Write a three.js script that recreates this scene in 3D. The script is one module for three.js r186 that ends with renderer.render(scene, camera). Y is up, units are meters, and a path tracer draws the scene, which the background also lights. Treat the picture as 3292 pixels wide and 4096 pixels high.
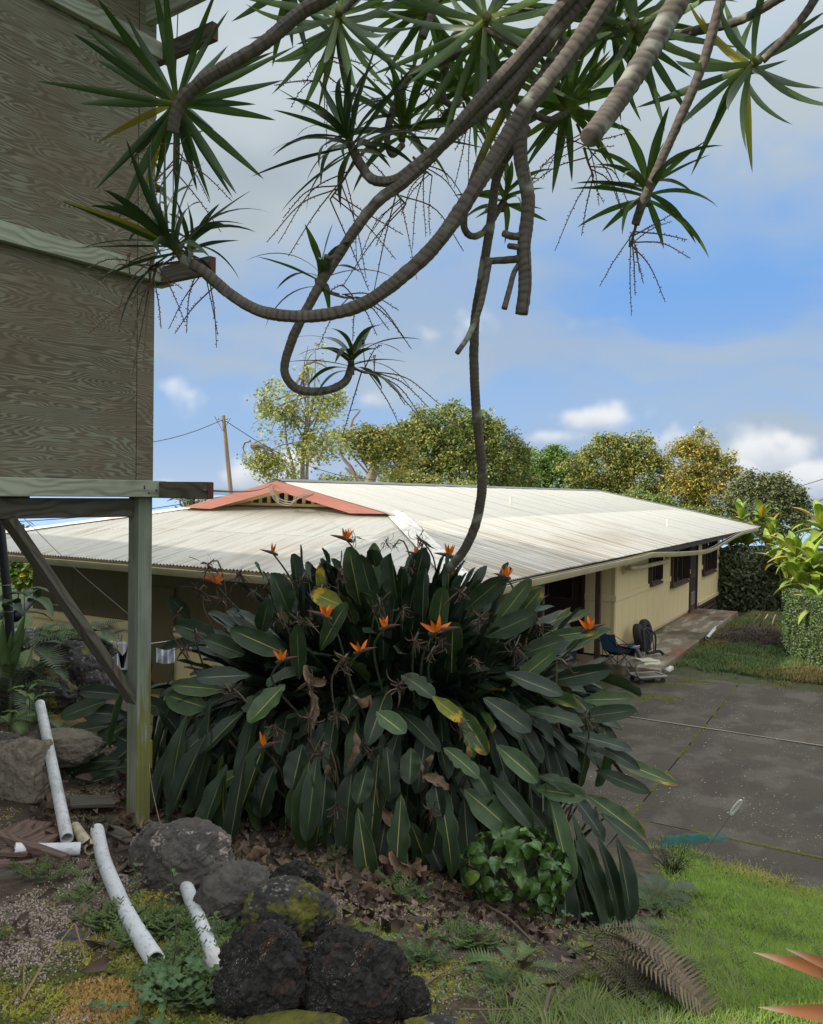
import * as THREE from 'three';
import { mergeGeometries, toCreasedNormals } from 'three/addons/utils/BufferGeometryUtils.js';
import { RoundedBoxGeometry } from 'three/addons/geometries/RoundedBoxGeometry.js';

// ------------------------------------------------------------------ camera, sky, sun, exposure
const V = (x, y, z) => new THREE.Vector3(x, y, z);
const scene = new THREE.Scene();
const EYE = V(0, 3.65, 0);
const camera = new THREE.PerspectiveCamera(63.77, 823 / 1024, 0.05, 90000);
camera.position.copy(EYE);
camera.rotation.set(-1.36 * Math.PI / 180, 0, 0.0158);
camera.updateMatrixWorld(true);
const renderer = new THREE.WebGLRenderer({ antialias: true });
renderer.toneMapping = THREE.LinearToneMapping;
renderer.toneMappingExposure = 1.6;
renderer.shadowMap.enabled = true;
const SUN = V(-0.83, 0.5, 0.36).normalize();
const sun = new THREE.DirectionalLight(new THREE.Color(1, 0.92, 0.8), 2.7);
sun.position.copy(SUN).multiplyScalar(60); sun.castShadow = true; sun.shadow.radius = 1.2;
Object.assign(sun.shadow.camera, { left: -50, right: 50, top: 50, bottom: -50, near: 1, far: 160 });
sun.shadow.mapSize.set(2048, 2048);
sun.name = 'sun'; scene.add(sun, sun.target);

// ------------------------------------------------------------------ small maths
function rngOf(s) { return () => { s |= 0; s = s + 0x6D2B79F5 | 0; let t = Math.imul(s ^ s >>> 15, 1 | s); t = t + Math.imul(t ^ t >>> 7, 61 | t) ^ t; return ((t ^ t >>> 14) >>> 0) / 4294967296; }; }
let R = rngOf(7);
const rr = (a, b) => a + (b - a) * R();
const clamp = (x, a = 0, b = 1) => Math.min(b, Math.max(a, x));
const mix = (a, b, t) => a + (b - a) * t;
const sst = (a, b, x) => { const t = clamp((x - a) / (b - a)); return t * t * (3 - 2 * t); };
function h3(x, y, z) { let h = Math.imul(x, 374761393) ^ Math.imul(y, 668265263) ^ Math.imul(z, 1274126177); h = Math.imul(h ^ h >>> 13, 1103515245); return ((h ^ h >>> 16) >>> 0) / 4294967296; }
function vn(x, y, z) {
  const X = Math.floor(x), Y = Math.floor(y), Z = Math.floor(z); let u = x - X, v = y - Y, w = z - Z;
  u = u * u * (3 - 2 * u); v = v * v * (3 - 2 * v); w = w * w * (3 - 2 * w);
  const l = (a, b, t) => a + (b - a) * t;
  return l(l(l(h3(X, Y, Z), h3(X + 1, Y, Z), u), l(h3(X, Y + 1, Z), h3(X + 1, Y + 1, Z), u), v), l(l(h3(X, Y, Z + 1), h3(X + 1, Y, Z + 1), u), l(h3(X, Y + 1, Z + 1), h3(X + 1, Y + 1, Z + 1), u), v), w);
}
function fbm(x, y, z, o = 4) { let s = 0, a = 0.5, n = 0; for (let i = 0; i < o; i++) { s += a * vn(x, y, z); n += a; a *= 0.5; x = x * 2.03 + 11.3; y = y * 2.01 + 5.7; z = z * 2.02 + 3.1; } return s / n; }
function np(x, y, p, q, s) {            // periodic value noise
  const X = Math.floor(x), Y = Math.floor(y); let u = x - X, v = y - Y; u = u * u * (3 - 2 * u); v = v * v * (3 - 2 * v);
  const m = (a, b) => ((a % b) + b) % b, a = m(X, p), b = m(X + 1, p), c = m(Y, q), d = m(Y + 1, q);
  return mix(mix(h3(a, c, s), h3(b, c, s), u), mix(h3(a, d, s), h3(b, d, s), u), v);
}
function fp(u, v, p, q, o, s) { let t = 0, a = 0.5, n = 0; for (let i = 0; i < o; i++) { t += a * np(u * p, v * q, p, q, s + i); n += a; a *= 0.5; p *= 2; q *= 2; } return t / n; }
const lin = (c) => c <= 0.04045 ? c / 12.92 : Math.pow((c + 0.055) / 1.055, 2.4);
const S = (r, g, b) => new THREE.Color().setRGB(lin(r / 255), lin(g / 255), lin(b / 255));      // a colour read as sRGB bytes
const C = (r, g, b) => new THREE.Color().setRGB(r, g, b);                                        // linear base colour
const mixC = (a, b, t) => a.clone().lerp(b, t);

// a point of the photograph (3292 x 4096) as a ray, for measuring where things stand
function ray(x, y) { return V((x - 1646) / 3292, -(y - 2048) / 3292, -1).applyEuler(camera.rotation); }
function at(x, y, depth) { const d = ray(x, y); return EYE.clone().addScaledVector(d, depth / -d.z); }
function onY(x, y, Y) { const d = ray(x, y); return EYE.clone().addScaledVector(d, (Y - EYE.y) / d.y); }
// the house stands 30 degrees off the view: s runs along its long eave, t across it
const HS = (s, t, y = 0) => V(0.5 * s - 0.8660254 * t, y, -(0.8660254 * s + 0.5 * t));
function onT(x, y, t) { const d = ray(x, y), n = V(0.8660254, 0, 0.5), k = (-t - n.dot(EYE)) / n.dot(d), p = EYE.clone().addScaledVector(d, k); return { s: 0.5 * p.x - 0.8660254 * p.z, y: p.y }; }
function onS(x, y, s) { const d = ray(x, y), n = V(0.5, 0, -0.8660254), k = (s - n.dot(EYE)) / n.dot(d), p = EYE.clone().addScaledVector(d, k); return { t: -(0.8660254 * p.x + 0.5 * p.z), y: p.y }; }

// ------------------------------------------------------------------ the sky: air and clouds
{
  const W = 2048, H = 1024, d = new Float32Array(W * H * 4);
  const D = 180 / Math.PI, az = (x) => Math.atan((x - 1646) / 3292) * D, el = (x, y) => Math.atan((1943.6 + 0.0158 * x - y) / Math.hypot(3292, x - 1646)) * D;
  const cum = [[3075, 1830, 150, 110, 1], [3200, 1915, 170, 80, 1], [2985, 1875, 110, 75, .9], [3110, 1790, 75, 80, .9], [2350, 1680, 190, 65, .6], [2230, 1745, 240, 40, .45], [1060, 1895, 190, 75, .9], [1180, 1850, 120, 60, .7], [830, 1580, 330, 100, .22], [1640, 1575, 220, 95, .34], [1500, 1600, 150, 60, .4], [1840, 1330, 190, 110, .3], [2420, 1290, 170, 55, .3], [2700, 1760, 190, 60, .4], [640, 1960, 160, 50, .5]]
    .map(([x, y, a, b, k]) => [az(x), el(x, y), a / 3292 * D, b / 3292 * D, k]);
  const dim = (c) => c.multiplyScalar(1 / 1.6), hor = dim(S(186, 205, 230)), low = dim(S(160, 192, 231)), mid = dim(S(126, 174, 234)), top = dim(S(110, 160, 226)), grey = dim(S(196, 206, 209)), greyD = dim(S(172, 183, 191)), white = dim(S(244, 246, 248)), wsh = dim(S(198, 207, 222));
  const c = new THREE.Color();
  for (let j = 0; j < H; j++) for (let i = 0; i < W; i++) {
    const th = ((i + 0.5) / W - 0.5) * 2 * Math.PI, E = ((j + 0.5) / H - 0.5) * Math.PI, ce = Math.cos(E);
    const x = Math.cos(th) * ce, y = Math.sin(E), z = Math.sin(th) * ce, e = E * D, A = Math.atan2(x, -z) * D;
    if (e > 14) c.copy(mid).lerp(top, sst(14, 70, e)); else if (e > 4) c.copy(low).lerp(mid, sst(4, 14, e)); else c.copy(hor).lerp(low, sst(-1, 4, e));
    if (e > -3) {
      const k = 1 / Math.max(0.12, y + 0.1), n1 = fbm(x * k * 1.1 + 3, z * k * 1.1, 1.7, 5), n2 = fbm(x * 6, y * 9, z * 6, 5), n3 = fbm(x * 22, y * 26, z * 22, 4);
      // the high grey layer, its lower edge
      const edge = 18 - 7.5 * sst(6, -20, A) + (n2 - 0.5) * 16 + (n3 - .5) * 3;
      let cov = sst(edge - 5, edge + 5, e) * sst(0.16, 0.5, n1 + (n2 - .5) * .5 + .2);
      cov *= 1 - 0.45 * sst(10, 24, A) * sst(32, 20, e) * sst(.42, .6, n2);
      const cie = Math.max(1, (1 + 2 * y) / 1.75);                   // cloud brightened overhead along an overcast-sky curve, to fill the shade
      c.lerp(mixC(greyD, grey, sst(0.3, 0.65, n2 * 0.6 + n1 * 0.4)).multiplyScalar(cie), cov * 0.95);
      // brighter white cumulus added only out of view, to lift the shaded foreground
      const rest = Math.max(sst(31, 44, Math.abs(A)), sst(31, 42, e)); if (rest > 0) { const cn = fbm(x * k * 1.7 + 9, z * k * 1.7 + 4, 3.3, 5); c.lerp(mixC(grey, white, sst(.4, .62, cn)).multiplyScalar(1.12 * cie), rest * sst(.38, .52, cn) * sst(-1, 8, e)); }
      // thin haze bars low down
      const bars = sst(0.36, 0.68, fbm(A * 0.05 + 3, e * 0.24 + n2 * 1.4, 2.2, 5)) * sst(28, 5, e); c.lerp(mixC(greyD, grey, n2), bars * 0.7);
      // cumulus
      let g = 0, lit = 0;
      for (const [ca, cel, ra, rb, kk] of cum) { const q = ((A - ca) / ra) ** 2 + ((e - cel) / rb) ** 2; if (q > 5) continue; const v = kk * Math.exp(-q * 1.1); if (v > g) { g = v; lit = (e - cel) / rb; } }
      const far = Math.abs(A) > 30 ? sst(0.52, 0.7, fbm(A * 0.06, e * 0.2, 9.1, 5)) * sst(14, 3, e) : 0;
      g = Math.max(g, far * 0.7);
      const q = sst(0.2, 0.62, g + (n3 - 0.5) * 0.75 + (fbm(x * 60, y * 70, z * 60, 3) - .5) * .3);
      if (g > .04) c.lerp(mixC(wsh, white, sst(-0.9, 0.5, lit + (n3 - .5) * 1.6)), q * 0.93 * sst(.04, .12, g));
    } else c.lerp(S(120, 135, 150), sst(-3, -12, e));
    const o = (j * W + i) * 4; d[o] = c.r; d[o + 1] = c.g; d[o + 2] = c.b; d[o + 3] = 1;
  }
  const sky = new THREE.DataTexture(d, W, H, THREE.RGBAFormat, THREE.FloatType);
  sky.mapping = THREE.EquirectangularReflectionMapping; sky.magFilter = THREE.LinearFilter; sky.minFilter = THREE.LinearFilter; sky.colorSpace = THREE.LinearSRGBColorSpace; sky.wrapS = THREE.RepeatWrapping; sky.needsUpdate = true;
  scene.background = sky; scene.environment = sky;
}

// ------------------------------------------------------------------ builders
const taken = {};
function numbered(n) { if (!(n in taken)) { taken[n] = 0; return n; } taken[n]++; return n + '_' + String(taken[n]).padStart(3, '0'); }
function shade(o) { o.traverse((m) => { if (m.isMesh) { m.castShadow = true; m.receiveShadow = true; } }); return o; }
function tag(o, label, category, group, kind) { o.userData.label = label; if (category) o.userData.category = category; if (group) o.userData.group = group; if (kind) o.userData.kind = kind; return o; }
function thing(name, label, category, pos = V(0, 0, 0), group) { const g = new THREE.Group(); g.name = numbered(name); g.position.copy(pos); scene.add(g); return tag(g, label, category, group); }
function part(name, geo, mat, parent, label) { const m = new THREE.Mesh(geo, mat); m.name = parent === scene ? numbered(name) : name; m.castShadow = m.receiveShadow = true; parent.add(m); if (label) m.userData.label = label; return m; }
function struct(name, geo, mat, label) { const m = part(name, geo, mat, scene); m.userData.kind = 'structure'; if (label) m.userData.label = label; return m; }
class MB {                                  // collects faces with uv and colour
  constructor() { this.p = []; this.u = []; this.c = []; this.i = []; }
  v(p, u = 0, w = 0, c) { this.p.push(p.x, p.y, p.z); this.u.push(u, w); if (c) this.c.push(c.r, c.g, c.b); return this.p.length / 3 - 1; }
  q(a, b, c, d) { this.i.push(a, b, c, a, c, d); }
  t(a, b, c) { this.i.push(a, b, c); }
  geo() {
    const g = new THREE.BufferGeometry(); g.setAttribute('position', new THREE.Float32BufferAttribute(this.p, 3)); g.setAttribute('uv', new THREE.Float32BufferAttribute(this.u, 2));
    if (this.c.length) g.setAttribute('color', new THREE.Float32BufferAttribute(this.c, 3)); g.setIndex(this.i); g.computeVertexNormals(); return g;
  }
}
// sweep a round section along points; rad(t, arclength) -> radius; col(t, len, angle, p) -> colour
function tube(pts, rad, { n = 8, step = 0.05, col, cap = true, curve = true, knob, uvLen } = {}) {
  const cv = curve && pts.length > 2 ? new THREE.CatmullRomCurve3(pts, false, 'centripetal') : null;
  const poly = cv ? null : pts; let P = [];
  if (cv) { const L = cv.getLength(), m = Math.max(2, Math.round(L / step)); P = cv.getSpacedPoints(m); }
  else for (let k = 0; k < poly.length - 1; k++) { const m = Math.max(1, Math.round(poly[k].distanceTo(poly[k + 1]) / step)); for (let j = 0; j < m; j++) P.push(poly[k].clone().lerp(poly[k + 1], j / m)); if (k === poly.length - 2) P.push(poly[k + 1].clone()); }
  const b = new MB(); let T = P[1].clone().sub(P[0]).normalize(), N = V(0.3, 1, 0.2).cross(T); if (N.lengthSq() < 1e-4) N = V(1, 0, 0).cross(T); N.normalize();
  let len = 0; const M = P.length - 1;
  for (let k = 0; k <= M; k++) {
    if (k) len += P[k].distanceTo(P[k - 1]);
    const t2 = P[Math.min(M, k + 1)].clone().sub(P[Math.max(0, k - 1)]).normalize(); N.addScaledVector(t2, -N.dot(t2)).normalize(); T = t2; const B = T.clone().cross(N);
    const t = k / M, r0 = rad(t, len);
    for (let j = 0; j <= n; j++) { const a = j / n * Math.PI * 2, r = r0 * (knob ? knob(len, a, t) : 1), p = P[k].clone().addScaledVector(N, Math.cos(a) * r).addScaledVector(B, Math.sin(a) * r); b.v(p, j / n, uvLen ? len / uvLen : len, col ? col(t, len, a, p) : undefined); }
    if (k) { const o = (k - 1) * (n + 1); for (let j = 0; j < n; j++) b.q(o + j, o + j + 1, o + n + 1 + j + 1, o + n + 1 + j); }
  }
  if (cap) for (const [k, s] of [[0, 1], [M, -1]]) { const o = k * (n + 1), c = b.v(P[k], 0.5, 0.5, col ? col(k / M, k ? len : 0, 0, P[k]) : undefined); for (let j = 0; j < n; j++) s > 0 ? b.t(c, o + j + 1, o + j) : b.t(c, o + j, o + j + 1); }
  return b.geo();
}
// a hollow pipe along points: outside, inside and both end rings
function pipeGeo(pts, r, wall = 0.004, n = 16, step = 0.08) {
  const a = tube(pts, () => r, { n, step, cap: false }), b = tube(pts, () => r - wall, { n, step, cap: false });
  const ib = b.index.array; for (let k = 0; k < ib.length; k += 3) { const q = ib[k]; ib[k] = ib[k + 1]; ib[k + 1] = q; } b.computeVertexNormals();
  const ring = new MB(), pa = a.attributes.position, pb = b.attributes.position, rows = pa.count / (n + 1);
  for (const k of [0, rows - 1]) for (let j = 0; j < n; j++) { const f = (pp, m) => ring.v(V().fromBufferAttribute(pp, k * (n + 1) + m)); ring.q(f(pa, j), f(pa, j + 1), f(pb, j + 1), f(pb, j)); }
  return mergeGeometries([a, b, ring.geo()]);
}
// a long leaf: base at the origin, along +y, upper face +z
function blade({ len = 0.4, w = 0.03, seg = 8, prof = (t) => Math.sin(Math.PI * Math.pow(t, 0.7)), fold = 0.25, bend = 0, bend2 = 0, twist = 0, wave = 0, cup = 0, across = 2, col, tear = 0 }) {
  const b = new MB(); let y = 0, z = 0, ang = 0; const ds = len / seg, q = across;
  for (let k = 0; k <= seg; k++) {
    const t = k / seg; if (k) { ang += (bend + bend2 * t) / seg; y += Math.cos(ang) * ds; z -= Math.sin(ang) * ds; }
    const hw = w * 0.5 * prof(t), tw = twist * t;
    for (let j = 0; j <= q; j++) {
      const s = j / q * 2 - 1, e = Math.abs(s); let x = s * hw, h = e * hw * fold - cup * hw * (1 - s * s) + (wave ? wave * e * Math.sin(t * 19 + s * 2.2) : 0);
      if (tear && e > 0.9) x *= 1 - tear * (h3(k, j, 5) > 0.6 ? 1 : 0) * 0.2;
      const xx = x * Math.cos(tw) - h * Math.sin(tw), hh = x * Math.sin(tw) + h * Math.cos(tw);
      b.v(V(xx, y + Math.sin(ang) * hh, z + Math.cos(ang) * hh), j / q, t, col ? col(t, s) : undefined);
    }
    if (k) { const o = (k - 1) * (q + 1); for (let j = 0; j < q; j++) b.q(o + j, o + j + 1, o + q + 1 + j + 1, o + q + 1 + j); }
  }
  return b.geo();
}
function orient(o, base, dir, up) { const Y = dir.clone().normalize(), Z = up.clone().addScaledVector(Y, -up.dot(Y)); if (Z.lengthSq() < 1e-6) Z.set(0.1, 0.2, 1).addScaledVector(Y, -Y.z); Z.normalize(); const X = Y.clone().cross(Z); o.quaternion.setFromRotationMatrix(new THREE.Matrix4().makeBasis(X, Y, Z)); o.position.copy(base); return o; }
function placeGeo(g, base, dir, up, sc = 1) { const o = new THREE.Object3D(); orient(o, base, dir, up); o.scale.setScalar(sc); o.updateMatrix(); return g.clone().applyMatrix4(o.matrix); }
function box(w, h, d, x = 0, y = 0, z = 0, bev = 0.004) { const g = bev ? new RoundedBoxGeometry(w, h, d, 1, Math.min(bev, w / 3, h / 3, d / 3)) : new THREE.BoxGeometry(w, h, d); g.translate(x, y, z); return g; }
// a board from a to b, wide along up, thick across; uv along its length in metres
function board(a, b, wide, thick, up = V(0, 1, 0), bev = 0.004) { const d = b.clone().sub(a), L = d.length(), g = box(thick, L, wide, 0, L / 2, 0, bev); woodUV(g, L); const o = new THREE.Object3D(); orient(o, a, d, up); o.updateMatrix(); return g.applyMatrix4(o.matrix); }
function woodUV(g) { const p = g.attributes.position, n = g.attributes.normal, u = g.attributes.uv, k = R() * 7; for (let i = 0; i < p.count; i++) { const ax = Math.abs(n.getX(i)), az = Math.abs(n.getZ(i)); u.setXY(i, (ax > az ? p.getZ(i) : p.getX(i)) + k, p.getY(i) + k * 0.7); } }
function tex(w, h, fn, srgb = true, rx = 1, ry = 1) {
  const d = new Uint8Array(w * h * 4); for (let j = 0; j < h; j++) for (let i = 0; i < w; i++) { const c = fn(i / w, j / h, i, j), o = (j * w + i) * 4; if (typeof c === 'number') d[o] = d[o + 1] = d[o + 2] = clamp(c) * 255; else { d[o] = clamp(c[0]) * 255; d[o + 1] = clamp(c[1]) * 255; d[o + 2] = clamp(c[2]) * 255; } d[o + 3] = 255; }
  const t = new THREE.DataTexture(d, w, h, THREE.RGBAFormat); t.magFilter = THREE.LinearFilter; t.minFilter = THREE.LinearMipmapLinearFilter; t.generateMipmaps = true; t.wrapS = t.wrapT = THREE.RepeatWrapping; t.repeat.set(rx, ry); if (srgb) t.colorSpace = THREE.SRGBColorSpace; t.needsUpdate = true; return t;
}
const mat = (o) => new THREE.MeshStandardMaterial({ roughness: 0.8, side: THREE.DoubleSide, ...o });
const phys = (o) => new THREE.MeshPhysicalMaterial({ roughness: 0.8, side: THREE.DoubleSide, ...o });
const m3 = (a, b, t) => [mix(a[0], b[0], t), mix(a[1], b[1], t), mix(a[2], b[2], t)];
const B8 = (r, g, b) => [r / 255, g / 255, b / 255];
// ------------------------------------------------------------------ materials
const plyH = (u, v) => v * 66 + fp(u, v, 4, 12, 3, 3) * 21 + fp(u, v, 12, 50, 2, 9) * 2.4;
const plyTex = tex(2048, 1024, (u, v) => {
  const big = fp(u, v, 4, 4, 3, 40), st = fp(u, v, 10, 5, 4, 47), l = Math.sin(plyH(u, v) * 6.2832) * 0.5 + 0.5, k = sst(0.15, 0.9, l + (fp(u, v, 40, 240, 2, 20) - 0.5) * 0.7), f = fp(u, v, 12, 340, 2, 31);
  let c = m3(B8(104, 95, 78), m3(B8(151, 146, 124), B8(137, 141, 121), sst(.4, .6, big)), k * 0.75 + (f - .5) * 0.5); c = m3(c, B8(112, 98, 80), sst(.52, .7, st) * .5); return c.map((q) => q * (0.9 + 0.2 * big));
});
const plyBump = tex(1024, 512, (u, v) => sst(0.15, 0.9, Math.sin(plyH(u, v) * 6.2832) * 0.5 + 0.5), false);
const plywood = mat({ map: plyTex, bumpMap: plyBump, bumpScale: 0.0012, roughness: 0.92 });
const grain = (a, b, warp = 1) => (u, v) => { const w = fp(u, v, 4, 2, 3, 60) * 0.9 * warp, l = Math.sin((u * 26 + w * 9) * 6.2832) * 0.5 + 0.5, f = fp(u, v, 90, 4, 2, 70), s = fp(u, v, 5, 5, 3, 80); return m3(a, b, clamp(0.55 * l * l + 0.5 * (f - .3) + 0.5 * (s - .5))); };
const grainBump = tex(256, 256, (u, v) => fp(u, v, 60, 3, 3, 71), false);
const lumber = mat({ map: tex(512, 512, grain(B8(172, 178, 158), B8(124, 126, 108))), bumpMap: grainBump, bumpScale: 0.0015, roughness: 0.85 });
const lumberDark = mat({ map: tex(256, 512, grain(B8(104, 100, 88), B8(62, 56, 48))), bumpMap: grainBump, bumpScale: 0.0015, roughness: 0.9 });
const plankRed = mat({ map: tex(256, 512, grain(B8(142, 118, 106), B8(92, 72, 62))), bumpMap: grainBump, bumpScale: 0.0015, roughness: 0.9 });
const endRed = mat({ color: S(96, 52, 44), roughness: 0.85 });
const cream = mat({ map: tex(256, 256, (u, v) => { const s = fp(u, v, 30, 2, 3, 90), d = fp(u, v, 4, 4, 4, 95); return m3(B8(238, 217, 166), B8(226, 204, 153), 0.5 * s + 0.7 * (d - .35)); }), roughness: 0.75 });
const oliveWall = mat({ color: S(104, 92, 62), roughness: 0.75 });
const creamDull = mat({ color: S(214, 194, 148), roughness: 0.75 });
const brown = mat({ map: tex(128, 256, grain(B8(92, 66, 56), B8(58, 42, 38), .4)), roughness: 0.7 });
const darkBrown = mat({ color: S(56, 38, 34), roughness: 0.7 });
const salmon = mat({ map: tex(256, 256, (u, v) => m3(B8(184, 124, 109), B8(160, 102, 90), fp(u, v, 3, 40, 3, 101))), roughness: 0.6 });
const gutterMat = mat({ map: tex(256, 64, (u, v) => { const s = fp(u, v, 4, 3, 4, 110); return m3(B8(210, 198, 162), B8(176, 162, 128), s); }), roughness: 0.6 });
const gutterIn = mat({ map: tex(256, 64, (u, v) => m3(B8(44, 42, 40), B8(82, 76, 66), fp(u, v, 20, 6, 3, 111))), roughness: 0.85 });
const glass = phys({ color: C(0.9, 0.93, 0.92), roughness: 0.02, metalness: 0, transmission: 1, thickness: 0, ior: 1.5 });
const blackPlastic = mat({ color: C(0.012, 0.012, 0.013), roughness: 0.45 });
const rubber = mat({ color: C(0.018, 0.018, 0.019), roughness: 0.75 });
const metalGrey = mat({ color: S(150, 154, 156), roughness: 0.5, metalness: 0.4 });
const flashing = mat({ map: tex(256, 64, (u, v) => m3(B8(150, 152, 150), B8(110, 110, 106), fp(u, v, 30, 4, 3, 112))), roughness: 0.5, metalness: 0.25 });
const whitePaint = mat({ map: tex(256, 256, (u, v) => m3(B8(240, 236, 224), B8(196, 184, 160), sst(.5, .8, fp(u, v, 8, 8, 4, 113)))), roughness: 0.55 });
const concrete = mat({
  map: tex(1024, 512, (u, v) => {            // walkway: grey cement with rust and algae stains
    const g = fp(u, v, 12, 8, 5, 120), f = fp(u, v, 160, 80, 2, 121), rust = sst(.6, .76, fp(u, v, 5, 3, 4, 122) + .24 * sst(.62, .82, u)), alg = sst(.52, .66, fp(u, v, 6, 2, 4, 123) + .1 * (1 - Math.abs(u - .5) * 3)), pale = sst(.55, .7, fp(u, v, 14, 9, 3, 125));
    let c = m3(B8(142, 132, 112), B8(108, 100, 84), g + (f - .5) * .5); c = m3(c, B8(186, 178, 160), pale * .6); c = m3(c, B8(122, 78, 54), rust * .7); return m3(c, B8(70, 66, 42), alg * .75);
  }), roughness: 0.85
});
const blockMat = mat({ map: tex(256, 256, (u, v) => m3(m3(B8(150, 148, 140), B8(110, 106, 98), fp(u, v, 10, 10, 4, 130)), B8(60, 58, 50), sst(.55, .7, fp(u, v, 5, 8, 4, 131)))), roughness: 0.9 });
const pave = mat({
  map: tex(1024, 1024, (u, v) => {            // drive: dark old concrete with dust, lichen spots and brown silt
    const g = fp(u, v, 6, 6, 5, 140), silt = sst(.48, .66, fp(u, v, 3, 4, 4, 141)), dust = sst(.5, .72, fp(u, v, 7, 10, 4, 142)), f = fp(u, v, 256, 256, 1, 143), sp = sst(.90, .95, np(u * 210, v * 210, 210, 210, 144)) * sst(.46, .66, fp(u, v, 8, 8, 3, 147));
    let c = m3(B8(86, 78, 65), B8(61, 54, 44), g + (f - .5) * .6); c = m3(c, B8(66, 54, 43), silt * .6); c = m3(c, B8(126, 122, 114), dust * (.12 + .5 * f * f)); return m3(c, B8(206, 202, 190), sp * .9);
  }), roughness: 0.82, bumpMap: tex(512, 512, (u, v) => fp(u, v, 90, 90, 3, 146), false), bumpScale: 0.003
});
const pvc = (a, b, k) => mat({ map: tex(128, 256, (u, v) => { const d = fp(u, v, 6, 9, 4, k), s = fp(u, v, 3, 30, 3, k + 1), sp = sst(.78, .84, np(u * 24, v * 60, 24, 60, k + 2)); return m3(m3(a, b, sst(.4, .8, d) * .35 + .25 * sst(.5, .8, s)), B8(90, 86, 78), sp * .18); }), roughness: 0.5 });
const pvcGrey = pvc(B8(240, 243, 246), B8(214, 219, 222), 150), pvcDirty = pvc(B8(234, 236, 238), B8(160, 158, 152), 155), pvcCream = pvc(B8(218, 206, 176), B8(146, 128, 96), 160), pvcWhite = pvc(B8(232, 230, 224), B8(190, 186, 176), 165);
const vcol = mat({ vertexColors: true, roughness: 0.9 });

// ------------------------------------------------------------------ the lie of the land
const ctrl = [[0, 0, 2.02], [-3, 0, 2.05], [3, 0, 2.0], [0, 2.6, 1.95], [-1.2, 2.7, 2.0], [1.2, 2.7, 1.86], [-1.7, 3.6, 1.92], [-2.4, 4.2, 1.92], [-1.4, 4.5, 1.78], [-.7, 3.6, 1.84], [0, 3.8, 1.72], [-.3, 4.4, 1.62], [.6, 4.3, 1.45], [1.1, 4.8, 1.08], [1.8, 4.4, 1.2], [2.6, 3.4, 1.55], [0, 5.4, 1.5], [-.8, 6.2, 1.45], [.9, 6.2, .75], [0, 7.5, .8], [0, 9.2, .05], [-3, 5.6, 1.85], [-2.2, 6.2, 1.75], [-3.6, 7.4, 1.85], [-2.6, 7.6, 1.65], [-4.4, 9.2, .9], [-3, 9.6, .3], [-6, 8, 1.7], [-8, 12, .3], [-6.5, 13.5, .0], [-4, 13, 0], [-1, 11.5, -.05], [1.7, 8.6, -.1], [2.87, 9.15, -.13], [3.43, 8.42, -.13], [4, 7.8, -.13], [6, 6.6, -.13], [3.6, 10, -.2], [4.6, 9.4, -.2], [6, 9, -.2], [5, 13, -.2], [8, 12, -.2], [10, 9, -.2], [4, 4.9, .55], [3.2, 6.2, .42], [2.2, 6.8, .4], [6, 4, .7], [7, 1, 1.3], [-6, 2, 2.1], [-7, 5, 2.0], [6.8, 16.7, -.13], [9, 16.8, -.13], [8, 19, -.12], [10, 20, -.2], [8.5, 22.5, -.12], [10.6, 25.1, -.18], [6.6, 18.15, -.1], [12, 30, -.3], [14, 24, -.3], [9.5, 28, -.3], [14, 16, -.2], [-12, 16, .3], [-14, 8, 1.8], [0, -6, 2.2]];
const tps = (() => {
  const n = ctrl.length, N = n + 3, A = [], phi = (r2) => r2 < 1e-9 ? 0 : 0.5 * r2 * Math.log(r2);
  for (let i = 0; i < n; i++) { const row = []; for (let j = 0; j < n; j++) row.push(phi((ctrl[i][0] - ctrl[j][0]) ** 2 + (ctrl[i][1] - ctrl[j][1]) ** 2) + (i === j ? 0.08 : 0)); row.push(1, ctrl[i][0], ctrl[i][1], ctrl[i][2]); A.push(row); }
  for (let k = 0; k < 3; k++) { const row = []; for (let j = 0; j < n; j++) row.push(k === 0 ? 1 : ctrl[j][k - 1]); row.push(0, 0, 0, 0); A.push(row); }
  for (let c = 0; c < N; c++) { let p = c; for (let r = c + 1; r < N; r++) if (Math.abs(A[r][c]) > Math.abs(A[p][c])) p = r; [A[c], A[p]] = [A[p], A[c]]; for (let r = 0; r < N; r++) if (r !== c) { const f = A[r][c] / A[c][c]; if (f) for (let k = c; k <= N; k++) A[r][k] -= f * A[c][k]; } }
  const w = A.map((r, i) => r[N] / r[i]);
  return (x, z) => { let s = w[n] + w[n + 1] * x + w[n + 2] * z; for (let j = 0; j < n; j++) { const r2 = (x - ctrl[j][0]) ** 2 + (z - ctrl[j][1]) ** 2; s += w[j] * phi(r2); } return s; };
})();
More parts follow.
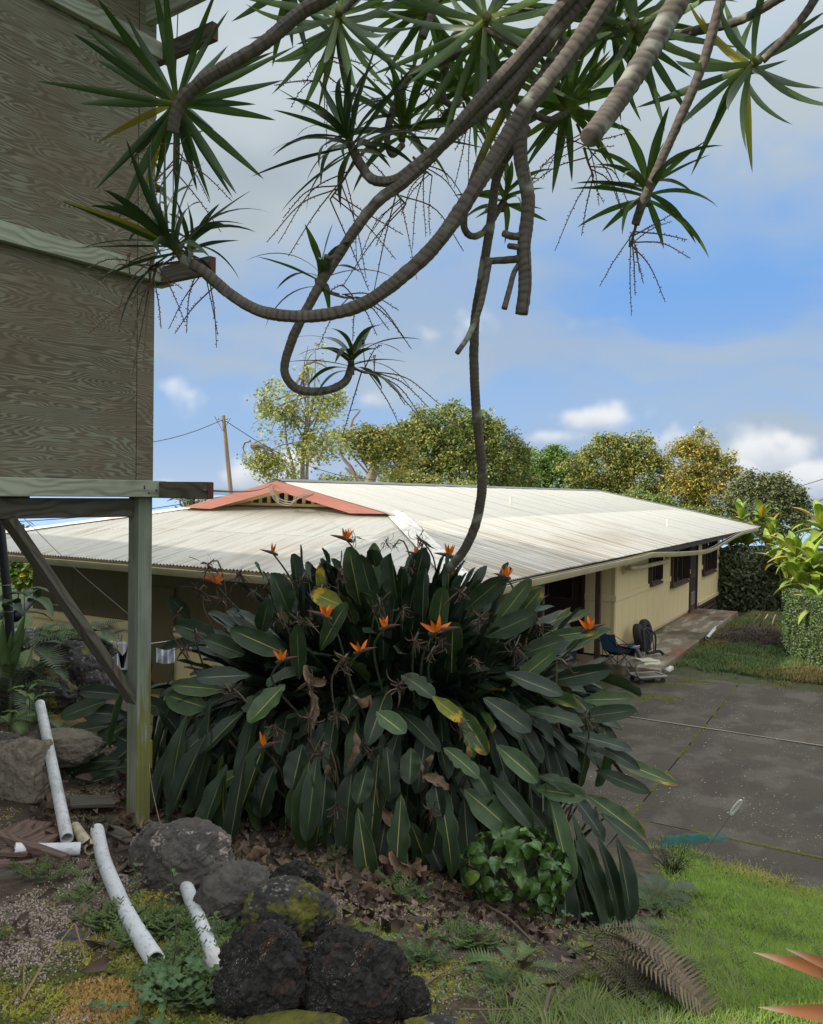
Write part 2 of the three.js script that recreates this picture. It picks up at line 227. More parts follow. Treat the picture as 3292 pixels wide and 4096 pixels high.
function gh(X, Zw) {                          // height of the ground at world x, z
  const D = -Zw, r = Math.hypot(X, D - 8), k = sst(25, 36, r);
  const far = -0.35 - 0.11 * Math.max(0, D - 28) + (D < 4 ? (4 - D) * 0.08 + 2 : 0) * 0 + sst(6, -14, D) * 2.5; let h = k < 1 ? clamp(tps(X, D), -1.2, 2.4) : 0; h = mix(h, far, k);
  const s = 0.5 * X + 0.866 * D, t = -(0.866 * X - 0.5 * D);
  const inHouse = sst(3.6, 4.6, t) * sst(19.5, 18.5, t) * sst(9.0, 10.2, s) * sst(40, 38, s); h = mix(h, Math.min(h, s > 27.8 ? -0.6 : -0.2), inHouse);
  if (s > 26) h = Math.min(h, mix(h, -0.55, sst(29, 35, s) * sst(60, 40, s) * 0.9));
  return h + (fbm(X * 1.3, D * 1.3, 4.4, 3) - 0.5) * 0.05 * (1 - k) + (fbm(X * 7, D * 7, 2.4, 3) - 0.5) * 0.022 * (1 - sst(8, 12, r)) * (h > -.1 ? 1 : .1);
}
function onG(x, y) { const d = ray(x, y); let a = 0.5; for (let k = 0; k < 4000; k++) { const p = EYE.clone().addScaledVector(d, a); if (p.y < gh(p.x, p.z)) break; a += 0.01 + a * 0.0015; } return EYE.clone().addScaledVector(d, a); }
const G = (x, z, up = 0) => V(x, gh(x, z) + up, z);

// what lies on the ground where: read off the photograph as patches (source pixel, radius in metres)
const patch = (list) => list.map(([x, y, r]) => { const p = onG(x, y); return [p.x, p.z, r]; });
const near = (L, x, z, soft = 0.5) => { let m = 0; for (const [a, b, r] of L) { const q = 1 - Math.hypot(x - a, z - b) / r; if (q > m) m = q; } return m; };
const gravelP = patch([[60, 3800, .32], [180, 3700, .34], [270, 3620, .28], [60, 3640, .25], [400, 3560, .18], [540, 3500, .16], [600, 3480, .2], [1310, 3590, .22], [1480, 3650, .22], [1650, 3640, .16], [1850, 3680, .2], [330, 3480, .2], [250, 3380, .25], [130, 3330, .2]]);
const mossP = patch([[560, 3620, .16], [640, 3700, .26], [480, 3800, .26], [420, 3900, .24], [250, 3990, .3], [100, 4000, .3], [330, 4060, .3], [700, 4000, .3], [860, 3800, .22], [700, 3850, .3], [880, 3620, .14], [560, 4060, .3], [1250, 3750, .2], [1480, 3720, .14], [1700, 3900, .2], [2540, 3560, .4], [2480, 3480, .3], [250, 2860, .4], [330, 2900, .4], [1000, 4080, .3]]);
const goldP = patch([[380, 3960, .12], [420, 4030, .14], [330, 4070, .1], [290, 2850, .3]]);
const lawnEdge = (X) => X < 2.6 ? 10.2 : X < 2.87 ? mix(10.2, 9.15, (X - 2.6) / .27) : X < 3.43 ? mix(9.15, 8.42, (X - 2.87) / .56) : X < 4 ? mix(8.42, 7.8, (X - 3.43) / .57) : 7.8 - (X - 4) * .6;
const lawnLeft = (D) => D < 3.2 ? mix(.72, 1.0, (D - 2.6) / .6) : D < 4.6 ? mix(1.0, 1.62, (D - 3.2) / 1.4) : D < 6.5 ? mix(1.62, 2.25, (D - 4.6) / 1.9) : mix(2.25, 2.8, (D - 6.5) / 2.3);
const lawnIn = (X, D) => sst(-.25, .25, X - lawnLeft(D) + (fbm(X * 3, D * 3, 8, 3) - .5) * .6) * sst(.1, -.25, D - lawnEdge(X) + (fbm(X * 4, D * 4, 3, 3) - .5) * .5) * (X < 9 ? 1 : 0);
{
  // one sheet, fine near the camera and coarse towards the sea
  const xs = [], zs = [];
  for (let i = -120; i <= 120; i++) { const u = i / 120; xs.push(u * 5.2 + Math.sign(u) * Math.pow(Math.abs(u), 9) * 4000); }
  for (let j = 0; j <= 230; j++) { const u = j / 230; zs.push(1.2 + u * 9.5 + Math.pow(u, 12) * 5000); } zs.unshift(-400, -60, -15, -4, 0);
  const b = new MB(), dirt = C(0.1, 0.075, 0.055), dirt2 = C(0.18, 0.135, 0.1), moss = C(0.075, 0.088, 0.02), mossY = C(0.15, 0.13, 0.025), gold = C(0.28, 0.17, 0.05), grav = C(0.36, 0.31, 0.26), lawn = C(0.09, 0.16, 0.025), yel = C(0.19, 0.17, 0.05), wild = C(0.05, 0.085, 0.022);
  for (const D of zs) for (const X of xs) {
    const h = gh(X, -D), n = fbm(X * 6, D * 6, 1, 4), n2 = fbm(X * 26, D * 26, 2, 2);
    let c = mixC(dirt, dirt2, sst(.35, .7, n * .6 + n2 * .4));
    if (D > 1 && D < 12 && Math.abs(X) < 6) {
      const g = near(gravelP, X, -D), m = near(mossP, X, -D), y = near(goldP, X, -D);
      c.lerp(grav, sst(.0, .5, g + (n - .5) * 1.1) * .8 * sst(.35, .6, n2)); c.lerp(mixC(moss, mossY, n2), sst(.0, .4, m + (n - .5) * .9)); c.lerp(gold, sst(.0, .4, y + (n2 - .5) * .6));
      const L = lawnIn(X, D); c.lerp(mixC(lawn, yel, sst(-.9, .1, D - lawnEdge(X) + (n - .5) * 1.2) * .8), L);
    } else c.copy(mixC(lawn, wild, n));
    if (D > 12 && D < 24 && X > 3 && X < 12) c.lerp(mixC(dirt2, moss, n), .55);
    b.v(V(X, h, -D), X / 1.1, D / 1.1, c);
  }
  const w = xs.length; for (let j = 0; j < zs.length - 1; j++) for (let i = 0; i < w - 1; i++) b.q(j * w + i, j * w + i + 1, (j + 1) * w + i + 1, (j + 1) * w + i);
  const gm = mat({ vertexColors: true, roughness: 0.95, map: tex(512, 512, (u, v) => { const f = fp(u, v, 64, 64, 3, 200), g = fp(u, v, 12, 12, 4, 204); return m3(B8(150, 146, 140), B8(255, 255, 250), f * .75 + g * .35); }), bumpMap: tex(512, 512, (u, v) => fp(u, v, 40, 40, 4, 205), false), bumpScale: 0.02 });
  struct('ground', b.geo(), gm, 'sloping ground of dark soil, moss and pale gravel');
  const seaG = new THREE.PlaneGeometry(120000, 60000, 1, 1); seaG.rotateX(-Math.PI / 2); seaG.translate(0, -420, -31500);
  struct('sea', seaG, mat({ color: S(140, 174, 220), roughness: 0.7 }), 'pale blue sea far below, on the left under the beam');  // distance haze is put into the pale sea colour
}

// the drive: cast slabs with open joints (in the house's axes), mossy where the photograph shows it
{
  const g = new THREE.Group(); g.name = 'driveway'; tag(g, 'dark stained concrete drive with a mossy joint between slabs', null, null, 'structure'); scene.add(g);
  const ss = [6.4, 9.55, 13.9, 17.75], ts = [-9, -4.5, -1.0, 2.5, 4.6];
  for (let i = 0; i < 3; i++) for (let j = 0; j < 4; j++) {
    const a = ss[i] + .009, b = ss[i + 1] - .009, c = ts[j] + .009, d = ts[j + 1] - .009, m = new MB(), sub = 6, y0 = -.1;
    for (let p = 0; p <= sub; p++) for (let q = 0; q <= sub; q++) { const s = mix(a, b, p / sub), t = mix(c, d, q / sub), e = (p % sub && q % sub) ? 0 : -.006; m.v(HS(s, t, y0 + e + (fbm(s, t, 3, 2) - .5) * .012), s / 3.1 + i * .3, t / 3.1 + j * .41); }
    for (let p = 0; p < sub; p++) for (let q = 0; q < sub; q++) m.q(p * 7 + q, p * 7 + q + 1, (p + 1) * 7 + q + 1, (p + 1) * 7 + q);
    const rim = []; for (let q = 0; q <= sub; q++) rim.push(q); for (let p = 1; p <= sub; p++) rim.push(p * 7 + 6); for (let q = 5; q >= 0; q--) rim.push(42 + q); for (let p = 5; p >= 0; p--) rim.push(p * 7);
    for (let k = 0; k < rim.length - 1; k++) { const P = (n) => V(m.p[n * 3], m.p[n * 3 + 1], m.p[n * 3 + 2]), A = P(rim[k]), B = P(rim[k + 1]); m.q(m.v(A, k, 0), m.v(B, k + .2, 0), m.v(B.clone().setY(-.24), k + .2, .1), m.v(A.clone().setY(-.24), k, .1)); }
    part('slab', m.geo(), pave, g);
  }
  { const b = new MB(), N = 60; for (let k = 0; k <= N; k++) { const t = mix(-6, 4.4, k / N), w = .012 + .012 * vn(t * 3, 1, 1), o = (vn(t * 2, 5, 5) - .5) * .01; b.v(HS(13.9 - w + o, t, -.092), 0, t); b.v(HS(13.9 + w + o, t, -.092), 1, t); if (k) b.q(k * 2 - 2, k * 2 - 1, k * 2 + 1, k * 2); } part('joint_filler', b.geo(), mat({ color: S(150, 145, 130), roughness: .95 }), g); }
}

// ------------------------------------------------------------------ the house
const S0 = 10.3, T0 = 5.3, house = thing('house', 'long low cream house under a pale corrugated metal roof', 'house', HS(S0, T0, 0));
house.rotation.y = Math.PI / 3;
const L3 = (s, t, y) => V(s - S0, y, -(t - T0));
{
  const E = 2.4, pr = 0.23, ph = 0.2, eR = 4.7, eL = 17.3, eN = 9.7, eF = 38.4, rT = 11, gs = 13.45;
  const yR = (t) => E + pr * (t - eR), yH = (s) => E + ph * (s - eN);
  const stain = (w, h, k, dirtAt, am) => tex(w, h, (u, v) => {                // chalky white metal, fine brown streaks running down the sheets
    const st = fp(u, v, w / 6, 4, 2, k), st2 = fp(u, v, w / 3, 5, 2, k + 5), pa = fp(u, v, 9, 6, 4, k + 9), d = dirtAt(u, v), f = fp(u, v, w / 2, h / 2, 1, k + 20);
    let c = m3(B8(214, 213, 203), B8(186, 183, 171), st2 * .6 + f * .3); c = m3(c, B8(166, 150, 130), clamp(sst(.3, .85, d * .62 + (st - .5) * .55 + (pa - .5) * .6)) * am); return m3(c, B8(128, 110, 93), sst(.62, .8, st2 + (d - .5) * .3) * .5 * clamp(d * 1.5) * am);
  });
  const rTex = stain(2048, 512, 300, (u, v) => clamp(1.1 - v * 1.0 - u * .8), .9), hTex = stain(1024, 512, 330, (u, v) => .62 - v * .4, .7);
  const rMat = mat({ map: rTex, roughness: 0.45, metalness: 0.0 }), hMat = mat({ map: hTex, roughness: 0.45 });
  const plainRoof = mat({ color: S(214, 210, 196), roughness: 0.5 });
  const P = 0.0762, amp = 0.015;
  // corrugated sheets: columns across (c), running up the slope from lo(c) to hi(c); pos(c, r, lift)
  function sheets(c0, c1, lo, hi, pos, uv, m, name = 'roof_sheet', per = 9) {
    const wS = P * per; for (let c = c0, k = 0; c < c1 - .01; c += wS, k++) {
      const cb = Math.min(c + wS + P * .5, c1);
      const mid = (c + cb) / 2, hm = (hi(mid) - lo(mid)), rows = hm > 3.4 ? 2 : 1;
      for (let q = 0; q < rows; q++) {
        const b = new MB(), n = Math.max(2, Math.round((cb - c) / P * 4)), up = (k % 2) * .003 + q * .004 + h3(k, q, 3) * .003;
        for (let i = 0; i <= n; i++) { const x = mix(c, cb, i / n), a = lo(x), z = hi(x); for (let j = 0; j <= 2; j++) { const f0 = q / rows - (q ? .02 : 0), f1 = (q + 1) / rows, r = mix(a, z, mix(f0, f1, j / 2)), [u, v] = uv(x, r); b.v(pos(x, r, amp * Math.sin(x / P * 2 * Math.PI) + up), u, v); } }
        for (let i = 0; i < n; i++) for (let j = 0; j < 2; j++) b.q(i * 3 + j, (i + 1) * 3 + j, (i + 1) * 3 + j + 1, i * 3 + j + 1);
        part(name, b.geo(), m, house);
      }
    }
  }
  const hipT = (s) => eR + (s - eN) * (ph / pr), hiR = (s) => s < gs ? hipT(s) : s < 35.2 ? rT : rT - (s - 35.2) / (eF - 35.2) * (rT - eR);
  sheets(eN, eF, () => eR, (s) => Math.max(eR + .01, hiR(s)), (s, t, l) => L3(s, t, yR(t) + l), (s, t) => [(s - eN) / (eF - eN), (t - eR) / (rT - eR)], rMat);
  const hiN = (t) => t < 8.35 ? eN + (t - eR) * pr / ph : t < 13.65 ? 14.15 : eN + (eL - t) * pr / ph;
  sheets(eR, eL, () => eN, (t) => Math.max(eN + .01, hiN(t)), (t, s, l) => L3(s, t, yH(s) + l), (t, s) => [(t - eR) / (eL - eR), (s - eN) / 4.5], hMat);
  // the two slopes turned away from the street
  { const q = (pts, nm) => { const b = new MB(); const id = pts.map((p) => b.v(p, p.x / 3, p.z / 3)); for (let i = 1; i < id.length - 1; i++) b.t(id[0], id[i], id[i + 1]); part(nm, b.geo(), plainRoof, house); };
    q([L3(35.2, rT, yR(rT)), L3(eF, eL, E), L3(eN, eL, E), L3(13.9, 13.65, yR(8.35)), L3(gs, 13.65, yR(8.35)), L3(gs, rT, yR(rT))].map((p) => p.setY(p.y - .004)), 'rear_roof_slope'); q([L3(35.2, rT, yR(rT)), L3(eF, eR, E), L3(eF, eL, E)].map((p) => p.setY(p.y - .004)), 'end_roof_slope'); }
  // ridge cap and hip flashings
  for (const sgn of [-1, 1]) { const b = new MB(); for (let k = 0; k <= 40; k++) { const s = mix(gs - .05, 35.3, k / 40), w = h3(k, 1, 1) * .006; b.v(L3(s, rT, yR(rT) + .045 + w), s / 2, 0); b.v(L3(s, rT + sgn * .17, yR(rT) - .17 * pr + .03 + w), s / 2, 1); } for (let k = 0; k < 40; k++) b.q(k * 2, k * 2 + 1, k * 2 + 3, k * 2 + 2); part('ridge_cap', b.geo(), flashing, house); }
  const hipCap = (s0, t0, y0, s1, t1, y1, m, w = .2) => { const a = L3(s0, t0, y0), z = L3(s1, t1, y1), d = z.clone().sub(a).normalize(), n = V(d.z, 0, -d.x).normalize(), b = new MB(), K = 12; for (let k = 0; k <= K; k++) { const p = a.clone().lerp(z, k / K), f = (h3(k, 4, 4) - .5) * .012; b.v(p.clone().addScaledVector(n, w).setY(p.y - w * .13 + f + .012), 0, k / 3); b.v(p.clone().setY(p.y + .035), .5, k / 3); b.v(p.clone().addScaledVector(n, -w).setY(p.y - w * .13 - f + .012), 1, k / 3); } for (let k = 0; k < K; k++) { b.q(k * 3, k * 3 + 1, k * 3 + 4, k * 3 + 3); b.q(k * 3 + 1, k * 3 + 2, k * 3 + 5, k * 3 + 4); } part('hip_flashing', b.geo(), m, house); };
  hipCap(13.9, 8.4, 3.26, eN + .02, eR + .02, E + .03, whitePaint); hipCap(13.9, 13.6, 3.26, eN, eL, E + .03, whitePaint); hipCap(35.2, rT, 3.87, eF, eR, E + .03, flashing, .12);
  // gable over the hip: barge boards, soffit board, vent with slats
  const half = 2.68, yA = yR(rT) - .005, yB = yR(rT - half);
  for (const k of [-1, 1]) {
    const lo = L3(gs + .02, rT + k * half, yB), hi = L3(gs + .02, rT, yA), b = new MB(), th = .05, hgt = .2;
    const pr4 = [[hi, 0], [lo, 0], [lo.clone().add(V(0, -.005, 0)).lerp(hi, .13).setY(lo.y - .01 + 0), 0]]; // cut level at the foot
    const A = hi.clone().setY(hi.y + .0), B = lo, Cc = hi.clone().lerp(lo, .72).setY(mix(hi.y, lo.y, .72) - hgt * .98), Dd = hi.clone().setY(hi.y - hgt);
    Cc.y = lo.y - .012; const tt = (hi.y - hgt - Cc.y) / (hi.y - lo.y); Cc.copy(hi.clone().lerp(lo, tt)).setY(lo.y - .012);
    const F = [A, B, Cc, Dd], f0 = F.map((p, i) => b.v(p.clone().setX(p.x - th), p.z / 1, p.y)), f1 = F.map((p) => b.v(p, p.z / 1, p.y)); b.q(...f0); b.q(...f1); for (let i = 0; i < 4; i++) { const j = (i + 1) % 4, w = (p, dx) => b.v(p.clone().setX(p.x - dx), p.z, p.y + dx); b.q(w(F[i], 0), w(F[i], th), w(F[j], th), w(F[j], 0)); }
    part('barge_board', b.geo(), salmon, house);
  }
  { const yb = yH(14.1) + .03, w = 1.75; part('vent_sill', board(L3(14.04, rT - w - .25, yb + .03), L3(14.04, rT + w + .25, yb + .03), .06, .06), cream, house);
    for (let k = -7; k <= 7; k++) { const t = rT + k * .24, top = yR(rT - Math.abs(k) * .24) - .12; if (top - yb > .05) part('vent_slat', board(L3(14.05, t, yb + .05), L3(14.05, t, top), .09, .03, V(0, 0, 1)), cream, house); }
    for (const k of [-1, 1]) part('gable_lining', board(L3(13.95, rT, yA - .1), L3(13.95, rT + k * half * .93, yB - .03), .17, .03), cream, house); }
  // loose cables under the gable peak
  const wireM = mat({ color: S(150, 146, 138), roughness: .6 }); for (let k = 0; k < 3; k++) part('gable_cable', tube([L3(13.38, rT + .12 + k * .05, yA - .08), L3(13.36, rT - .02, yA - .3 - k * .05), L3(13.36, rT - .4, yA - .42 - k * .04), L3(13.38, rT - .8 + k * .1, yA - .28), L3(13.4, rT - .95 + k * .1, yA - .24)], () => .008, { n: 6, step: .06 }), wireM, house);
  // vent pipes
  for (const [s, t] of [[20.64, 8.83], [26.6, 6.0]]) part('roof_vent_pipe', pipeGeo([L3(s, t, yR(t) - .05), L3(s, t, yR(t) + .23)], .03, .004, 12), whitePaint, house);
  // gutters: U section swept along the eave
  function gutter(path, out, nm) {
    const prof = [[0, .0], [.0, -.1], [.025, -.115], [.085, -.115], [.115, -.06], [.125, 0], [.112, .004], [.1, -.055], [.08, -.1], [.03, -.1], [.012, -.09], [.012, 0]], b = new MB(); let len = 0;
    path.forEach((p, k) => { if (k) len += p.distanceTo(path[k - 1]); prof.forEach(([o, y], j) => b.v(p.clone().addScaledVector(out, o).add(V(0, y, 0)), len / 2.5, j / 12)); });
    const n = prof.length; for (let k = 0; k < path.length - 1; k++) for (let j = 0; j < n; j++) { const j2 = (j + 1) % n; b.q(k * n + j, k * n + j2, (k + 1) * n + j2, (k + 1) * n + j); }
    const g = toCreasedNormals(b.geo(), .6), m = part(nm, g, gutterMat, house), tr = new MB(); path.forEach((p, k) => [[.1, -.02], [.094, -.058], [.076, -.094], [.034, -.094], [.018, -.08], [.018, -.01]].forEach(([o, y]) => tr.v(p.clone().addScaledVector(out, o).add(V(0, y, 0)), k / 6, o * 8))); for (let k = 0; k < path.length - 1; k++) for (let j = 0; j < 5; j++) tr.q(k * 6 + j, k * 6 + j + 1, (k + 1) * 6 + j + 1, (k + 1) * 6 + j); part('gutter_dark_lining', tr.geo(), gutterIn, m); return m;  // trough lined with a sheet darker than the outer shell
  }
  const sag = [[2080, 2330], [2300, 2283], [2450, 2251], [2560, 2226], [2615, 2211], [2660, 2209], [2720, 2208], [2780, 2205], [2830, 2200], [2865, 2188], [2900, 2167], [2935, 2147], [2965, 2131], [3000, 2121], [3035, 2113]].map(([x, y]) => onT(x, y, 4.56)).map(({ s, y }) => ({ s, y }));
  const gp = [L3(9.75, 4.69, E - .06)]; { const cvp = new THREE.CatmullRomCurve3(sag.map((q) => L3(q.s, 4.69, q.y))); gp.push(...cvp.getPoints(90)); }
  gutter(gp, V(0, 0, 1), 'sagging_gutter').userData.label = 'gutter hanging loose from the eave in a long sag';
  gutter([L3(9.69, 4.6, E - .05), L3(9.69, 11, E - .05), L3(9.69, 17.35, E - .05)], V(-1, 0, 0), 'end_gutter');
  for (let s = 10.4; s < 19; s += .9) part('gutter_strap', board(L3(s, 4.71, E - .055), L3(s, 4.565, E - .06), .02, .004, V(1, 0, 0), 0), metalGrey, house);
  { const a = gp.slice(50, 82); for (let k = 0; k < a.length; k += 6) part('gutter_strap', board(a[k].clone().add(V(0, -.004, 0)), a[k].clone().add(V(0, -.002, .12)), .025, .004, V(1, 0, 0), 0), metalGrey, house); }
  // fascia and rafters
  part('fascia', board(L3(9.8, 4.76, E - .09), L3(37.9, 4.76, E - .09), .14, .03), gutterIn, house); part('fascia', board(L3(9.78, 4.8, E - .1), L3(9.78, 17.2, E - .1), .16, .03), cream, house);  // right fascia coloured dark, painting in the shadowed gap behind the gutter
  for (let s = 19.2; s < 38.2; s += .62) part('rafter', board(L3(s, 4.78, yR(4.78) - .1), L3(s, 5.42, yR(5.42) - .1), .13, .045, V(0, 1, 0), 0), cream, house);
  // walls: boards side by side, a belt rail between
  const wallBoards = (p0, p1, y0, y1, holes, out, m = cream) => { const d = p1.clone().sub(p0), Ln = d.length(), n = Math.round(Ln / .2), w = Ln / n; d.normalize(); for (let k = 0; k < n; k++) { const a = k * w, mid = a + w / 2; let segs = [[y0, y1]]; for (const [h0, h1, b0, b1] of holes) if (mid > h0 && mid < h1) segs = segs.flatMap(([u, v]) => [[u, Math.min(v, b0)], [Math.max(u, b1), v]].filter(([x, z]) => z - x > .04)); for (const [u, v] of segs) { const g = new THREE.BoxGeometry(w - .0025, v - u, .03); g.rotateY(Math.atan2(-d.z, d.x)); const c = p0.clone().addScaledVector(d, mid).addScaledVector(out, -.015 - (k % 3) * .0008); g.translate(c.x, (u + v) / 2, c.z); const uvA = g.attributes.uv; for (let i = 0; i < uvA.count; i++) uvA.setXY(i, uvA.getX(i) * .2 + k * .37, uvA.getY(i) * (v - u) * .4 + k * .11); part('wall_board', g, m, house); } } };
  const backing = (a, b, y0, y1, out) => { const d = b.clone().sub(a), g = new THREE.BoxGeometry(d.length(), y1 - y0, .06); g.rotateY(Math.atan2(-d.z, d.x)); const c = a.clone().add(b).multiplyScalar(.5).addScaledVector(out, -.063); g.translate(c.x, (y0 + y1) / 2, c.z); return g; };
  const wT = yR(5.3) - .03, oR = V(0, 0, 1), oN = V(-1, 0, 0), s1 = 18.5, s2 = 32.0, belt = [1.24, 1.38];
  const holesR = [[21.55 - s1, 22.65 - s1, 1.38, 2.5], [24.0 - s1, 26.2 - s1, 1.1, 2.5], [26.7 - s1, 27.75 - s1, 0, 2.5], [28.7 - s1, 30.85 - s1, 1.06, 2.5]];
  wallBoards(L3(s1, 5.3, 0), L3(s2, 5.3, 0), .1, belt[0], holesR, oR); wallBoards(L3(s1, 5.3, 0), L3(s2, 5.3, 0), belt[1], wT, holesR, oR);
  for (const [a, b, y0, y1] of [[s1, 21.6, .02, wT], [21.6, 22.6, .02, 1.38], [22.6, 24.05, .02, wT], [24.05, 26.15, .02, 1.1], [26.15, 26.75, .02, wT], [27.7, 28.75, .02, wT], [28.75, 30.8, .02, 1.06], [30.8, s2 - .06, .02, wT]]) part('wall', backing(L3(a, 5.3, 0), L3(b, 5.3, 0), y0, y1, oR), creamDull, house);
  for (const [a, b] of [[s1 - .02, 24.0], [26.25, 26.68], [27.8, 28.66], [30.9, s2 + .02]]) part('belt_rail', board(L3(a, 5.285, 1.31), L3(b, 5.285, 1.31), .14, .032), cream, house);
  part('base_rail', board(L3(28.1, 5.28, .13), L3(s2 + .1, 5.28, .13), .1, .05), creamDull, house);
  part('wall', backing(L3(s2, 5.31, 0), L3(s2, 16.5, 0), .1, wT, V(1, 0, 0)), creamDull, house); part('rear_wall', backing(L3(s1, 16.6, 0), L3(s2, 16.6, 0), 0, wT, V(0, 0, -1)), creamDull, house);
  // underfloor skirt
  for (let k = 0; k < 3; k++) part('skirt_board', board(L3(28.1, 5.34, -.02 - k * .17), L3(s2, 5.34, -.02 - k * .17), .1, .03), brown, house); for (let k = 0; k < 7; k++) part('skirt_post', board(L3(28.3 + k * .6, 5.37, -.6), L3(28.3 + k * .6, 5.37, .1), .09, .05, V(1, 0, 0)), brown, house);
  // rooms behind the windows
  part('floor', box(s2 - s1 - .1, .08, 11.1, (s1 + s2) / 2 - S0, .06, -(11 - T0), 0), brown, house); part('ceiling', box(s2 - s1 - .1, .03, 11.1, (s1 + s2) / 2 - S0, 2.47, -(11 - T0), 0), creamDull, house); part('inner_wall', backing(L3(s1, 8.6, 0), L3(s2, 8.6, 0), .1, 2.45, oR), creamDull, house); part('wall', backing(L3(s1, 12, 0), L3(s1, 16.5, 0), 0, 2.45, oN), creamDull, house);
  // carport end wall with the dark door, and the near wall under the hip
  wallBoards(L3(s1, 5.3, 0), L3(s1, 12, 0), 0, belt[0], [[.72, 1.86, 0, 3]], oN); wallBoards(L3(s1, 5.3, 0), L3(s1, 12, 0), belt[1], 2.55, [[.72, 1.86, 0, 3]], oN);
  part('wall', backing(L3(s1, 5.3, 0), L3(s1, 6.0, 0), 0, 2.5, oN), creamDull, house); part('wall', backing(L3(s1, 7.15, 0), L3(s1, 12, 0), 0, 2.9, oN), creamDull, house);
  part('belt_rail', board(L3(s1 - .016, 5.27, 1.31), L3(s1 - .016, 6.02, 1.31), .14, .032), cream, house); part('belt_rail', board(L3(s1 - .016, 7.17, 1.31), L3(s1 - .016, 12, 1.31), .14, .032), cream, house);
  { const d = part('carport_door', box(.05, 2.1, 1.0, s1 - S0 + .01, 1.06, -(6.58 - T0)), darkBrown, house); part('door_window', box(.02, .75, .56, s1 - S0 - .025, 1.62, -(6.6 - T0)), glass, d); for (const [y, z, h, w] of [[2.01, 0, .03, .62], [1.23, 0, .03, .62], [1.62, .3, .78, .03], [1.62, -.3, .78, .03]]) part('window_bead', box(.03, h, w, s1 - S0 - .03, y, -(6.6 - T0) + z), brown, d); const kn = new THREE.SphereGeometry(.03, 12, 8); kn.translate(s1 - S0 - .06, .98, -(6.2 - T0)); part('door_knob', kn, metalGrey, d);
    for (const t of [6.04, 7.11]) part('door_jamb', board(L3(s1 - .03, t, 0), L3(s1 - .03, t, 2.2), .08, .07, V(0, 0, 1)), darkBrown, house); part('door_header', board(L3(s1 - .03, 6, 2.17), L3(s1 - .03, 7.15, 2.17), .1, .07), darkBrown, house); }
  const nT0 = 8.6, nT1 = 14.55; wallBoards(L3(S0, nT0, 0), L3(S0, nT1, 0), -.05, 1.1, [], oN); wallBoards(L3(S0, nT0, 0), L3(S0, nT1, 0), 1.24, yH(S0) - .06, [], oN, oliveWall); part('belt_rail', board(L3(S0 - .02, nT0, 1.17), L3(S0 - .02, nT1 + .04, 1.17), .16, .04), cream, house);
  part('wall', backing(L3(S0, nT0, 0), L3(S0, nT1, 0), -.1, 2.44, oN), creamDull, house);
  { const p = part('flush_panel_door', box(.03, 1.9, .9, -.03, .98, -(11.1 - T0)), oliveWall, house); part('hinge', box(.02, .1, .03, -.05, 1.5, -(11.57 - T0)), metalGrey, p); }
  part('wall', backing(L3(S0 + .1, nT1, 0), L3(s1, nT1, 0), -.1, 2.44, V(0, 0, -1)), creamDull, house); part('carport_back_wall', backing(L3(S0 + .12, 12, 0), L3(s1, 12, 0), -.1, 2.44, oR), creamDull, house);
  { const b = new MB(); b.q(b.v(L3(10.2, 5, yR(5) - .14)), b.v(L3(s1, 5, yR(5) - .14)), b.v(L3(s1, 11, yR(11) - .14)), b.v(L3(17.1, 11, yR(11) - .14))); b.q(b.v(L3(10.2, 5, yH(10.2) - .15)), b.v(L3(14, 8.3, yH(14) - .15)), b.v(L3(14, 12, yH(14) - .15)), b.v(L3(10.2, 12, yH(10.2) - .15))); part('carport_ceiling', b.geo(), creamDull, house); }
  // carport posts
  for (const [s, t] of [[17.43, 5.36], [10.5, 5.36], [14, 5.36]]) part('carport_post', board(L3(s, t, -.02), L3(s, t, yR(t) - .12), .11, .11, V(1, 0, 0)), brown, house); part('carport_beam', board(L3(10.2, 5.36, yR(5.36) - .2), L3(18.45, 5.36, yR(5.36) - .2), .16, .09), brown, house);
  // walkway and carport floor
  const fl = new THREE.BoxGeometry(10.5, .3, 1.3, 1, 1, 1); { const p = fl.attributes.position, u = fl.attributes.uv; for (let i = 0; i < p.count; i++) u.setXY(i, p.getX(i) / 10.5 + .5, p.getZ(i) / 1.3 * .8); } fl.translate(17.55 + 5.25 - S0, -.15, -(4.72 - T0) + .02); part('walkway', fl, concrete, house, 'stained concrete walkway along the house wall');
  { const g = new THREE.BoxGeometry(s1 - 10.2, .2, 12 - 5.3); g.translate((s1 + 10.2) / 2 - S0, -.14, -((12 + 5.3) / 2 - T0)); part('carport_floor', g, concrete, house); }
  // windows on the long wall: deep brown boxes with glass leaves
  for (const [a, b, y0, n] of [[21.6, 22.6, 1.4, 2], [24.05, 26.15, 1.13, 3], [28.75, 30.8, 1.09, 3]]) {
    const yT = wT - .02, w = part('window', (() => mergeGeometries([box(.06, yT - y0, .16, a - S0, (y0 + yT) / 2, .0), box(.06, yT - y0, .16, b - S0, (y0 + yT) / 2, .0), box(b - a, .06, .16, (a + b) / 2 - S0, yT - .03, 0), box(b - a, .05, .16, (a + b) / 2 - S0, y0, 0)]))(), brown, house);
    part('sill', box(b - a + .16, .07, .17, (a + b) / 2 - S0, y0 - .06, .03), brown, w);
    for (let k = 0; k < n; k++) { const c = mix(a, b, (k + .5) / n) - S0, ww = (b - a) / n, pn = part('pane', box(ww - .07, yT - y0 - .1, .012, c, (y0 + yT) / 2, -.02, 0), glass, w); pn.rotation.y = 0; if (k) part('mullion', box(.05, yT - y0, .07, mix(a, b, k / n) - S0, (y0 + yT) / 2, 0), darkBrown, w); }
    { const sh = part('open_casement', box(.035, yT - y0 - .06, .5, b - S0 - .06, (y0 + yT) / 2, .0), darkBrown, w); sh.position.z = -.12; }
  }
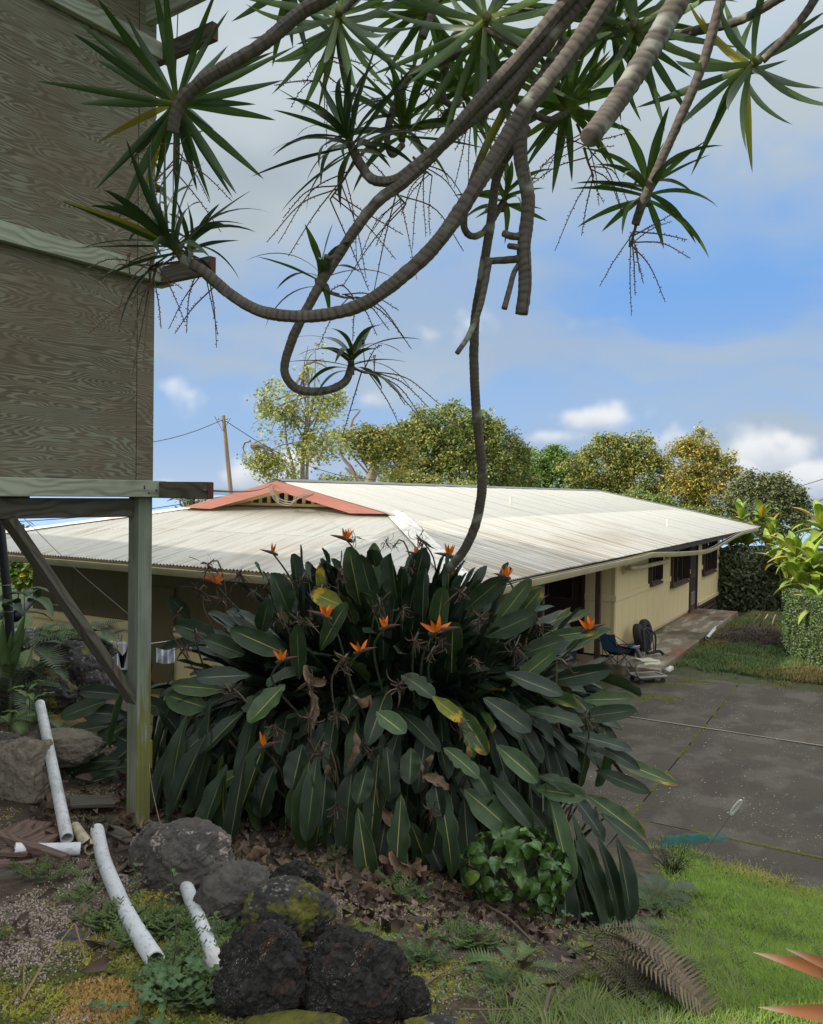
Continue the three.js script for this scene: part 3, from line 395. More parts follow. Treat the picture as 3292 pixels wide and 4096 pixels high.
  // screen door
  { const a = 26.72, b = 27.72, c = (a + b) / 2 - S0, d = part('screen_door', box(b - a - .08, 2.12, .035, c, 1.07, -.03), brown, house);
    part('screen_panel', box(.66, .8, .02, c, 1.62, -.018), mat({ color: S(46, 40, 40), roughness: .8 }), d); for (const y of [1.12, 1.2, 1.28]) part('door_rail', box(.82, .04, .03, c, y, 0), brown, d); part('screen_panel', box(.66, .42, .02, c, .86, -.016), mat({ color: S(40, 36, 36), roughness: .8 }), d); part('kick_panel', box(.6, .34, .02, c, .42, -.012), mat({ color: S(124, 106, 100), roughness: .6 }), d);
    for (const [x, y, w, h] of [[0, .6, .66, .03], [0, .24, .66, .03], [.32, .42, .03, .38]]) part('panel_bead', box(w, h, .02, c + x, y, 0), metalGrey, d); for (const x of [a, b]) part('door_jamb', box(.06, 2.2, .12, x - S0, 1.1, -.01), brown, house); }
  // downpipe: elbow under the gutter and a run back along the wall
  part('downpipe', tube([L3(22.1, 4.95, 2.2), L3(22.1, 4.95, 2.06), L3(22.08, 4.96, 1.98), L3(21.95, 4.98, 1.95), L3(21.2, 5.0, 1.95), L3(19.1, 5.05, 1.98), L3(18.9, 5.1, 2.0)], () => .055, { n: 12, step: .05 }), gutterMat, house);
  part('pipe_collar', tube([L3(22.1, 4.95, 2.12), L3(22.1, 4.95, 2.02)], () => .07, { n: 12 }), gutterMat, house); part('wall_socket_box', box(.2, .16, .08, 19.1 - S0, 1.92, .03), creamDull, house);
}
// ------------------------------------------------------------------ the plywood building on stilts, left
const TW = 35 * Math.PI / 180, tA = V(Math.sin(TW), 0, -Math.cos(TW)), tN = V(Math.cos(TW), 0, Math.sin(TW)), tC = at(612, 1985, 4.5).setY(0);
const stilt = thing('stilt_building', 'weathered plywood building raised on posts, close on the left', 'building', tC);
stilt.rotation.y = Math.PI / 2 - TW;
const onA = (x, y, z = 0) => { const d = ray(x, y), c = tC.clone().addScaledVector(tN, z), k = tN.dot(c.sub(EYE)) / tN.dot(d), p = EYE.clone().addScaledVector(d, k); return V(tA.dot(p.clone().sub(tC)), p.y, z); };
{
  const LA = 4.9, LB = 17, top = 6.75;
  const panel = (x0, x1, y0, y1, z, along = 'x', m = plywood) => { const w = x1 - x0, h = y1 - y0, g = along === 'x' ? new THREE.BoxGeometry(w - .004, h, .014) : new THREE.BoxGeometry(.014, h, w - .004), u = g.attributes.uv, p = g.attributes.position, k = R() * 3; for (let i = 0; i < p.count; i++) u.setXY(i, (along === 'x' ? p.getX(i) : p.getZ(i)) / 2.5 + k, p.getY(i) / 1.25 + k * .6); along === 'x' ? g.translate((x0 + x1) / 2, (y0 + y1) / 2, z) : g.translate(z, (y0 + y1) / 2, (x0 + x1) / 2); return part('plywood_panel', g, m, stilt); };
  const rows = [[3.66, 4.79], [4.795, 5.98], [5.985, top]];
  for (const [y0, y1] of rows) { for (let x = -.11, k = 0; x > -LA; x -= 2.44, k++) panel(Math.max(-LA, x - 2.44), x, y0, y1, -.008 - (k % 2) * .002); panel(-.11, 0, y0, y1, -.006); for (let z = 0; z > -LB; z -= 2.44) panel(Math.max(-LB, z - 2.44), z - .02, y0, y1, .0, 'z'); for (let z = 0; z > -LB; z -= 2.44) panel(Math.max(-LB, z - 2.44), z, y0, y1, -LA, 'z'); for (let x = 0; x > -LA; x -= 2.44) panel(Math.max(-LA, x - 2.44), x, y0, y1, -LB); }
  // girts on the near face, and those of the side face that run on past the corner
  for (const [y, e] of [[3.647, .06], [4.81, .1], [6.0, .1]]) {
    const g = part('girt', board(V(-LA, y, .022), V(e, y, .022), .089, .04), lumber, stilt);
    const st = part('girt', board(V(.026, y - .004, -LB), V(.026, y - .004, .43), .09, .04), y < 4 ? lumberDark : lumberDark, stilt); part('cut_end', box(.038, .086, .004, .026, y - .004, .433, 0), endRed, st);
    if (y < 4) for (let k = 0; k < 9; k++) { const b = new THREE.SphereGeometry(.005, 6, 4); b.translate(k < 5 ? .02 - h3(k, 3, 3) * .12 : -.4 - h3(k, 2, 2) * 1.2, y + (h3(k, 5, 5) - .5) * .06, .043); part('nail_head', b, blackPlastic, g); }
  }
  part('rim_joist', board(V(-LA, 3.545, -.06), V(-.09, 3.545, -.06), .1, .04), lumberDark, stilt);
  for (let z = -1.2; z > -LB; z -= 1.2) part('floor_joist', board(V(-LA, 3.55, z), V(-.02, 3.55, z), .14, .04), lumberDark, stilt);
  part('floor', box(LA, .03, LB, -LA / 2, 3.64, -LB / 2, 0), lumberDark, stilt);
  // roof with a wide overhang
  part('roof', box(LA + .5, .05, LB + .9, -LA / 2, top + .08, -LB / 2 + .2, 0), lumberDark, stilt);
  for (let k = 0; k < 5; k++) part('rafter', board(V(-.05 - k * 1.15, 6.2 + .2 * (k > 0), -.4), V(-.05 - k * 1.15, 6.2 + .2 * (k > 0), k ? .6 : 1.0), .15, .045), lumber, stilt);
  part('soffit_board', box(.02, .42, 1.1, .03, 6.42, .47, 0), plywood, stilt);
  // posts; the corner one has yellow-green algae on its weather side
  const postTex = tex(256, 1024, (u, v) => {
    const l = fp(u, v, 60, 6, 3, 400), s = fp(u, v, 5, 14, 4, 403), st = fp(u, v, 12, 9, 4, 406), mk = sst(.45, .68, st * .6 + s * .55 + .34 * sst(.62, .15, v) - .2 * sst(.4, .62, v) - .1) * (u < .5 ? 1 : .25), c = m3(B8(150, 158, 142), B8(96, 98, 84), l * .8 + (s - .5) * .5);
    return m3(c, m3(B8(136, 130, 40), B8(92, 92, 46), l), mk * .75);
  });
  const postMat = mat({ map: postTex, bumpMap: grainBump, bumpScale: .0015, roughness: .9 });
  const post = (x, z, y0, m) => { const h = 3.6 - y0, g = box(.089, h, .089, x, y0 + h / 2, z, .004), p = g.attributes.position, n = g.attributes.normal, u = g.attributes.uv; for (let i = 0; i < p.count; i++) { const front = Math.abs(n.getZ(i)) > .7; u.setXY(i, (front ? 0 : .5) + clamp(((front ? p.getX(i) - x : p.getZ(i) - z) / .089 + .5)) * .5, (p.getY(i) - y0) / h * .98 + .01); } return part('post', g, m, stilt); };
  post(-.045, -.047, 1.6, postMat).userData.label = 'corner post streaked with yellow-green algae near its foot';
  for (const [x, z] of [[-2.8, -.05], [-4.8, -.05], [-.045, -4], [-.045, -8], [-LA + .1, -4], [-LA + .1, -8]]) { const w = tC.clone().addScaledVector(tA, x).addScaledVector(tN, z); post(x, z, gh(w.x, w.z) - .2, lumberDark); }
  // diagonal brace and the mossy block on the post
  const b0 = onA(30, 2030, -.06), b1 = onA(548, 2825, -.06); b0.y = Math.min(b0.y, 3.5);
  part('diagonal_brace', board(b0, b1.clone().addScaledVector(b1.clone().sub(b0), .07), .089, .042, V(0, 0, 1)), lumberDark, stilt);
  const k0 = onA(628, 2990, -.12); part('mossy_block', box(.1, .16, .04, .035, k0.y - .02, -.115), mat({ color: S(140, 132, 50), roughness: .95 }), stilt, 'small algae-covered block nailed behind the corner post');
  // loose wires
  part('hanging_wire', tube([V(.075, 6.7, .1), V(.07, 5.5, .06), V(.075, 4.9, .06)], () => .003, { n: 5, step: .2 }), blackPlastic, stilt);
}
{ // string from the floor beam down to the post nail
  const a = at(60, 2038, 4.3), b = at(520, 2462, 4.55); tag(part('string', tube([a, a.clone().lerp(b, .5).add(V(0, -.02, 0)), b], () => .0016, { n: 5, step: .1 }), mat({ color: S(150, 148, 140) }), scene), 'thin string slanting from the floor beam to the corner post', 'string');
}
// ------------------------------------------------------------------ the bird-of-paradise clump
R = rngOf(31);
const leafTex = (base, dark, rib, tip, tipAmt, k) => tex(128, 512, (u, v) => {
  const e = Math.abs(u - .5) * 2, vein = Math.sin((v * 46 + e * 5.5) * 6.2832) * .5 + .5, n = fp(u, v, 4, 8, 3, k), f = fp(u, v, 30, 100, 2, k + 4);
  let c = m3(dark, base, .35 + .28 * vein + .7 * (n - .4) + .25 * (f - .5)); if (tipAmt) { const q = sst(.5, .75, (v - .55) * tipAmt + n * .75 + (e - .5) * .25); c = m3(c, tip, q); c = m3(c, B8(112, 74, 36), sst(.86, .97, v + (n - .5) * .3) * q); }
  c = m3(c, rib, (1 - sst(.025, .06, e)) * .9 * sst(1.0, .7, v)); return m3(c, rib, sst(.95, .985, e) * .45);
});
const leafBump = tex(64, 512, (u, v) => { const e = Math.abs(u - .5) * 2; return .5 + .3 * Math.sin((v * 46 + e * 5.5) * 6.2832) * sst(.05, .2, e) - .4 * (1 - sst(.02, .07, e)); }, false);
const lm = (a, b, rib, tip, ta, k, rough = .4) => mat({ map: leafTex(a, b, rib, tip, ta, k), bumpMap: leafBump, bumpScale: .0016, roughness: rough });
const ribY = B8(196, 186, 96), ribG = B8(118, 132, 76), ribT = B8(150, 140, 98);
const bopMats = [lm(B8(55, 74, 44), B8(34, 50, 33), ribG, 0, 0, 500), lm(B8(61, 82, 46), B8(38, 57, 35), ribY, 0, 0, 510), lm(B8(47, 66, 44), B8(30, 45, 34), ribT, 0, 0, 520), lm(B8(82, 104, 54), B8(54, 76, 42), ribY, B8(186, 160, 40), .8, 530), lm(B8(88, 112, 68), B8(62, 86, 54), ribY, 0, 0, 540)];
const bopYellow = lm(B8(150, 146, 40), B8(84, 100, 40), B8(200, 180, 70), B8(200, 170, 36), 1.4, 560, .5);
const bopProf = (t) => (t < .06 ? t / .06 * .34 : 1) * (t < .06 ? 1 : mix(.34, 1, sst(.0, .34, t - .06)) * Math.pow(clamp(1 - Math.pow(Math.max(0, t - .5) / .51, 3)), .62)) + (t > .995 ? .02 : 0);
const bopGeo = [];
for (let k = 0; k < 10; k++) bopGeo.push(blade({ len: 1, w: .34, seg: 14, across: 6, prof: bopProf, fold: [.3, .12, .5, .2, .42, .06, .3, .7, .15, .25][k], cup: [0, .1, 0, .05, 0, .2, .1, 0, 0, .1][k], bend: [.25, .5, .1, .7, .3, .15, .9, .2, -.35, .45][k], bend2: [.3, .2, .2, .3, .5, .1, .3, .2, .2, -.5][k], twist: [0, .3, -.25, .15, -.5, .1, .2, .7, 0, -.2][k], wave: [.012, .02, .01, .016, .022, .008, .015, .012, .01, .02][k], tear: k % 3 === 1 ? 1 : 0 }));
const BC = V(-.12, 2.15, -5.75), BR = V(1.7, 1.12, 1.3);
const bush = thing('bird_of_paradise_clump', 'big dense bird-of-paradise clump with orange flowers in the middle', 'plant', V(BC.x, 1.45, BC.z));
const BO = bush.position;
function shellHit(x, y, k) { // depth where the ray meets the clump's surface, or passes it closest
  const d = ray(x, y), o = EYE.clone().sub(BC), q = (a) => V(a.x / BR.x / k, a.y / BR.y / k, a.z / BR.z / k), O = q(o), D = q(d), a = D.dot(D), b = O.dot(D), c = O.dot(O) - 1, disc = b * b - a * c; const kk = disc > 0 ? (-b - Math.sqrt(disc)) / a : -b / a; return kk * -d.z; }
function bopLeaf(base, tip, width, nrm, gi, m) { const d = tip.clone().sub(base), L = d.length(), o = part('leaf', bopGeo[gi], m, bush); orient(o, base.clone().sub(BO), d, nrm); o.scale.set(width / .34, L * 1.06, Math.max(width / .34, L * .8)); return o; }
let nLeaf = 0;
// leaves that can be picked out in the photograph: base, tip, width (source pixels), leaf tone, depth step
const hero = [[969, 3160, 759, 3307, 88, 1], [1102, 3062, 998, 3246, 105, 2], [1212, 2975, 1157, 3137, 100, 2], [1258, 3056, 1163, 3264, 88, 1], [1142, 3260, 1143, 3545, 112, 1], [1431, 3236, 1379, 3518, 100, 1], [1275, 3310, 1221, 3570, 92, 0], [1304, 3090, 1292, 3292, 92, 2], [877, 3067, 655, 3154, 98, 2], [998, 3067, 724, 3223, 84, 4], [1546, 2985, 1581, 3196, 92, 2], [1645, 2990, 1642, 3117, 84, 0], [1640, 3285, 1777, 3598, 108, 1], [1773, 2990, 1915, 3082, 76, 4], [1855, 3158, 2046, 3308, 118, 4], [1784, 3228, 1898, 3456, 66, 3], [1945, 3095, 2127, 3292, 80, 0], [2150, 3100, 2350, 3158, 70, 0], [2140, 3156, 2326, 3179, 78, 4], [2280, 3172, 2449, 3345, 84, 2], [2345, 3177, 2582, 3331, 88, 3], [2412, 3018, 2702, 3122, 64, 3], [2270, 2936, 2534, 2977, 64, 2], [2248, 3418, 2436, 3630, 76, 3], [2190, 3374, 2419, 3540, 82, 0], [2262, 3540, 2387, 3728, 84, 0], [2210, 3500, 2307, 3634, 56, 4], [1983, 2980, 2146, 3112, 82, 4], [2043, 2746, 2214, 2604, 66, 4], [1940, 2546, 2128, 2458, 92, 0], [2188, 2728, 2426, 2678, 78, 2], [2152, 2554, 2380, 2521, 50, 3], [2262, 2602, 2430, 2521, 54, 4], [1604, 2700, 1723, 2746, 86, 0], [1505, 2845, 1612, 2912, 88, 4], [1825, 2825, 1944, 3004, 78, 3], [1441, 2422, 1398, 2208, 92, 1], [1156, 2621, 938, 2525, 90, 1], [1140, 2738, 996, 2869, 88, 4], [1197, 2720, 1193, 2519, 68, 0], [1044, 2541, 1068, 2410, 70, 0], [1156, 2450, 1100, 2310, 96, 0], [1280, 2604, 1366, 2427, 70, 1], [830, 2832, 682, 2788, 104, 4], [977, 2842, 806, 3004, 66, 2], [870, 2896, 726, 3004, 60, 2], [1500, 2440, 1440, 2240, 88, 0], [1590, 2400, 1560, 2240, 92, 0], [1660, 2330, 1690, 2210, 84, 2], [1860, 2440, 2000, 2330, 86, 0], [1980, 2500, 2110, 2330, 70, 4], [2060, 2480, 2160, 2365, 66, 3], [2020, 2690, 2240, 2760, 84, 2], [1930, 2790, 2120, 2900, 90, 2], [2100, 2840, 2330, 2870, 74, 0], [2290, 2930, 2560, 3060, 60, 2], [2330, 2800, 2520, 2790, 66, 4], [2300, 2870, 2530, 2840, 68, 0], [2080, 2620, 2240, 2560, 76, 0], [760, 2480, 690, 2400, 60, 0], [880, 2560, 720, 2500, 84, 0], [980, 2620, 830, 2560, 80, 0], [1000, 2700, 800, 2700, 76, 2], [900, 2760, 700, 2740, 70, 4], [740, 2960, 640, 2830, 70, 2], [700, 2850, 540, 2800, 70, 0], [620, 2740, 470, 2700, 60, 0], [520, 2860, 330, 2850, 74, 2], [560, 2930, 340, 2840, 84, 0], [600, 3010, 400, 2910, 76, 2], [560, 3060, 290, 3090, 70, 0], [640, 3160, 330, 3140, 66, 2], [560, 3240, 300, 3220, 50, 0], [470, 2960, 260, 2980, 70, 2], [480, 3040, 240, 3050, 72, 0], [520, 3130, 380, 3190, 70, 2], [440, 2900, 270, 2930, 60, 0], [600, 2900, 480, 2870, 66, 2], [720, 3100, 640, 3200, 66, 2], [820, 3170, 700, 3290, 80, 0], [900, 3230, 850, 3380, 84, 2], [1010, 3280, 960, 3430, 86, 0], [1050, 3330, 1010, 3480, 70, 2], [1360, 3300, 1330, 3420, 70, 2], [1540, 3290, 1520, 3440, 84, 2], [1700, 3330, 1760, 3470, 70, 2], [2000, 3330, 2080, 3480, 80, 2], [2120, 3230, 2250, 3400, 84, 0], [2080, 3340, 2180, 3500, 76, 2], [1470, 3060, 1440, 3200, 80, 0], [1740, 3130, 1760, 3260, 84, 2], [1880, 3050, 1960, 3170, 80, 0], [600, 2700, 560, 2590, 50, 0], [2380, 3080, 2590, 3160, 60, 0], [2400, 3250, 2600, 3400, 62, 0], [430, 2800, 250, 2860, 70, 0], [500, 2780, 330, 2760, 64, 2], [460, 3100, 270, 3150, 70, 2], [420, 3010, 190, 3080, 66, 0], [380, 3120, 200, 3170, 56, 2], [540, 2980, 420, 3060, 70, 2], [500, 2900, 360, 2990, 70, 1]];
for (const [x0, y0, x1, y1, w, m] of hero) {
  const Z = clamp(shellHit((x0 + x1) / 2, (y0 + y1) / 2, 1.0), 4.15, 6.1), up = y1 < y0, side = Math.abs(x1 - x0) > Math.abs(y1 - y0), dz = up ? .1 : .05;
  const bx = at(x0, y0, Z + dz), tp = at(x1, y1, Z - (up ? .02 : .07)), cam = EYE.clone().sub(bx).normalize(), n = cam.clone().multiplyScalar(.75).add(V(rr(-.35, .35), up ? .1 : .55, rr(-.1, .2)));
  bopLeaf(bx, tp, w * Z / 3292, n, up ? [0, 2, 5, 7][Math.floor(R() * 4)] : [0, 1, 5, 2, 9][Math.floor(R() * 5)], bopMats[m]); nLeaf++;
}
for (const [x0, y0, x1, y1, w] of [[1728, 2785, 1848, 2877, 60], [1375, 2425, 1256, 2370, 74], [1290, 2400, 1280, 2270, 40], [1660, 2270, 1700, 2200, 40]]) { const Z = shellHit((x0 + x1) / 2, (y0 + y1) / 2, 1.02), bx = at(x0, y0, Z), tp = at(x1, y1, Z - .06); bopLeaf(bx, tp, w * Z / 3292, EYE.clone().sub(bx).add(V(0, 1, 0)), 5, bopYellow).userData.label = 'yellowing leaf'; nLeaf++; }
const inner = [];
function radial(f, el, az, k) {              // leaf growing out of the clump in a direction
  const d = V(Math.cos(el) * Math.sin(az), Math.sin(el), Math.cos(el) * Math.cos(az)), p = V(d.x * BR.x, d.y * BR.y, d.z * BR.z).multiplyScalar(k).add(BC), L = rr(.36, .56), e = el * 1.15 - (el < .5 ? (0.5 - el) * 1.0 : 0) + rr(-.3, .3), a2 = az + rr(-.5, .5);
  const dir = V(Math.cos(e) * Math.sin(a2), Math.sin(e), Math.cos(e) * Math.cos(a2)), base = p.clone().addScaledVector(dir, -L * .8), tip = p.clone().addScaledVector(dir, L * .2), out = V(Math.sin(a2), 0, Math.cos(a2));
  const nrm = V(0, Math.max(.15, Math.cos(e)), 0).addScaledVector(out, -Math.sin(e) * 1.2).add(V(rr(-.6, .6), rr(-.1, .3), rr(-.2, .5)));
  const gl = gh(tip.x, tip.z) + .05; if (tip.y < gl) { const s = gl - tip.y; tip.y += s; base.y += s; }
  f(base, tip, rr(.085, .14), nrm);
}
for (let k = 0; k < 76; k++) { // the hanging skirt
  const az = rr(-1.3, .85), q = rr(.78, 1.08), b = V(BC.x + Math.sin(az) * BR.x * q, 0, BC.z + Math.cos(az) * BR.z * q), L = rr(.4, .58); b.y = gh(b.x, b.z) + L * rr(.6, 1.1) + (k % 3 === 0 ? .2 : 0); const d = V(Math.sin(az) * .35 + rr(-.25, .25), -1, Math.cos(az) * rr(.15, .5)).normalize(); bopLeaf(b, b.clone().addScaledVector(d, L), rr(.1, .15), V(Math.sin(az) + rr(-.4, .4), .3, Math.cos(az)), [0, 1, 5, 2, 9, 3][k % 6], bopMats[[0, 1, 2, 2, 0, 1, 2, 4][k % 8]]); nLeaf++;
}
for (let k = 0; nLeaf < 299 && k < 2000; k++) {
  const az = rr(-2.0, 2.0) * (R() < .75 ? .85 : 1), el = rr(-.75, 1.45);
  radial((b, t, w, n) => { bopLeaf(b, t, w, n, Math.floor(R() * 10), bopMats[[0, 0, 0, 1, 2, 2, 2, 0, 4, 3][Math.floor(R() * 10)]]); nLeaf++; }, el, az, rr(.8, .97));
}
{ // the leaves behind, too many to pick apart
  const N = 1100, g = bopGeo[0], im = new THREE.InstancedMesh(g, bopMats[2], N), o = new THREE.Object3D(); im.name = 'inner_foliage'; let i = 0;
  while (i < N) radial((b, t, w, n) => { const d = t.clone().sub(b), L = d.length(); orient(o, b.clone().sub(BO), d, n); o.scale.set(w / .34, L, w / .34); o.updateMatrix(); im.setMatrixAt(i, o.matrix); i++; }, rr(-.7, 1.4), R() < .6 ? rr(-1.9, 1.9) : rr(-3.1, 3.1), rr(.45, .92));
  im.userData.kind = 'stuff'; im.castShadow = im.receiveShadow = true; bush.add(im);
}
{ // stalks and the dry skirt of old leaves round the foot
  const gs = [], tanM = mat({ vertexColors: true, roughness: .9 });
  for (let k = 0; k < 170; k++) { const a = rr(-3.1, 3.1), r = Math.sqrt(R()), p = V(BC.x + Math.sin(a) * r * BR.x * .7, 0, BC.z + Math.cos(a) * r * BR.z * .75); p.y = gh(p.x, p.z) - .05; const q = V(p.x + Math.sin(a) * rr(.1, .45), p.y + rr(.4, .8), p.z + Math.cos(a) * rr(.1, .4)); q.y = Math.min(q.y, BC.y + (1 - r * r) * .5 * R()); const _ = 0, g1 = R() < .5, c0 = g1 ? C(.05, .08, .035) : C(.15, .11, .075); gs.push(tube([p, p.clone().lerp(q, .5).add(V(0, .1, 0)), q].map((z) => z.clone().sub(BO)), (t) => mix(.014, .007, t), { n: 6, step: .15, col: () => c0, cap: false })); }
  const m = part('leaf_stalks', mergeGeometries(gs), tanM, bush); m.userData.kind = 'stuff';
}
const dryTex = tex(64, 256, (u, v) => { const n = fp(u, v, 6, 10, 3, 600), s = fp(u, v, 20, 3, 2, 605); return m3(B8(178, 150, 126), B8(98, 74, 58), n * .7 + s * .4 - .1); });
const dryMat = mat({ map: dryTex, roughness: .85 }), dryGeo = [];
for (let k = 0; k < 6; k++) dryGeo.push(blade({ len: 1, w: .3, seg: 12, across: 4, prof: (t) => .25 + .75 * Math.sin(Math.PI * Math.pow(t, .8)), fold: [1.6, .9, 2.2, 1.2, .6, 1.8][k], bend: [1.2, -.8, 1.8, .5, 2.2, -.4][k], twist: [1.5, -2, 2.6, .8, -1.2, 3][k], wave: .05 }));
const dry = [[1700, 3100, 1790, 3160, 46], [1520, 3420, 1560, 3560, 60], [1570, 3400, 1640, 3600, 60], [1640, 3460, 1720, 3610, 50], [1500, 3480, 1470, 3590, 40], [1790, 3540, 1880, 3600, 46], [1310, 3060, 1330, 3170, 40], [1420, 2930, 1405, 3060, 40], [1230, 2660, 1240, 2800, 40], [1240, 2760, 1245, 2900, 34], [1730, 3020, 1690, 3100, 30], [1000, 3470, 1080, 3400, 50], [1030, 3470, 1060, 3420, 40], [700, 3290, 760, 3330, 40], [480, 3200, 300, 3240, 40], [560, 3120, 430, 3180, 50], [500, 3260, 560, 3330, 50], [640, 3330, 560, 3290, 40], [1330, 3200, 1345, 3400, 22], [1510, 3150, 1560, 3400, 26], [1350, 3450, 1360, 3600, 20], [1650, 3010, 1700, 3120, 26], [1800, 3300, 1850, 3560, 30], [1440, 3560, 1500, 3600, 50], [1330, 3520, 1300, 3600, 40], [1560, 3540, 1500, 3620, 40], [2180, 3300, 2240, 3440, 40], [1480, 2780, 1420, 2830, 40]];
for (const [x0, y0, x1, y1, w] of dry) { const g0 = onG((x0 + x1) / 2, (y0 + y1) / 2), Z = Math.min(shellHit((x0 + x1) / 2, (y0 + y1) / 2, .95), -g0.z - .03), a = at(x0, y0, Z), b = at(x1, y1, Z - .04), d = b.clone().sub(a), L = d.length(), o = part('dry_leaf', dryGeo[Math.floor(R() * 6)], dryMat, bush); orient(o, a.sub(BO), d, V(rr(-1, 1), rr(-.2, 1), 1)); o.scale.set(w * Z / 3292 / .3, L * 1.1, w * Z / 3292 / .3 * 1.0); }
// flowers: a beaked sheath with orange sepals and a blue tongue
{
  const bractG = (() => { const b = new MB(), n = 8, m = 12; for (let k = 0; k <= m; k++) { const t = k / m, r = .017 * Math.pow(Math.sin(Math.PI * clamp(t * .78 + .22)), .8) * (1 - t * .35) + .0012; for (let j = 0; j <= n; j++) { const a = j / n * 6.2832, c = mixC(mixC(C(.075, .075, .045), C(.13, .06, .06), t), C(.32, .07, .05), sst(.7, 1, Math.sin(a)) * .7); b.v(V(Math.cos(a) * r * .6, t * .19, Math.sin(a) * r + .012 * Math.sin(t * 2.2)), j / n, t, c); } if (k) for (let j = 0; j < n; j++) { const o = (k - 1) * (n + 1) + j; b.q(o, o + 1, o + n + 2, o + n + 1); } } return b.geo(); })();
  const petG = [.35, -.25, .7].map((bd) => blade({ len: .1, w: .028, seg: 7, prof: (t) => Math.sin(Math.PI * Math.pow(clamp(t * .93 + .04), .65)), fold: .5, bend: bd, twist: .3, wave: .001 }));
  const orange = mat({ map: tex(32, 64, (u, v) => m3(B8(255, 152, 16), B8(226, 92, 6), fp(u, v, 6, 3, 3, 620) * .9)), roughness: .5 }), blue = mat({ color: C(.05, .08, .32), roughness: .5 }), bractM = mat({ vertexColors: true, roughness: .55 }), stemM = mat({ color: C(.06, .075, .04), roughness: .6 }), stemDry = mat({ color: S(122, 102, 84), roughness: .85 });
  const flower = (x, y, sc, side, np, open, kz = 1.04) => {
    sc *= .68; np = Math.min(np, 4); open *= .72; const Z = Math.max(4.2, shellHit(x, y, kz)), p = at(x, y, Z), f = part('flower', bractG, bractM, bush); const dir = V(side * .95, .22 + rr(-.1, .15), rr(.1, .5)).normalize(); orient(f, p.clone().sub(BO).addScaledVector(dir, -.05 * sc), dir, V(0, 1, .1)); f.scale.setScalar(sc);
    f.updateMatrix(); const inv = f.matrix.clone().invert(), o0 = p.clone().sub(BO);
    for (let k = 0; k < np; k++) { const a = np === 1 ? 0 : (k / (np - 1) - .5) * open, pd = V(Math.sin(a) + side * -.15, Math.cos(a) * 1.0, rr(0, .45)), q = part('petal', petG[k % 3], orange, f), tmp = new THREE.Object3D(); orient(tmp, o0.clone().add(V(Math.sin(a) * .008, .008, .004 * k)), pd, V(rr(-.4, .4), .2, 1)); tmp.scale.set(sc, sc * rr(.85, 1.15), sc); tmp.updateMatrix(); tmp.matrix.premultiply(inv).decompose(q.position, q.quaternion, q.scale); }
    { const q = part('tongue', petG[0], blue, f), tmp = new THREE.Object3D(); orient(tmp, o0, V(side * .5, .6, .5), V(0, 1, 1)); tmp.scale.set(sc * .35, sc * .7, sc * .35); tmp.updateMatrix(); tmp.matrix.premultiply(inv).decompose(q.position, q.quaternion, q.scale); }
    const root = V(mix(p.x, BC.x, .35), p.y - .55, p.z - .35); part('flower_stem', tube([p.clone().sub(BO), p.clone().addScaledVector(dir, -.07).add(V(0, -.08, -.03)).sub(BO), root.sub(BO)], (t) => mix(.006, .01, t), { n: 6, step: .06 }), stemM, bush);
  };
  flower(1386, 2160, 1.3, -1, 5, 1.3, 1.0); flower(1092, 2215, 1.05, -1, 2, .7, 1); flower(862, 2335, 1.3, -1, 6, 2.6, 1.02); flower(1794, 2225, 1.15, -1, 5, 1.1, 1); flower(2023, 2310, 1.1, -1, 4, 1.5, 1.02); flower(1748, 2532, 1.5, 1, 6, 2.7); flower(1540, 2515, 1.1, 1, 3, .8); flower(1302, 2470, 1.2, -1, 4, 1.4); flower(1128, 2645, 1.05, 1, 3, 1.5); flower(1440, 2610, 1.1, 1, 3, 1.8); flower(1058, 2990, 1.2, 1, 2, .35); flower(2352, 2520, 1.25, 1, 5, 1.6, 1.06); flower(1662, 2218, .8, -1, 2, .6, .99);
  // spent heads: brown shrivelled straps
  const wM = mat({ vertexColors: true, roughness: .9 }), wG = [];
  for (let v = 0; v < 6; v++) { const gs = []; for (let k = 0; k < 26; k++) { const c = mixC(C(.05, .032, .022), C(.24, .165, .115), R() * R()), bg = blade({ len: rr(.04, .13), w: rr(.003, .009), seg: 7, across: 1, fold: 0, bend: rr(-2.4, 2.8), twist: rr(-2, 2), prof: (t) => .5 + .5 * Math.sin(Math.PI * t), col: () => c }); gs.push(placeGeo(bg, V(rr(-.015, .015), rr(-.02, .02), rr(-.015, .015)), V(rr(-1, 1) + (v % 2 ? .3 : -.3), rr(-1.2, .5), rr(-1, 1)), V(R() - .5, R(), R() - .5))); } const bb = bractG.clone(); { const c = bb.attributes.color; for (let i = 0; i < c.count; i++) c.setXYZ(i, .075, .05, .036); } gs.push(placeGeo(bb, V(0, 0, 0), V(v % 2 ? .6 : -.6, -.9, .5), V(0, 1, .2), .5)); wG.push(mergeGeometries(gs)); }
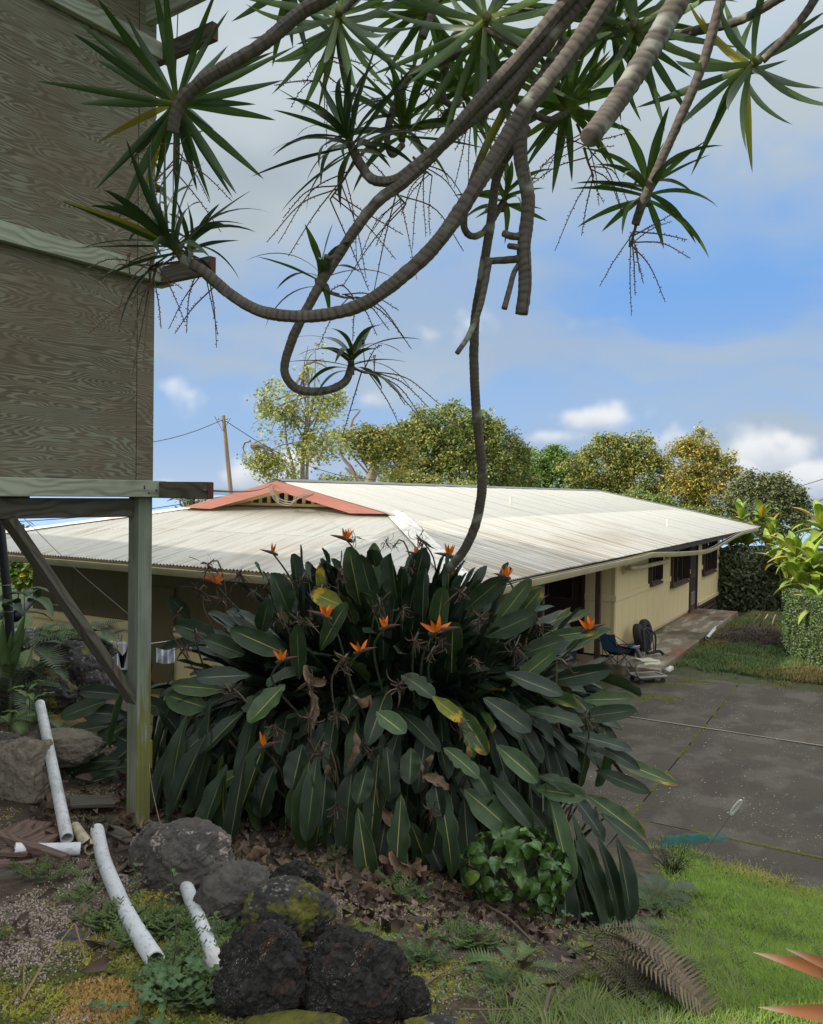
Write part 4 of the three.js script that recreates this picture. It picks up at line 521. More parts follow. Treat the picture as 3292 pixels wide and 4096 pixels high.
  const spent = [[830, 2262, 1.2], [955, 2292, 1.2], [795, 2362, 1.1], [892, 2392, .9], [1080, 2330, .9], [1010, 2372, .8], [1205, 2318, .8], [1222, 2478, 1], [1120, 2480, 1], [1545, 2172, .8], [1682, 2160, 1.3], [1640, 2272, .9], [1845, 2372, 1], [1612, 2440, 1], [1520, 2420, 1.1], [1922, 2470, .9], [2160, 2505, 1.1], [2062, 2592, 1.2], [1722, 2612, .9], [1900, 2640, .8], [2272, 2662, .7], [1595, 2745, 1.1], [1372, 2645, 1.2], [1232, 2735, 1], [922, 2765, 1.1], [1100, 2905, 1], [1240, 2865, 1.1], [1345, 2855, 1.1], [1842, 2912, .9], [1482, 3005, .8], [1285, 3005, 1], [1342, 3225, .9], [1732, 3235, 1], [1290, 2340, .9], [1370, 2300, .9], [740, 2590, 1], [790, 2540, .8], [1845, 2230, .7], [2340, 2870, .8], [2390, 2900, .7], [710, 2450, .8], [1420, 2150, .9], [1580, 2180, .6], [1770, 2560, .8], [1660, 2560, .9], [1200, 2480, .8]];
  spent.forEach(([x, y, sc], i) => { const Z = shellHit(x, y, 1.03), p = at(x, y, Z).sub(BO), f = part('spent_flower', wG[i % 6], wM, bush); f.position.copy(p); f.rotation.set(rr(-.4, .4), rr(0, 6.28), rr(-.4, .4)); f.scale.setScalar(sc * .92); if (i % 2 === 0) part('spent_flower_stem', tube([p, p.clone().add(V(rr(-.05, .05), .04, -.04)), p.clone().add(V(rr(-.12, .12), -.12, -.12)), p.clone().add(V(rr(-.16, .16), -.5, -.3))], () => .006, { n: 5, step: .05 }), R() < .6 ? stemDry : stemM, bush); });
}
// ------------------------------------------------------------------ the dragon tree overhead
R = rngOf(47);
const dragon = thing('dragon_tree', 'ringed bare branches and spiky leaf rosettes of a dragon tree overhead', 'tree', G(1.75, -1.6));
const DO = dragon.position, sub = (p) => p.clone().sub(DO);
{
  const barkA = C(.17, .142, .118), barkB = C(.045, .036, .03), lich = C(.3, .31, .26), mossC = C(.22, .22, .02);
  const barkM = mat({ vertexColors: true, roughness: .92 });
  const U = 1.8995;  // full-view pixels to source pixels
  const phase = (len, a) => len * 135 + 9 * vn(len * 7, 1, 2) + Math.sin(a + 2 * vn(len * 5, 3, 3)) * 1.1;
  const col = (mossy) => (t, len, a, p) => { const n = fbm(p.x * 30, p.y * 30, p.z * 30, 3), m = fbm(p.x * 9 + 4, p.y * 9, p.z * 9, 3), ring = Math.pow(Math.abs(Math.sin(phase(len, a))), .6), c = mixC(barkB, barkA, n * .6 + ring * .75 - .22); c.lerp(lich, sst(.6, .68, m) * sst(.35, .6, n)); if (mossy) c.lerp(mossC, sst(.4, .55, m * .8 + n * .25 + mossy - .5)); return c; };
  const ringK = (len, a) => 1 + .1 * Math.pow(Math.abs(Math.sin(phase(len, a))), .7) * (.5 + vn(len * 30, a, 7)) + .14 * (vn(len * 9, a * .8, 3) - .5) + .1 * (vn(len * 40, a * 2, 5) - .5);
  const branch = (P, w0, w1, z0, z1, { moss = 0, label, nm = 'branch' } = {}) => { // points in full-view pixels, widths too
    const pts = P.map(([x, y, dz], i) => sub(at(x * U, y * U, mix(z0, z1, i / (P.length - 1)) + (dz || 0)))), f = (w, z) => w * U * z / 3292 / 2;
    return part(nm, tube(pts, (t) => mix(f(w0, z0), f(w1, z1), t), { n: 10, step: .0075, col: col(moss), knob: ringK }), barkM, dragon, label);
  };
  const hub = at(1540 * U, -420 * U, 2.75), hubF = [1540, -420];
  branch([hubF, [1100, -260], [820, -90], [690, -5], [640, 22], [560, 88], [480, 138], [420, 175], [378, 220], [362, 280]], 34, 24, 2.75, 3.0);
  branch([hubF, [1330, -160], [1190, 5], [1100, 112], [1000, 222], [940, 290], [880, 345], [830, 380], [785, 378], [758, 345], [742, 312]], 34, 18, 2.75, 3.05);
  branch([hubF, [1370, -180], [1150, 90], [1050, 205], [960, 278], [850, 385], [800, 420], [720, 525], [652, 640], [612, 725], [600, 785], [625, 818], [690, 822], [728, 802], [740, 770]], 34, 15, 2.8, 3.2);
  branch([hubF, [1290, -20], [1205, 108], [1100, 240], [1040, 335], [985, 420], [930, 500], [860, 572], [760, 642], [660, 666], [550, 656], [480, 616], [430, 572], [385, 546]], 42, 21, 2.7, 2.95);
  branch([hubF, [1270, -60], [1190, 40], [1120, 132], [1055, 248], [1012, 335], [982, 430], [978, 480], [992, 497], [1015, 492], [1045, 450], [1056, 430]], 24, 12, 2.85, 3.3, { moss: .32 });
  branch([hubF, [1470, -90], [1400, 50], [1340, 152], [1280, 242], [1240, 292]], 52, 40, 2.5, 2.35, { label: 'thick sawn-off limb' });
  branch([[1190, 90], [1130, 190], [1100, 255], [1096, 330], [1112, 420], [1103, 520], [1106, 600], [1098, 662]], 30, 26, 2.9, 2.95, { moss: .16, label: 'dead limb broken off short' });
  branch([[1096, 545], [1065, 548], [1030, 550]], 15, 14, 2.94, 2.96); branch([[1102, 497], [1080, 498], [1060, 492]], 16, 14, 2.94, 2.9); branch([[1100, 522], [1072, 518]], 13, 12, 2.94, 2.9); branch([[1099, 545], [1082, 575], [1074, 605], [1062, 650]], 10, 12, 2.95, 2.9, { nm: 'twig' });
  branch([[1110, 270], [1080, 312], [1048, 368], [1032, 480], [1012, 600], [1000, 680], [999, 800], [1006, 900], [1016, 1000], [1008, 1080], [982, 1150], [945, 1200]], 18, 19, 2.92, 4.0, { moss: .14 });
  branch([[1030, 545], [1012, 640], [988, 705], [962, 744]], 16, 10, 2.94, 2.9);
  branch([hubF, [1555, -120], [1520, -5], [1482, 130], [1440, 232], [1392, 340], [1352, 430], [1338, 472]], 22, 17, 2.6, 2.9);
  branch([[1760, -60], [1650, -8], [1560, 42], [1480, 62], [1400, 76], [1330, 60]], 18, 17, 2.6, 3.0);
  branch([hubF, [1760, -120], [1715, 0], [1660, 72], [1605, 128]], 20, 15, 2.55, 2.75);
  branch([[1110, 215], [1125, 240], [1158, 252], [1190, 240]], 14, 13, 3.0, 3.1); branch([[1010, 95], [930, 130], [870, 155], [832, 222], [815, 290], [825, 325], [848, 305]], 16, 13, 3.1, 3.3); branch([[1000, 60], [958, 75], [938, 150], [935, 210], [958, 222], [972, 205]], 15, 12, 3.15, 3.3); branch([[1120, 105], [1060, 80], [1020, 60]], 15, 13, 2.9, 2.9); branch([[800, -40], [745, 0], [712, 40]], 14, 12, 3.0, 3.05); branch([[930, -40], [905, 40], [890, 80]], 15, 14, 3.2, 3.2); branch([[1130, 20], [1060, 40], [1015, 100], [1012, 130], [1035, 140]], 15, 12, 3.3, 3.4); branch([[720, 525], [700, 545], [683, 540]], 12, 11, 3.0, 3.0); branch([[690, 610], [672, 600], [668, 590]], 12, 11, 3.02, 3.1);
  // trunk, outside the frame on the right
  { const p0 = G(1.75, -1.6, -.3), q = [p0, V(1.8, 3.2, -1.65), V(1.72, 4.8, -1.9), V(mix(1.7, hub.x, .7), 6.2, mix(-1.9, hub.z, .7)), hub]; part('trunk', tube(q.map(sub), (t) => mix(.16, .075, t), { n: 14, step: .03, col: col(.1), knob: ringK }), barkM, dragon); }
  // rosettes
  const dl = (a, b, y, k) => phys({ map: tex(32, 128, (u, v) => { const e = Math.abs(u - .5) * 2, f = fp(u, v, 12, 4, 2, k); let c = m3(a, b, f * .8 + .25 * e); c = m3(c, y, sst(.22, .0, v) * .7); return m3(c, B8(150, 128, 60), sst(.93, .99, v) * .8); }), roughness: .5, transmission: .35, thickness: 0 });
  const dM = [dl(B8(78, 104, 42), B8(46, 72, 30), B8(150, 160, 70), 640), dl(B8(66, 92, 48), B8(42, 64, 36), B8(120, 140, 70), 645), dl(B8(102, 130, 46), B8(64, 94, 34), B8(170, 172, 76), 650)], dYel = dl(B8(176, 164, 50), B8(132, 130, 40), B8(190, 180, 80), 655);
  const dG = []; for (let k = 0; k < 7; k++) dG.push(blade({ len: 1, w: .068, seg: 10, across: 2, prof: (t) => (t < .5 ? mix(.62, 1, sst(0, .45, t)) : Math.pow(clamp(1 - (t - .5) / .5), .72)), fold: [.35, .2, .5, .25, .4, .3, .15][k], bend: [.25, .5, .1, .75, -.15, .4, 1.0][k], bend2: [.2, .5, .1, .4, .3, .9, .5][k], twist: [0, .4, -.3, .2, .6, -.5, 0][k] }));
  const rosette = (x, y, z, ax, sc, n, tones, spread = 1, dead = 0) => { n = Math.round(n * 1.3); dead *= .6;
    const p = at(x * U, y * U, z), c = part('rosette', tube([V(0, -.05, 0), V(0, .0, 0), V(0, .05, 0)], (t) => .014 * (1.1 - t * .5), { n: 8, step: .02, col: () => C(.13, .13, .05) }), barkM, dragon); orient(c, sub(p), ax, V(.2, .1, 1));
    for (let k = 0; k < n; k++) { const az = k * 2.39996 + rr(-.25, .25), po = mix(.25, 1.75, Math.pow((k + .5) / n, .75)) * spread + rr(-.12, .12), d = V(Math.sin(po) * Math.cos(az), Math.cos(po), Math.sin(po) * Math.sin(az)), f = part('leaf', dG[Math.floor(R() * 7)], R() < dead ? dYel : dM[tones[Math.floor(R() * tones.length)]], c); orient(f, V(0, mix(.04, -.04, k / n), 0), d, V(0, 1, 0).addScaledVector(V(Math.cos(az), 0, Math.sin(az)), -.2)); const L = sc * rr(.78, 1.1) * (k < 3 ? .7 : 1); f.scale.set(.43 * rr(.85, 1.12), L, Math.max(L, .34)); }
  };
  // pixel, depth, axis (the way the shoot points), leaf length, count
  rosette(372, 218, 3.02, V(-.25, .35, -.6), .45, 27, [0, 0, 1], .95, .06); rosette(365, 520, 2.97, V(-.55, .7, .0), .4, 26, [0, 1, 1], .85, .06); rosette(400, 520, 3.02, V(.2, .9, -.2), .22, 9, [1], .9);
  rosette(738, 300, 3.05, V(-.4, .8, .1), .36, 26, [1, 1, 0], .95); rosette(850, 272, 3.32, V(.12, .9, -.1), .36, 24, [0, 2, 2], .9); rosette(975, 192, 3.32, V(-.1, .6, -.5), .26, 16, [2], .95); rosette(675, 585, 3.12, V(.0, .8, .1), .27, 10, [0, 2], .85, .05); rosette(740, 762, 3.22, V(.05, .95, .15), .26, 18, [1, 1, 0], .85); rosette(1062, 420, 3.32, V(.25, .85, -.2), .2, 14, [2], .95); rosette(1362, 405, 2.92, V(.05, .9, -.25), .28, 18, [0, 2], .95); rosette(1578, 138, 2.78, V(-.2, .1, -.8), .36, 18, [0, 2, 2], .9, .15); rosette(1195, 228, 3.15, V(.1, .6, -.5), .3, 24, [2, 2, 0], .95, .05); rosette(712, 42, 3.06, V(-.15, -.15, -.8), .36, 22, [0, 2], .95); rosette(1020, 48, 2.9, V(-.1, .1, -.8), .46, 24, [0, 0, 2], .95); rosette(900, 20, 3.3, V(.0, .6, -.4), .34, 22, [2], .95); rosette(1290, 55, 3.05, V(-.2, .5, -.4), .42, 30, [0, 2, 2], .95); rosette(1340, 62, 2.9, V(.3, .1, -.7), .36, 16, [0, 2], .95); rosette(1036, 142, 3.42, V(.3, .7, -.2), .24, 12, [2], .9); rosette(610, -40, 3.1, V(-.2, .2, -.7), .3, 14, [0], .95);
  // dry flower panicles
  const pM = mat({ vertexColors: true, roughness: .9 }), brownC = C(.11, .07, .05), paleC = C(.26, .18, .13);
  const panicle = (x, y, z, tw, sc, n, droop) => {
    const p0 = at(x * U, y * U, z), p1 = at((x + tw[0]) * U, (y + tw[1]) * U, z + .05), gs = [], ax = p1.clone().sub(p0), c0 = mixC(brownC, paleC, R() * .6); gs.push(tube([V(0, 0, 0), ax.clone().multiplyScalar(.5).add(V(0, -.01, 0)), ax], (t) => mix(.006, .003, t), { n: 5, step: .03, col: () => c0 }));
    for (let k = 0; k < n; k++) { const t = mix(.35, 1, k / (n - 1)), a = ax.clone().multiplyScalar(t), L = sc * rr(.7, 1.15), d = V(rr(-1, 1), rr(-.7, .55), rr(-.6, .6)).normalize().addScaledVector(ax.clone().normalize(), .5).normalize(), m = a.clone().addScaledVector(d, L * .5).add(V(0, -.01 * droop, 0)), e = a.clone().addScaledVector(d, L * .95).add(V(rr(-.02, .02), -.05 * droop * rr(.3, 1.6), 0)), cv = new THREE.CatmullRomCurve3([a, m, e]), c1 = mixC(brownC, paleC, R() * .7); gs.push(tube([a, m, e], (t) => mix(.0028, .0015, t), { n: 4, step: .03, col: () => c1, cap: false })); for (let q = 0; q < 15; q++) { const pp = cv.getPoint(.28 + q / 15 * .72), tt = cv.getTangent(.28 + q / 15 * .72), sd = V(rr(-1, 1), rr(-1, 1), rr(-1, 1)).cross(tt).normalize(); gs.push(tube([pp, pp.clone().addScaledVector(sd, rr(.004, .009))], (t) => mix(.0012, .002, t), { n: 4, step: .01, col: () => c1 })); } }
    part('dry_panicle', mergeGeometries(gs), pM, dragon).position.copy(sub(p0));
  };
  panicle(368, 270, 3.05, [0, 90], .24, 8, 1); panicle(420, 545, 2.98, [-170, 12], .2, 8, 2); panicle(330, 560, 3.0, [-20, 60], .22, 6, 2); panicle(400, 545, 3.0, [50, 60], .2, 5, 2); panicle(750, 330, 3.08, [-55, 90], .3, 9, 2.5); panicle(820, 380, 3.1, [35, 50], .28, 8, 2.5); panicle(712, 60, 3.1, [-40, 110], .22, 8, 1); panicle(870, 330, 3.35, [40, 40], .24, 7, 2); panicle(745, 775, 3.22, [50, 10], .26, 10, 2.2); panicle(690, 615, 3.12, [70, 12], .2, 9, 1.6); panicle(1340, 470, 2.92, [-15, 50], .2, 11, 1.4); panicle(1215, 260, 3.15, [30, 60], .24, 8, 2.2); panicle(1230, 310, 3.15, [20, 60], .22, 7, 2.2); panicle(930, 150, 3.3, [-40, 50], .22, 7, 1.5); panicle(975, 215, 3.3, [25, 60], .22, 7, 2.5); panicle(1000, 200, 3.3, [-10, 50], .2, 6, 2.5);
}
// ------------------------------------------------------------------ foreground: rocks, pipes, timber
R = rngOf(53);
const rockM = mat({ vertexColors: true, roughness: .95, bumpMap: tex(256, 256, (u, v) => fp(u, v, 24, 24, 4, 700), false), bumpScale: .012 });
const lavaM = mat({ vertexColors: true, roughness: .95, bumpMap: rockM.bumpMap, bumpScale: .02, map: tex(1024, 1024, (u, v) => { const n = fp(u, v, 30, 30, 4, 720), s = np(u * 170, v * 170, 170, 170, 725), s2 = np(u * 90 + .5, v * 90, 90, 90, 727), m = fp(u, v, 5, 5, 3, 728), w = sst(.86, .93, s) * sst(.4, .6, m) + sst(.93, .97, s2) * sst(.45, .6, m); let c = m3(B8(28, 26, 25), B8(66, 62, 59), n * 1.1 - .1); c = m3(c, B8(96, 60, 44), sst(.62, .72, fp(u, v, 9, 9, 3, 731)) * .35); return m3(c, B8(188, 186, 172), clamp(w) * .85); }) });
const lava = { a: C(.028, .025, .025), b: C(.075, .068, .064), spot: C(.36, .36, .32), spotAt: .68, moss: .0 }, tan = { a: C(.17, .145, .11), b: C(.32, .28, .215), spot: C(.4, .36, .28), spotAt: .75, moss: .0 }, greyR = { a: C(.065, .058, .052), b: C(.14, .125, .11), spot: C(.5, .4, .36), spotAt: .74, moss: .0 };
function rock(label, x, y, w, h, Z, k, { deep = .8, kind = lava, moss = 0, rough = .26, det = 26, sq = 0, lift = 0, grain = .05 } = {}) {
  const isLava = kind === lava && !moss; if (Z === 0) { Z = gz(x, Math.min(4094, y + h * .46)); Z += Math.min(w, h) * .3 * deep * Z / 3292; } const c = at(x, y, Z), rx = w * .56 * Z / 3292, ry = h * .56 * Z / 3292, rz = Math.min(rx, ry) * deep + .0, g = new THREE.IcosahedronGeometry(1, det), p = g.attributes.position, col = [], base = V(c.x, c.y - ry, c.z), q = V();
  for (let i = 0; i < p.count; i++) {
    q.fromBufferAttribute(p, i).normalize(); if (sq) { const m = Math.max(Math.abs(q.x), Math.abs(q.y), Math.abs(q.z)); q.multiplyScalar(mix(1, .82 / m, sq)); }
    const n = fbm(q.x * 1.4 + k * 3.1, q.y * 1.4, q.z * 1.4, 3) - .5, n2 = fbm(q.x * 4 + k, q.y * 4, q.z * 4 + k, 4) - .5, rid = Math.abs(fbm(q.x * 2.5 + k, q.y * 3, q.z * 2.5, 3) - .5), n3 = fbm(q.x * 17 + k, q.y * 17, q.z * 17, 3) - .5, f = 1 + n * rough * 2 + n2 * rough * .9 - rid * rough * .7 + n3 * grain * 2 - (isLava ? sst(.56, .7, fbm(q.x * 7 + k, q.y * 7, q.z * 7, 2)) * .09 : 0);
    const P = V(q.x * rx * f, q.y * ry * f + ry, q.z * rz * f); p.setXYZ(i, P.x, P.y, P.z);
    const s = fbm(P.x * 60 + k, P.y * 60, P.z * 60, 3), s2 = fbm(P.x * 11, P.y * 11 + k, P.z * 11, 3), s3 = vn(P.x * 190, P.y * 190, P.z * 190), cc = mixC(kind.a, kind.b, clamp(s * .8 + n2 * 1.2 + .1)); cc.lerp(kind.spot, sst(kind.spotAt, kind.spotAt + .05, s3 * .5 + s * .55 * (kind === greyR ? sst(.45, .62, s2) * 1.6 : .95)) * .8);
    if (moss) cc.lerp(mixC(C(.07, .085, .012), C(.19, .17, .03), s), sst(.46, .58, s2 * .8 + s * .2 + moss - .3)); if (isLava) cc.setRGB(1, 1, 1).multiplyScalar(.75 + .5 * s); col.push(cc.r, cc.g, cc.b);
  }
  g.setAttribute('color', new THREE.Float32BufferAttribute(col, 3)); g.computeVertexNormals(); const gg = mergeVerticesSafe(g); const m = part('rock', gg, isLava ? lavaM : rockM, scene); m.position.copy(base).add(V(0, lift, 0)); m.name = m.name; return tag(m, label, 'rock', 'rocks in the bank');
}
function mergeVerticesSafe(g) { // weld so that the stone is shaded smoothly
  const p = g.attributes.position, c = g.attributes.color, u = g.attributes.uv, map = new Map(), P = [], K = [], U = [], I = []; for (let i = 0; i < p.count; i++) { const key = Math.round(p.getX(i) * 2e4) + ',' + Math.round(p.getY(i) * 2e4) + ',' + Math.round(p.getZ(i) * 2e4); let j = map.get(key); if (j === undefined) { j = P.length / 3; map.set(key, j); P.push(p.getX(i), p.getY(i), p.getZ(i)); K.push(c.getX(i), c.getY(i), c.getZ(i)); U.push(p.getX(i) * 3 + p.getZ(i) * 2, p.getY(i) * 3 + p.getZ(i)); } I.push(j); }
  const o = new THREE.BufferGeometry(); o.setAttribute('position', new THREE.Float32BufferAttribute(P, 3)); o.setAttribute('color', new THREE.Float32BufferAttribute(K, 3)); o.setAttribute('uv', new THREE.Float32BufferAttribute(U, 2)); o.setIndex(I); o.computeVertexNormals(); return o;
}
function gz(x, y) { return -onG(x, y).z; }
const gz0 = (x, y) => -onG(x, y).z;            // depth of the ground seen at a pixel
rock('large tan boulder beside the leaning grey pipe', 60, 3125, 262, 330, 4.78, 1, { kind: tan, sq: .5, deep: .75, rough: .24, det: 34 });
rock('flat grey-brown stone behind the leaning pipe', 250, 2990, 300, 140, 5.2, 2, { kind: tan, deep: 1.2, rough: .2 }); rock('dark hollow stone at the left edge behind the boulder', 0, 2990, 160, 110, 4.9, 3, { kind: greyR, deep: 1 });
rock('big mossy lava rock high on the left bank', 275, 2715, 230, 250, 6.9, 4, { moss: .18, deep: 1.1 }); rock('dark lava rock on the bank below the laundry', 345, 2770, 150, 150, 6.8, 5, { moss: .08, deep: 1 }); rock('mossy lava rock behind the palm seedling', 150, 2770, 260, 170, 6.6, 6, { moss: .24, deep: 1 }); rock('mossy dark rock at the top of the left bank', 300, 2600, 260, 120, 7.6, 7, { moss: .2 });
rock('small grey-green stone at the foot of the corner post', 618, 3405, 170, 210, 0, 8, { kind: greyR, moss: .0, deep: .9 }); rock('brown rock speckled with pinkish white lichen', 742, 3440, 310, 270, 0, 9, { kind: greyR, deep: .9, sq: .2, det: 34 });
rock('dark grey rock with a flat mossy top', 955, 3580, 290, 250, 0, 10, { kind: { ...greyR, spot: C(.3, .29, .26), spotAt: .82 }, deep: .9, sq: .25, moss: .02 }); rock('moss-covered rock above the two black lava rocks', 1140, 3650, 330, 240, 0, 11, { moss: .3, deep: .8 }); rock('black lava lump poking out of the moss', 1185, 3520, 170, 130, 3.4, 12, { rough: .34 }); rock('narrow black lava knob beside the pale gravel', 1262, 3680, 120, 150, 3.2, 13, { rough: .3 }); rock('little black lava knob behind the two big ones', 1090, 3725, 150, 120, 3.1, 14, { rough: .3 });
rock('left one of the two big black lava rocks in front', 1045, 3905, 345, 370, 0, 15, { deep: .75, rough: .25, det: 44, grain: .07 }); rock('right one of the two big black lava rocks in front', 1412, 3935, 420, 370, 0, 16, { deep: .8, rough: .2, det: 46, sq: .2, grain: .06 }); rock('small black rock tucked right of the big lava rocks', 1650, 4010, 150, 190, 0, 17, { rough: .3 }); rock('small lava knob on top of the right black rock', 1340, 3745, 110, 80, 3.0, 18, { rough: .3 });
rock('moss mound at the bottom edge under the lava rocks', 1180, 4110, 420, 110, 2.5, 19, { moss: .42, deep: 1, rough: .12 }); rock('mossy stone at the bottom edge right of the lava rocks', 1760, 4115, 260, 80, 2.5, 20, { moss: .38, deep: 1 }); rock('flat half-buried stone in the moss', 275, 3765, 130, 60, gz(275, 3765) + .02, 21, { kind: greyR, deep: 1.4, det: 14 }); rock('small grey stone beside the long bent pipe', 485, 3520, 70, 40, gz(485, 3520), 22, { kind: greyR, deep: 1, det: 12 });

// pipes
const lie = (x, y, r) => { const p = onG(x, y + r * 3292 / 8); p.y = gh(p.x, p.z) + r; return p; };
function pipe(name, label, pts, r, m, wall = .004) { const o = pts[0].clone(); const g = pipeGeo(pts.map((p) => p.clone().sub(o)), r, wall); const k = part(name, g, m, scene); k.position.copy(o); return tag(k, label, 'pipe', 'loose plastic pipes on the ground'); }
{
  const b = onG(268, 3385); b.y = gh(b.x, b.z) + .035; pipe('plastic_pipe', 'long grey pipe leaning back against the tan boulder', [b, b.clone().lerp(at(160, 2815, 5.45), .5), at(160, 2815, 5.45)], .031, pvcDirty);
  pipe('plastic_pipe', 'short grey pipe lying level across the planks', [lie(58, 3412, .03), lie(190, 3416, .03), lie(322, 3412, .03)], .031, pvcGrey); pipe('plastic_pipe', 'short cream pipe stub with crusty sides', [lie(300, 3322, .028), lie(362, 3408, .028)], .028, pvcCream, .005);
  pipe('plastic_pipe', 'long bent grey pipe running down through the moss', [lie(388, 3350, .04).add(V(0, .02, 0)), lie(412, 3450, .036), lie(455, 3560, .034), lie(512, 3690, .034), lie(570, 3790, .034), lie(622, 3872, .034)], .033, pvcGrey, .005);
  const t = thing('elbow_pipe', 'straight grey pipe ending in a white elbow', 'pipe', lie(745, 3562, .034), 'loose plastic pipes on the ground'), q = [[745, 3562], [800, 3720], [858, 3868]].map(([x, y]) => lie(x, y, .034).sub(t.position)); part('pipe', pipeGeo(q, .03, .005), pvcGrey, t); const e = q[2].clone(), dd = q[2].clone().sub(q[1]).normalize(); part('elbow', pipeGeo([e.clone().addScaledVector(dd, -.02), e.clone().addScaledVector(dd, .03), e.clone().addScaledVector(dd, .055).add(V(.015, -.01, .02)), e.clone().addScaledVector(dd, .06).add(V(.02, -.02, .05))], .037, .006, 18, .015), pvcWhite, t);
  const hs = [[362, 3322], [430, 3318], [495, 3335], [532, 3385], [520, 3450], [490, 3480], [462, 3500]].map(([x, y]) => lie(x, y, .014)); tag(part('hose', tube(hs, () => .013, { n: 8, step: .02, knob: (l, a) => 1 + .1 * vn(l * 40, a, 2) }), mat({ color: S(122, 110, 96), roughness: .85 }), scene), 'loop of old stiff hose beside the corner post', 'hose');
}
// timber scraps
const plank = (label, a, b, wide, thick, m = plankRed, lift = .02) => { const p = onG(...a), q = onG(...b); p.y = gh(p.x, p.z) + lift; q.y = gh(q.x, q.z) + lift; const o = p.clone(), k = part('plank', board(V(0, 0, 0), q.sub(o), wide, thick, V(q.z, 0, -q.x).normalize(), .003), m, scene); k.position.copy(o); return tag(k, label, 'plank', 'scrap timber on the ground'); };
plank('wide scrap board at the left edge, uppermost of the pile', [-40, 3400], [158, 3308], .17, .022); plank('wide scrap board dusted with gravel, right of the uppermost', [45, 3432], [225, 3330], .15, .022, plankRed, .014); plank('narrow batten crossing over the short grey pipe end', [-30, 3375], [262, 3482], .045, .035, plankRed, .05); plank('short batten at the left edge below the crossing one', [-40, 3478], [140, 3472], .045, .03, plankRed, .02); plank('flat grey offcut under the short batten', [-20, 3512], [90, 3505], .1, .015, lumberDark, .008); plank('thin plywood sheet lying by the dry leaves', [278, 3245], [455, 3238], .16, .02, lumberDark, .05); plank('half-buried plank behind the cream pipe stub', [400, 3320], [530, 3382], .07, .03, lumberDark, .01); plank('small pinkish wood chip in the moss', [305, 3690], [345, 3628], .045, .014, plankRed, .012);
// dry sticks
const stick = (label, pts, r, c = S(150, 130, 96)) => { const P = pts.map(([x, y, up = .01]) => { const p = onG(x, y); p.y += up; return p; }); tag(part('dry_stick', tube(P, (t) => r * (1 - .5 * t), { n: 5, step: .04 }), mat({ color: c, roughness: .9 }), scene), label, 'stick', 'dry sticks on the ground'); };
stick('bent straw-coloured stick in the moss at bottom left', [[90, 4010], [170, 3920, .05], [295, 3760, .06]], .005); stick('short straw stick meeting the bent one', [[300, 3762, .06], [340, 3870, .03]], .004); stick('thin stick standing up from the left moss', [[98, 4010], [95, 3930, .04], [110, 3885, .07]], .003); stick('long grey stick lying right of the lava rocks', [[1660, 3980], [1760, 3930, .03], [1830, 3895, .03]], .005, S(120, 104, 84)); stick('forked branch lying in the litter at bottom centre', [[1920, 3620], [2030, 3700, .03], [2140, 3800, .02]], .012, S(104, 88, 74)); stick('grey stick at the bottom edge, centre right', [[2170, 4096], [2200, 4020, .05], [2220, 3980, .03]], .008, S(112, 96, 82)); stick('thin twig across the litter at bottom centre', [[1560, 4010], [1900, 3900, .02], [2200, 4060, .02]], .003, S(110, 92, 74)); stick('thin pale twig near the bottom edge', [[1840, 4050], [2030, 4060, .02], [2120, 4052, .02]], .004, S(130, 112, 90)); stick('dry stem arching beside the lichen rock', [[745, 3600], [670, 3480, .1], [600, 3330, .3], [590, 3250, .5]], .0025);

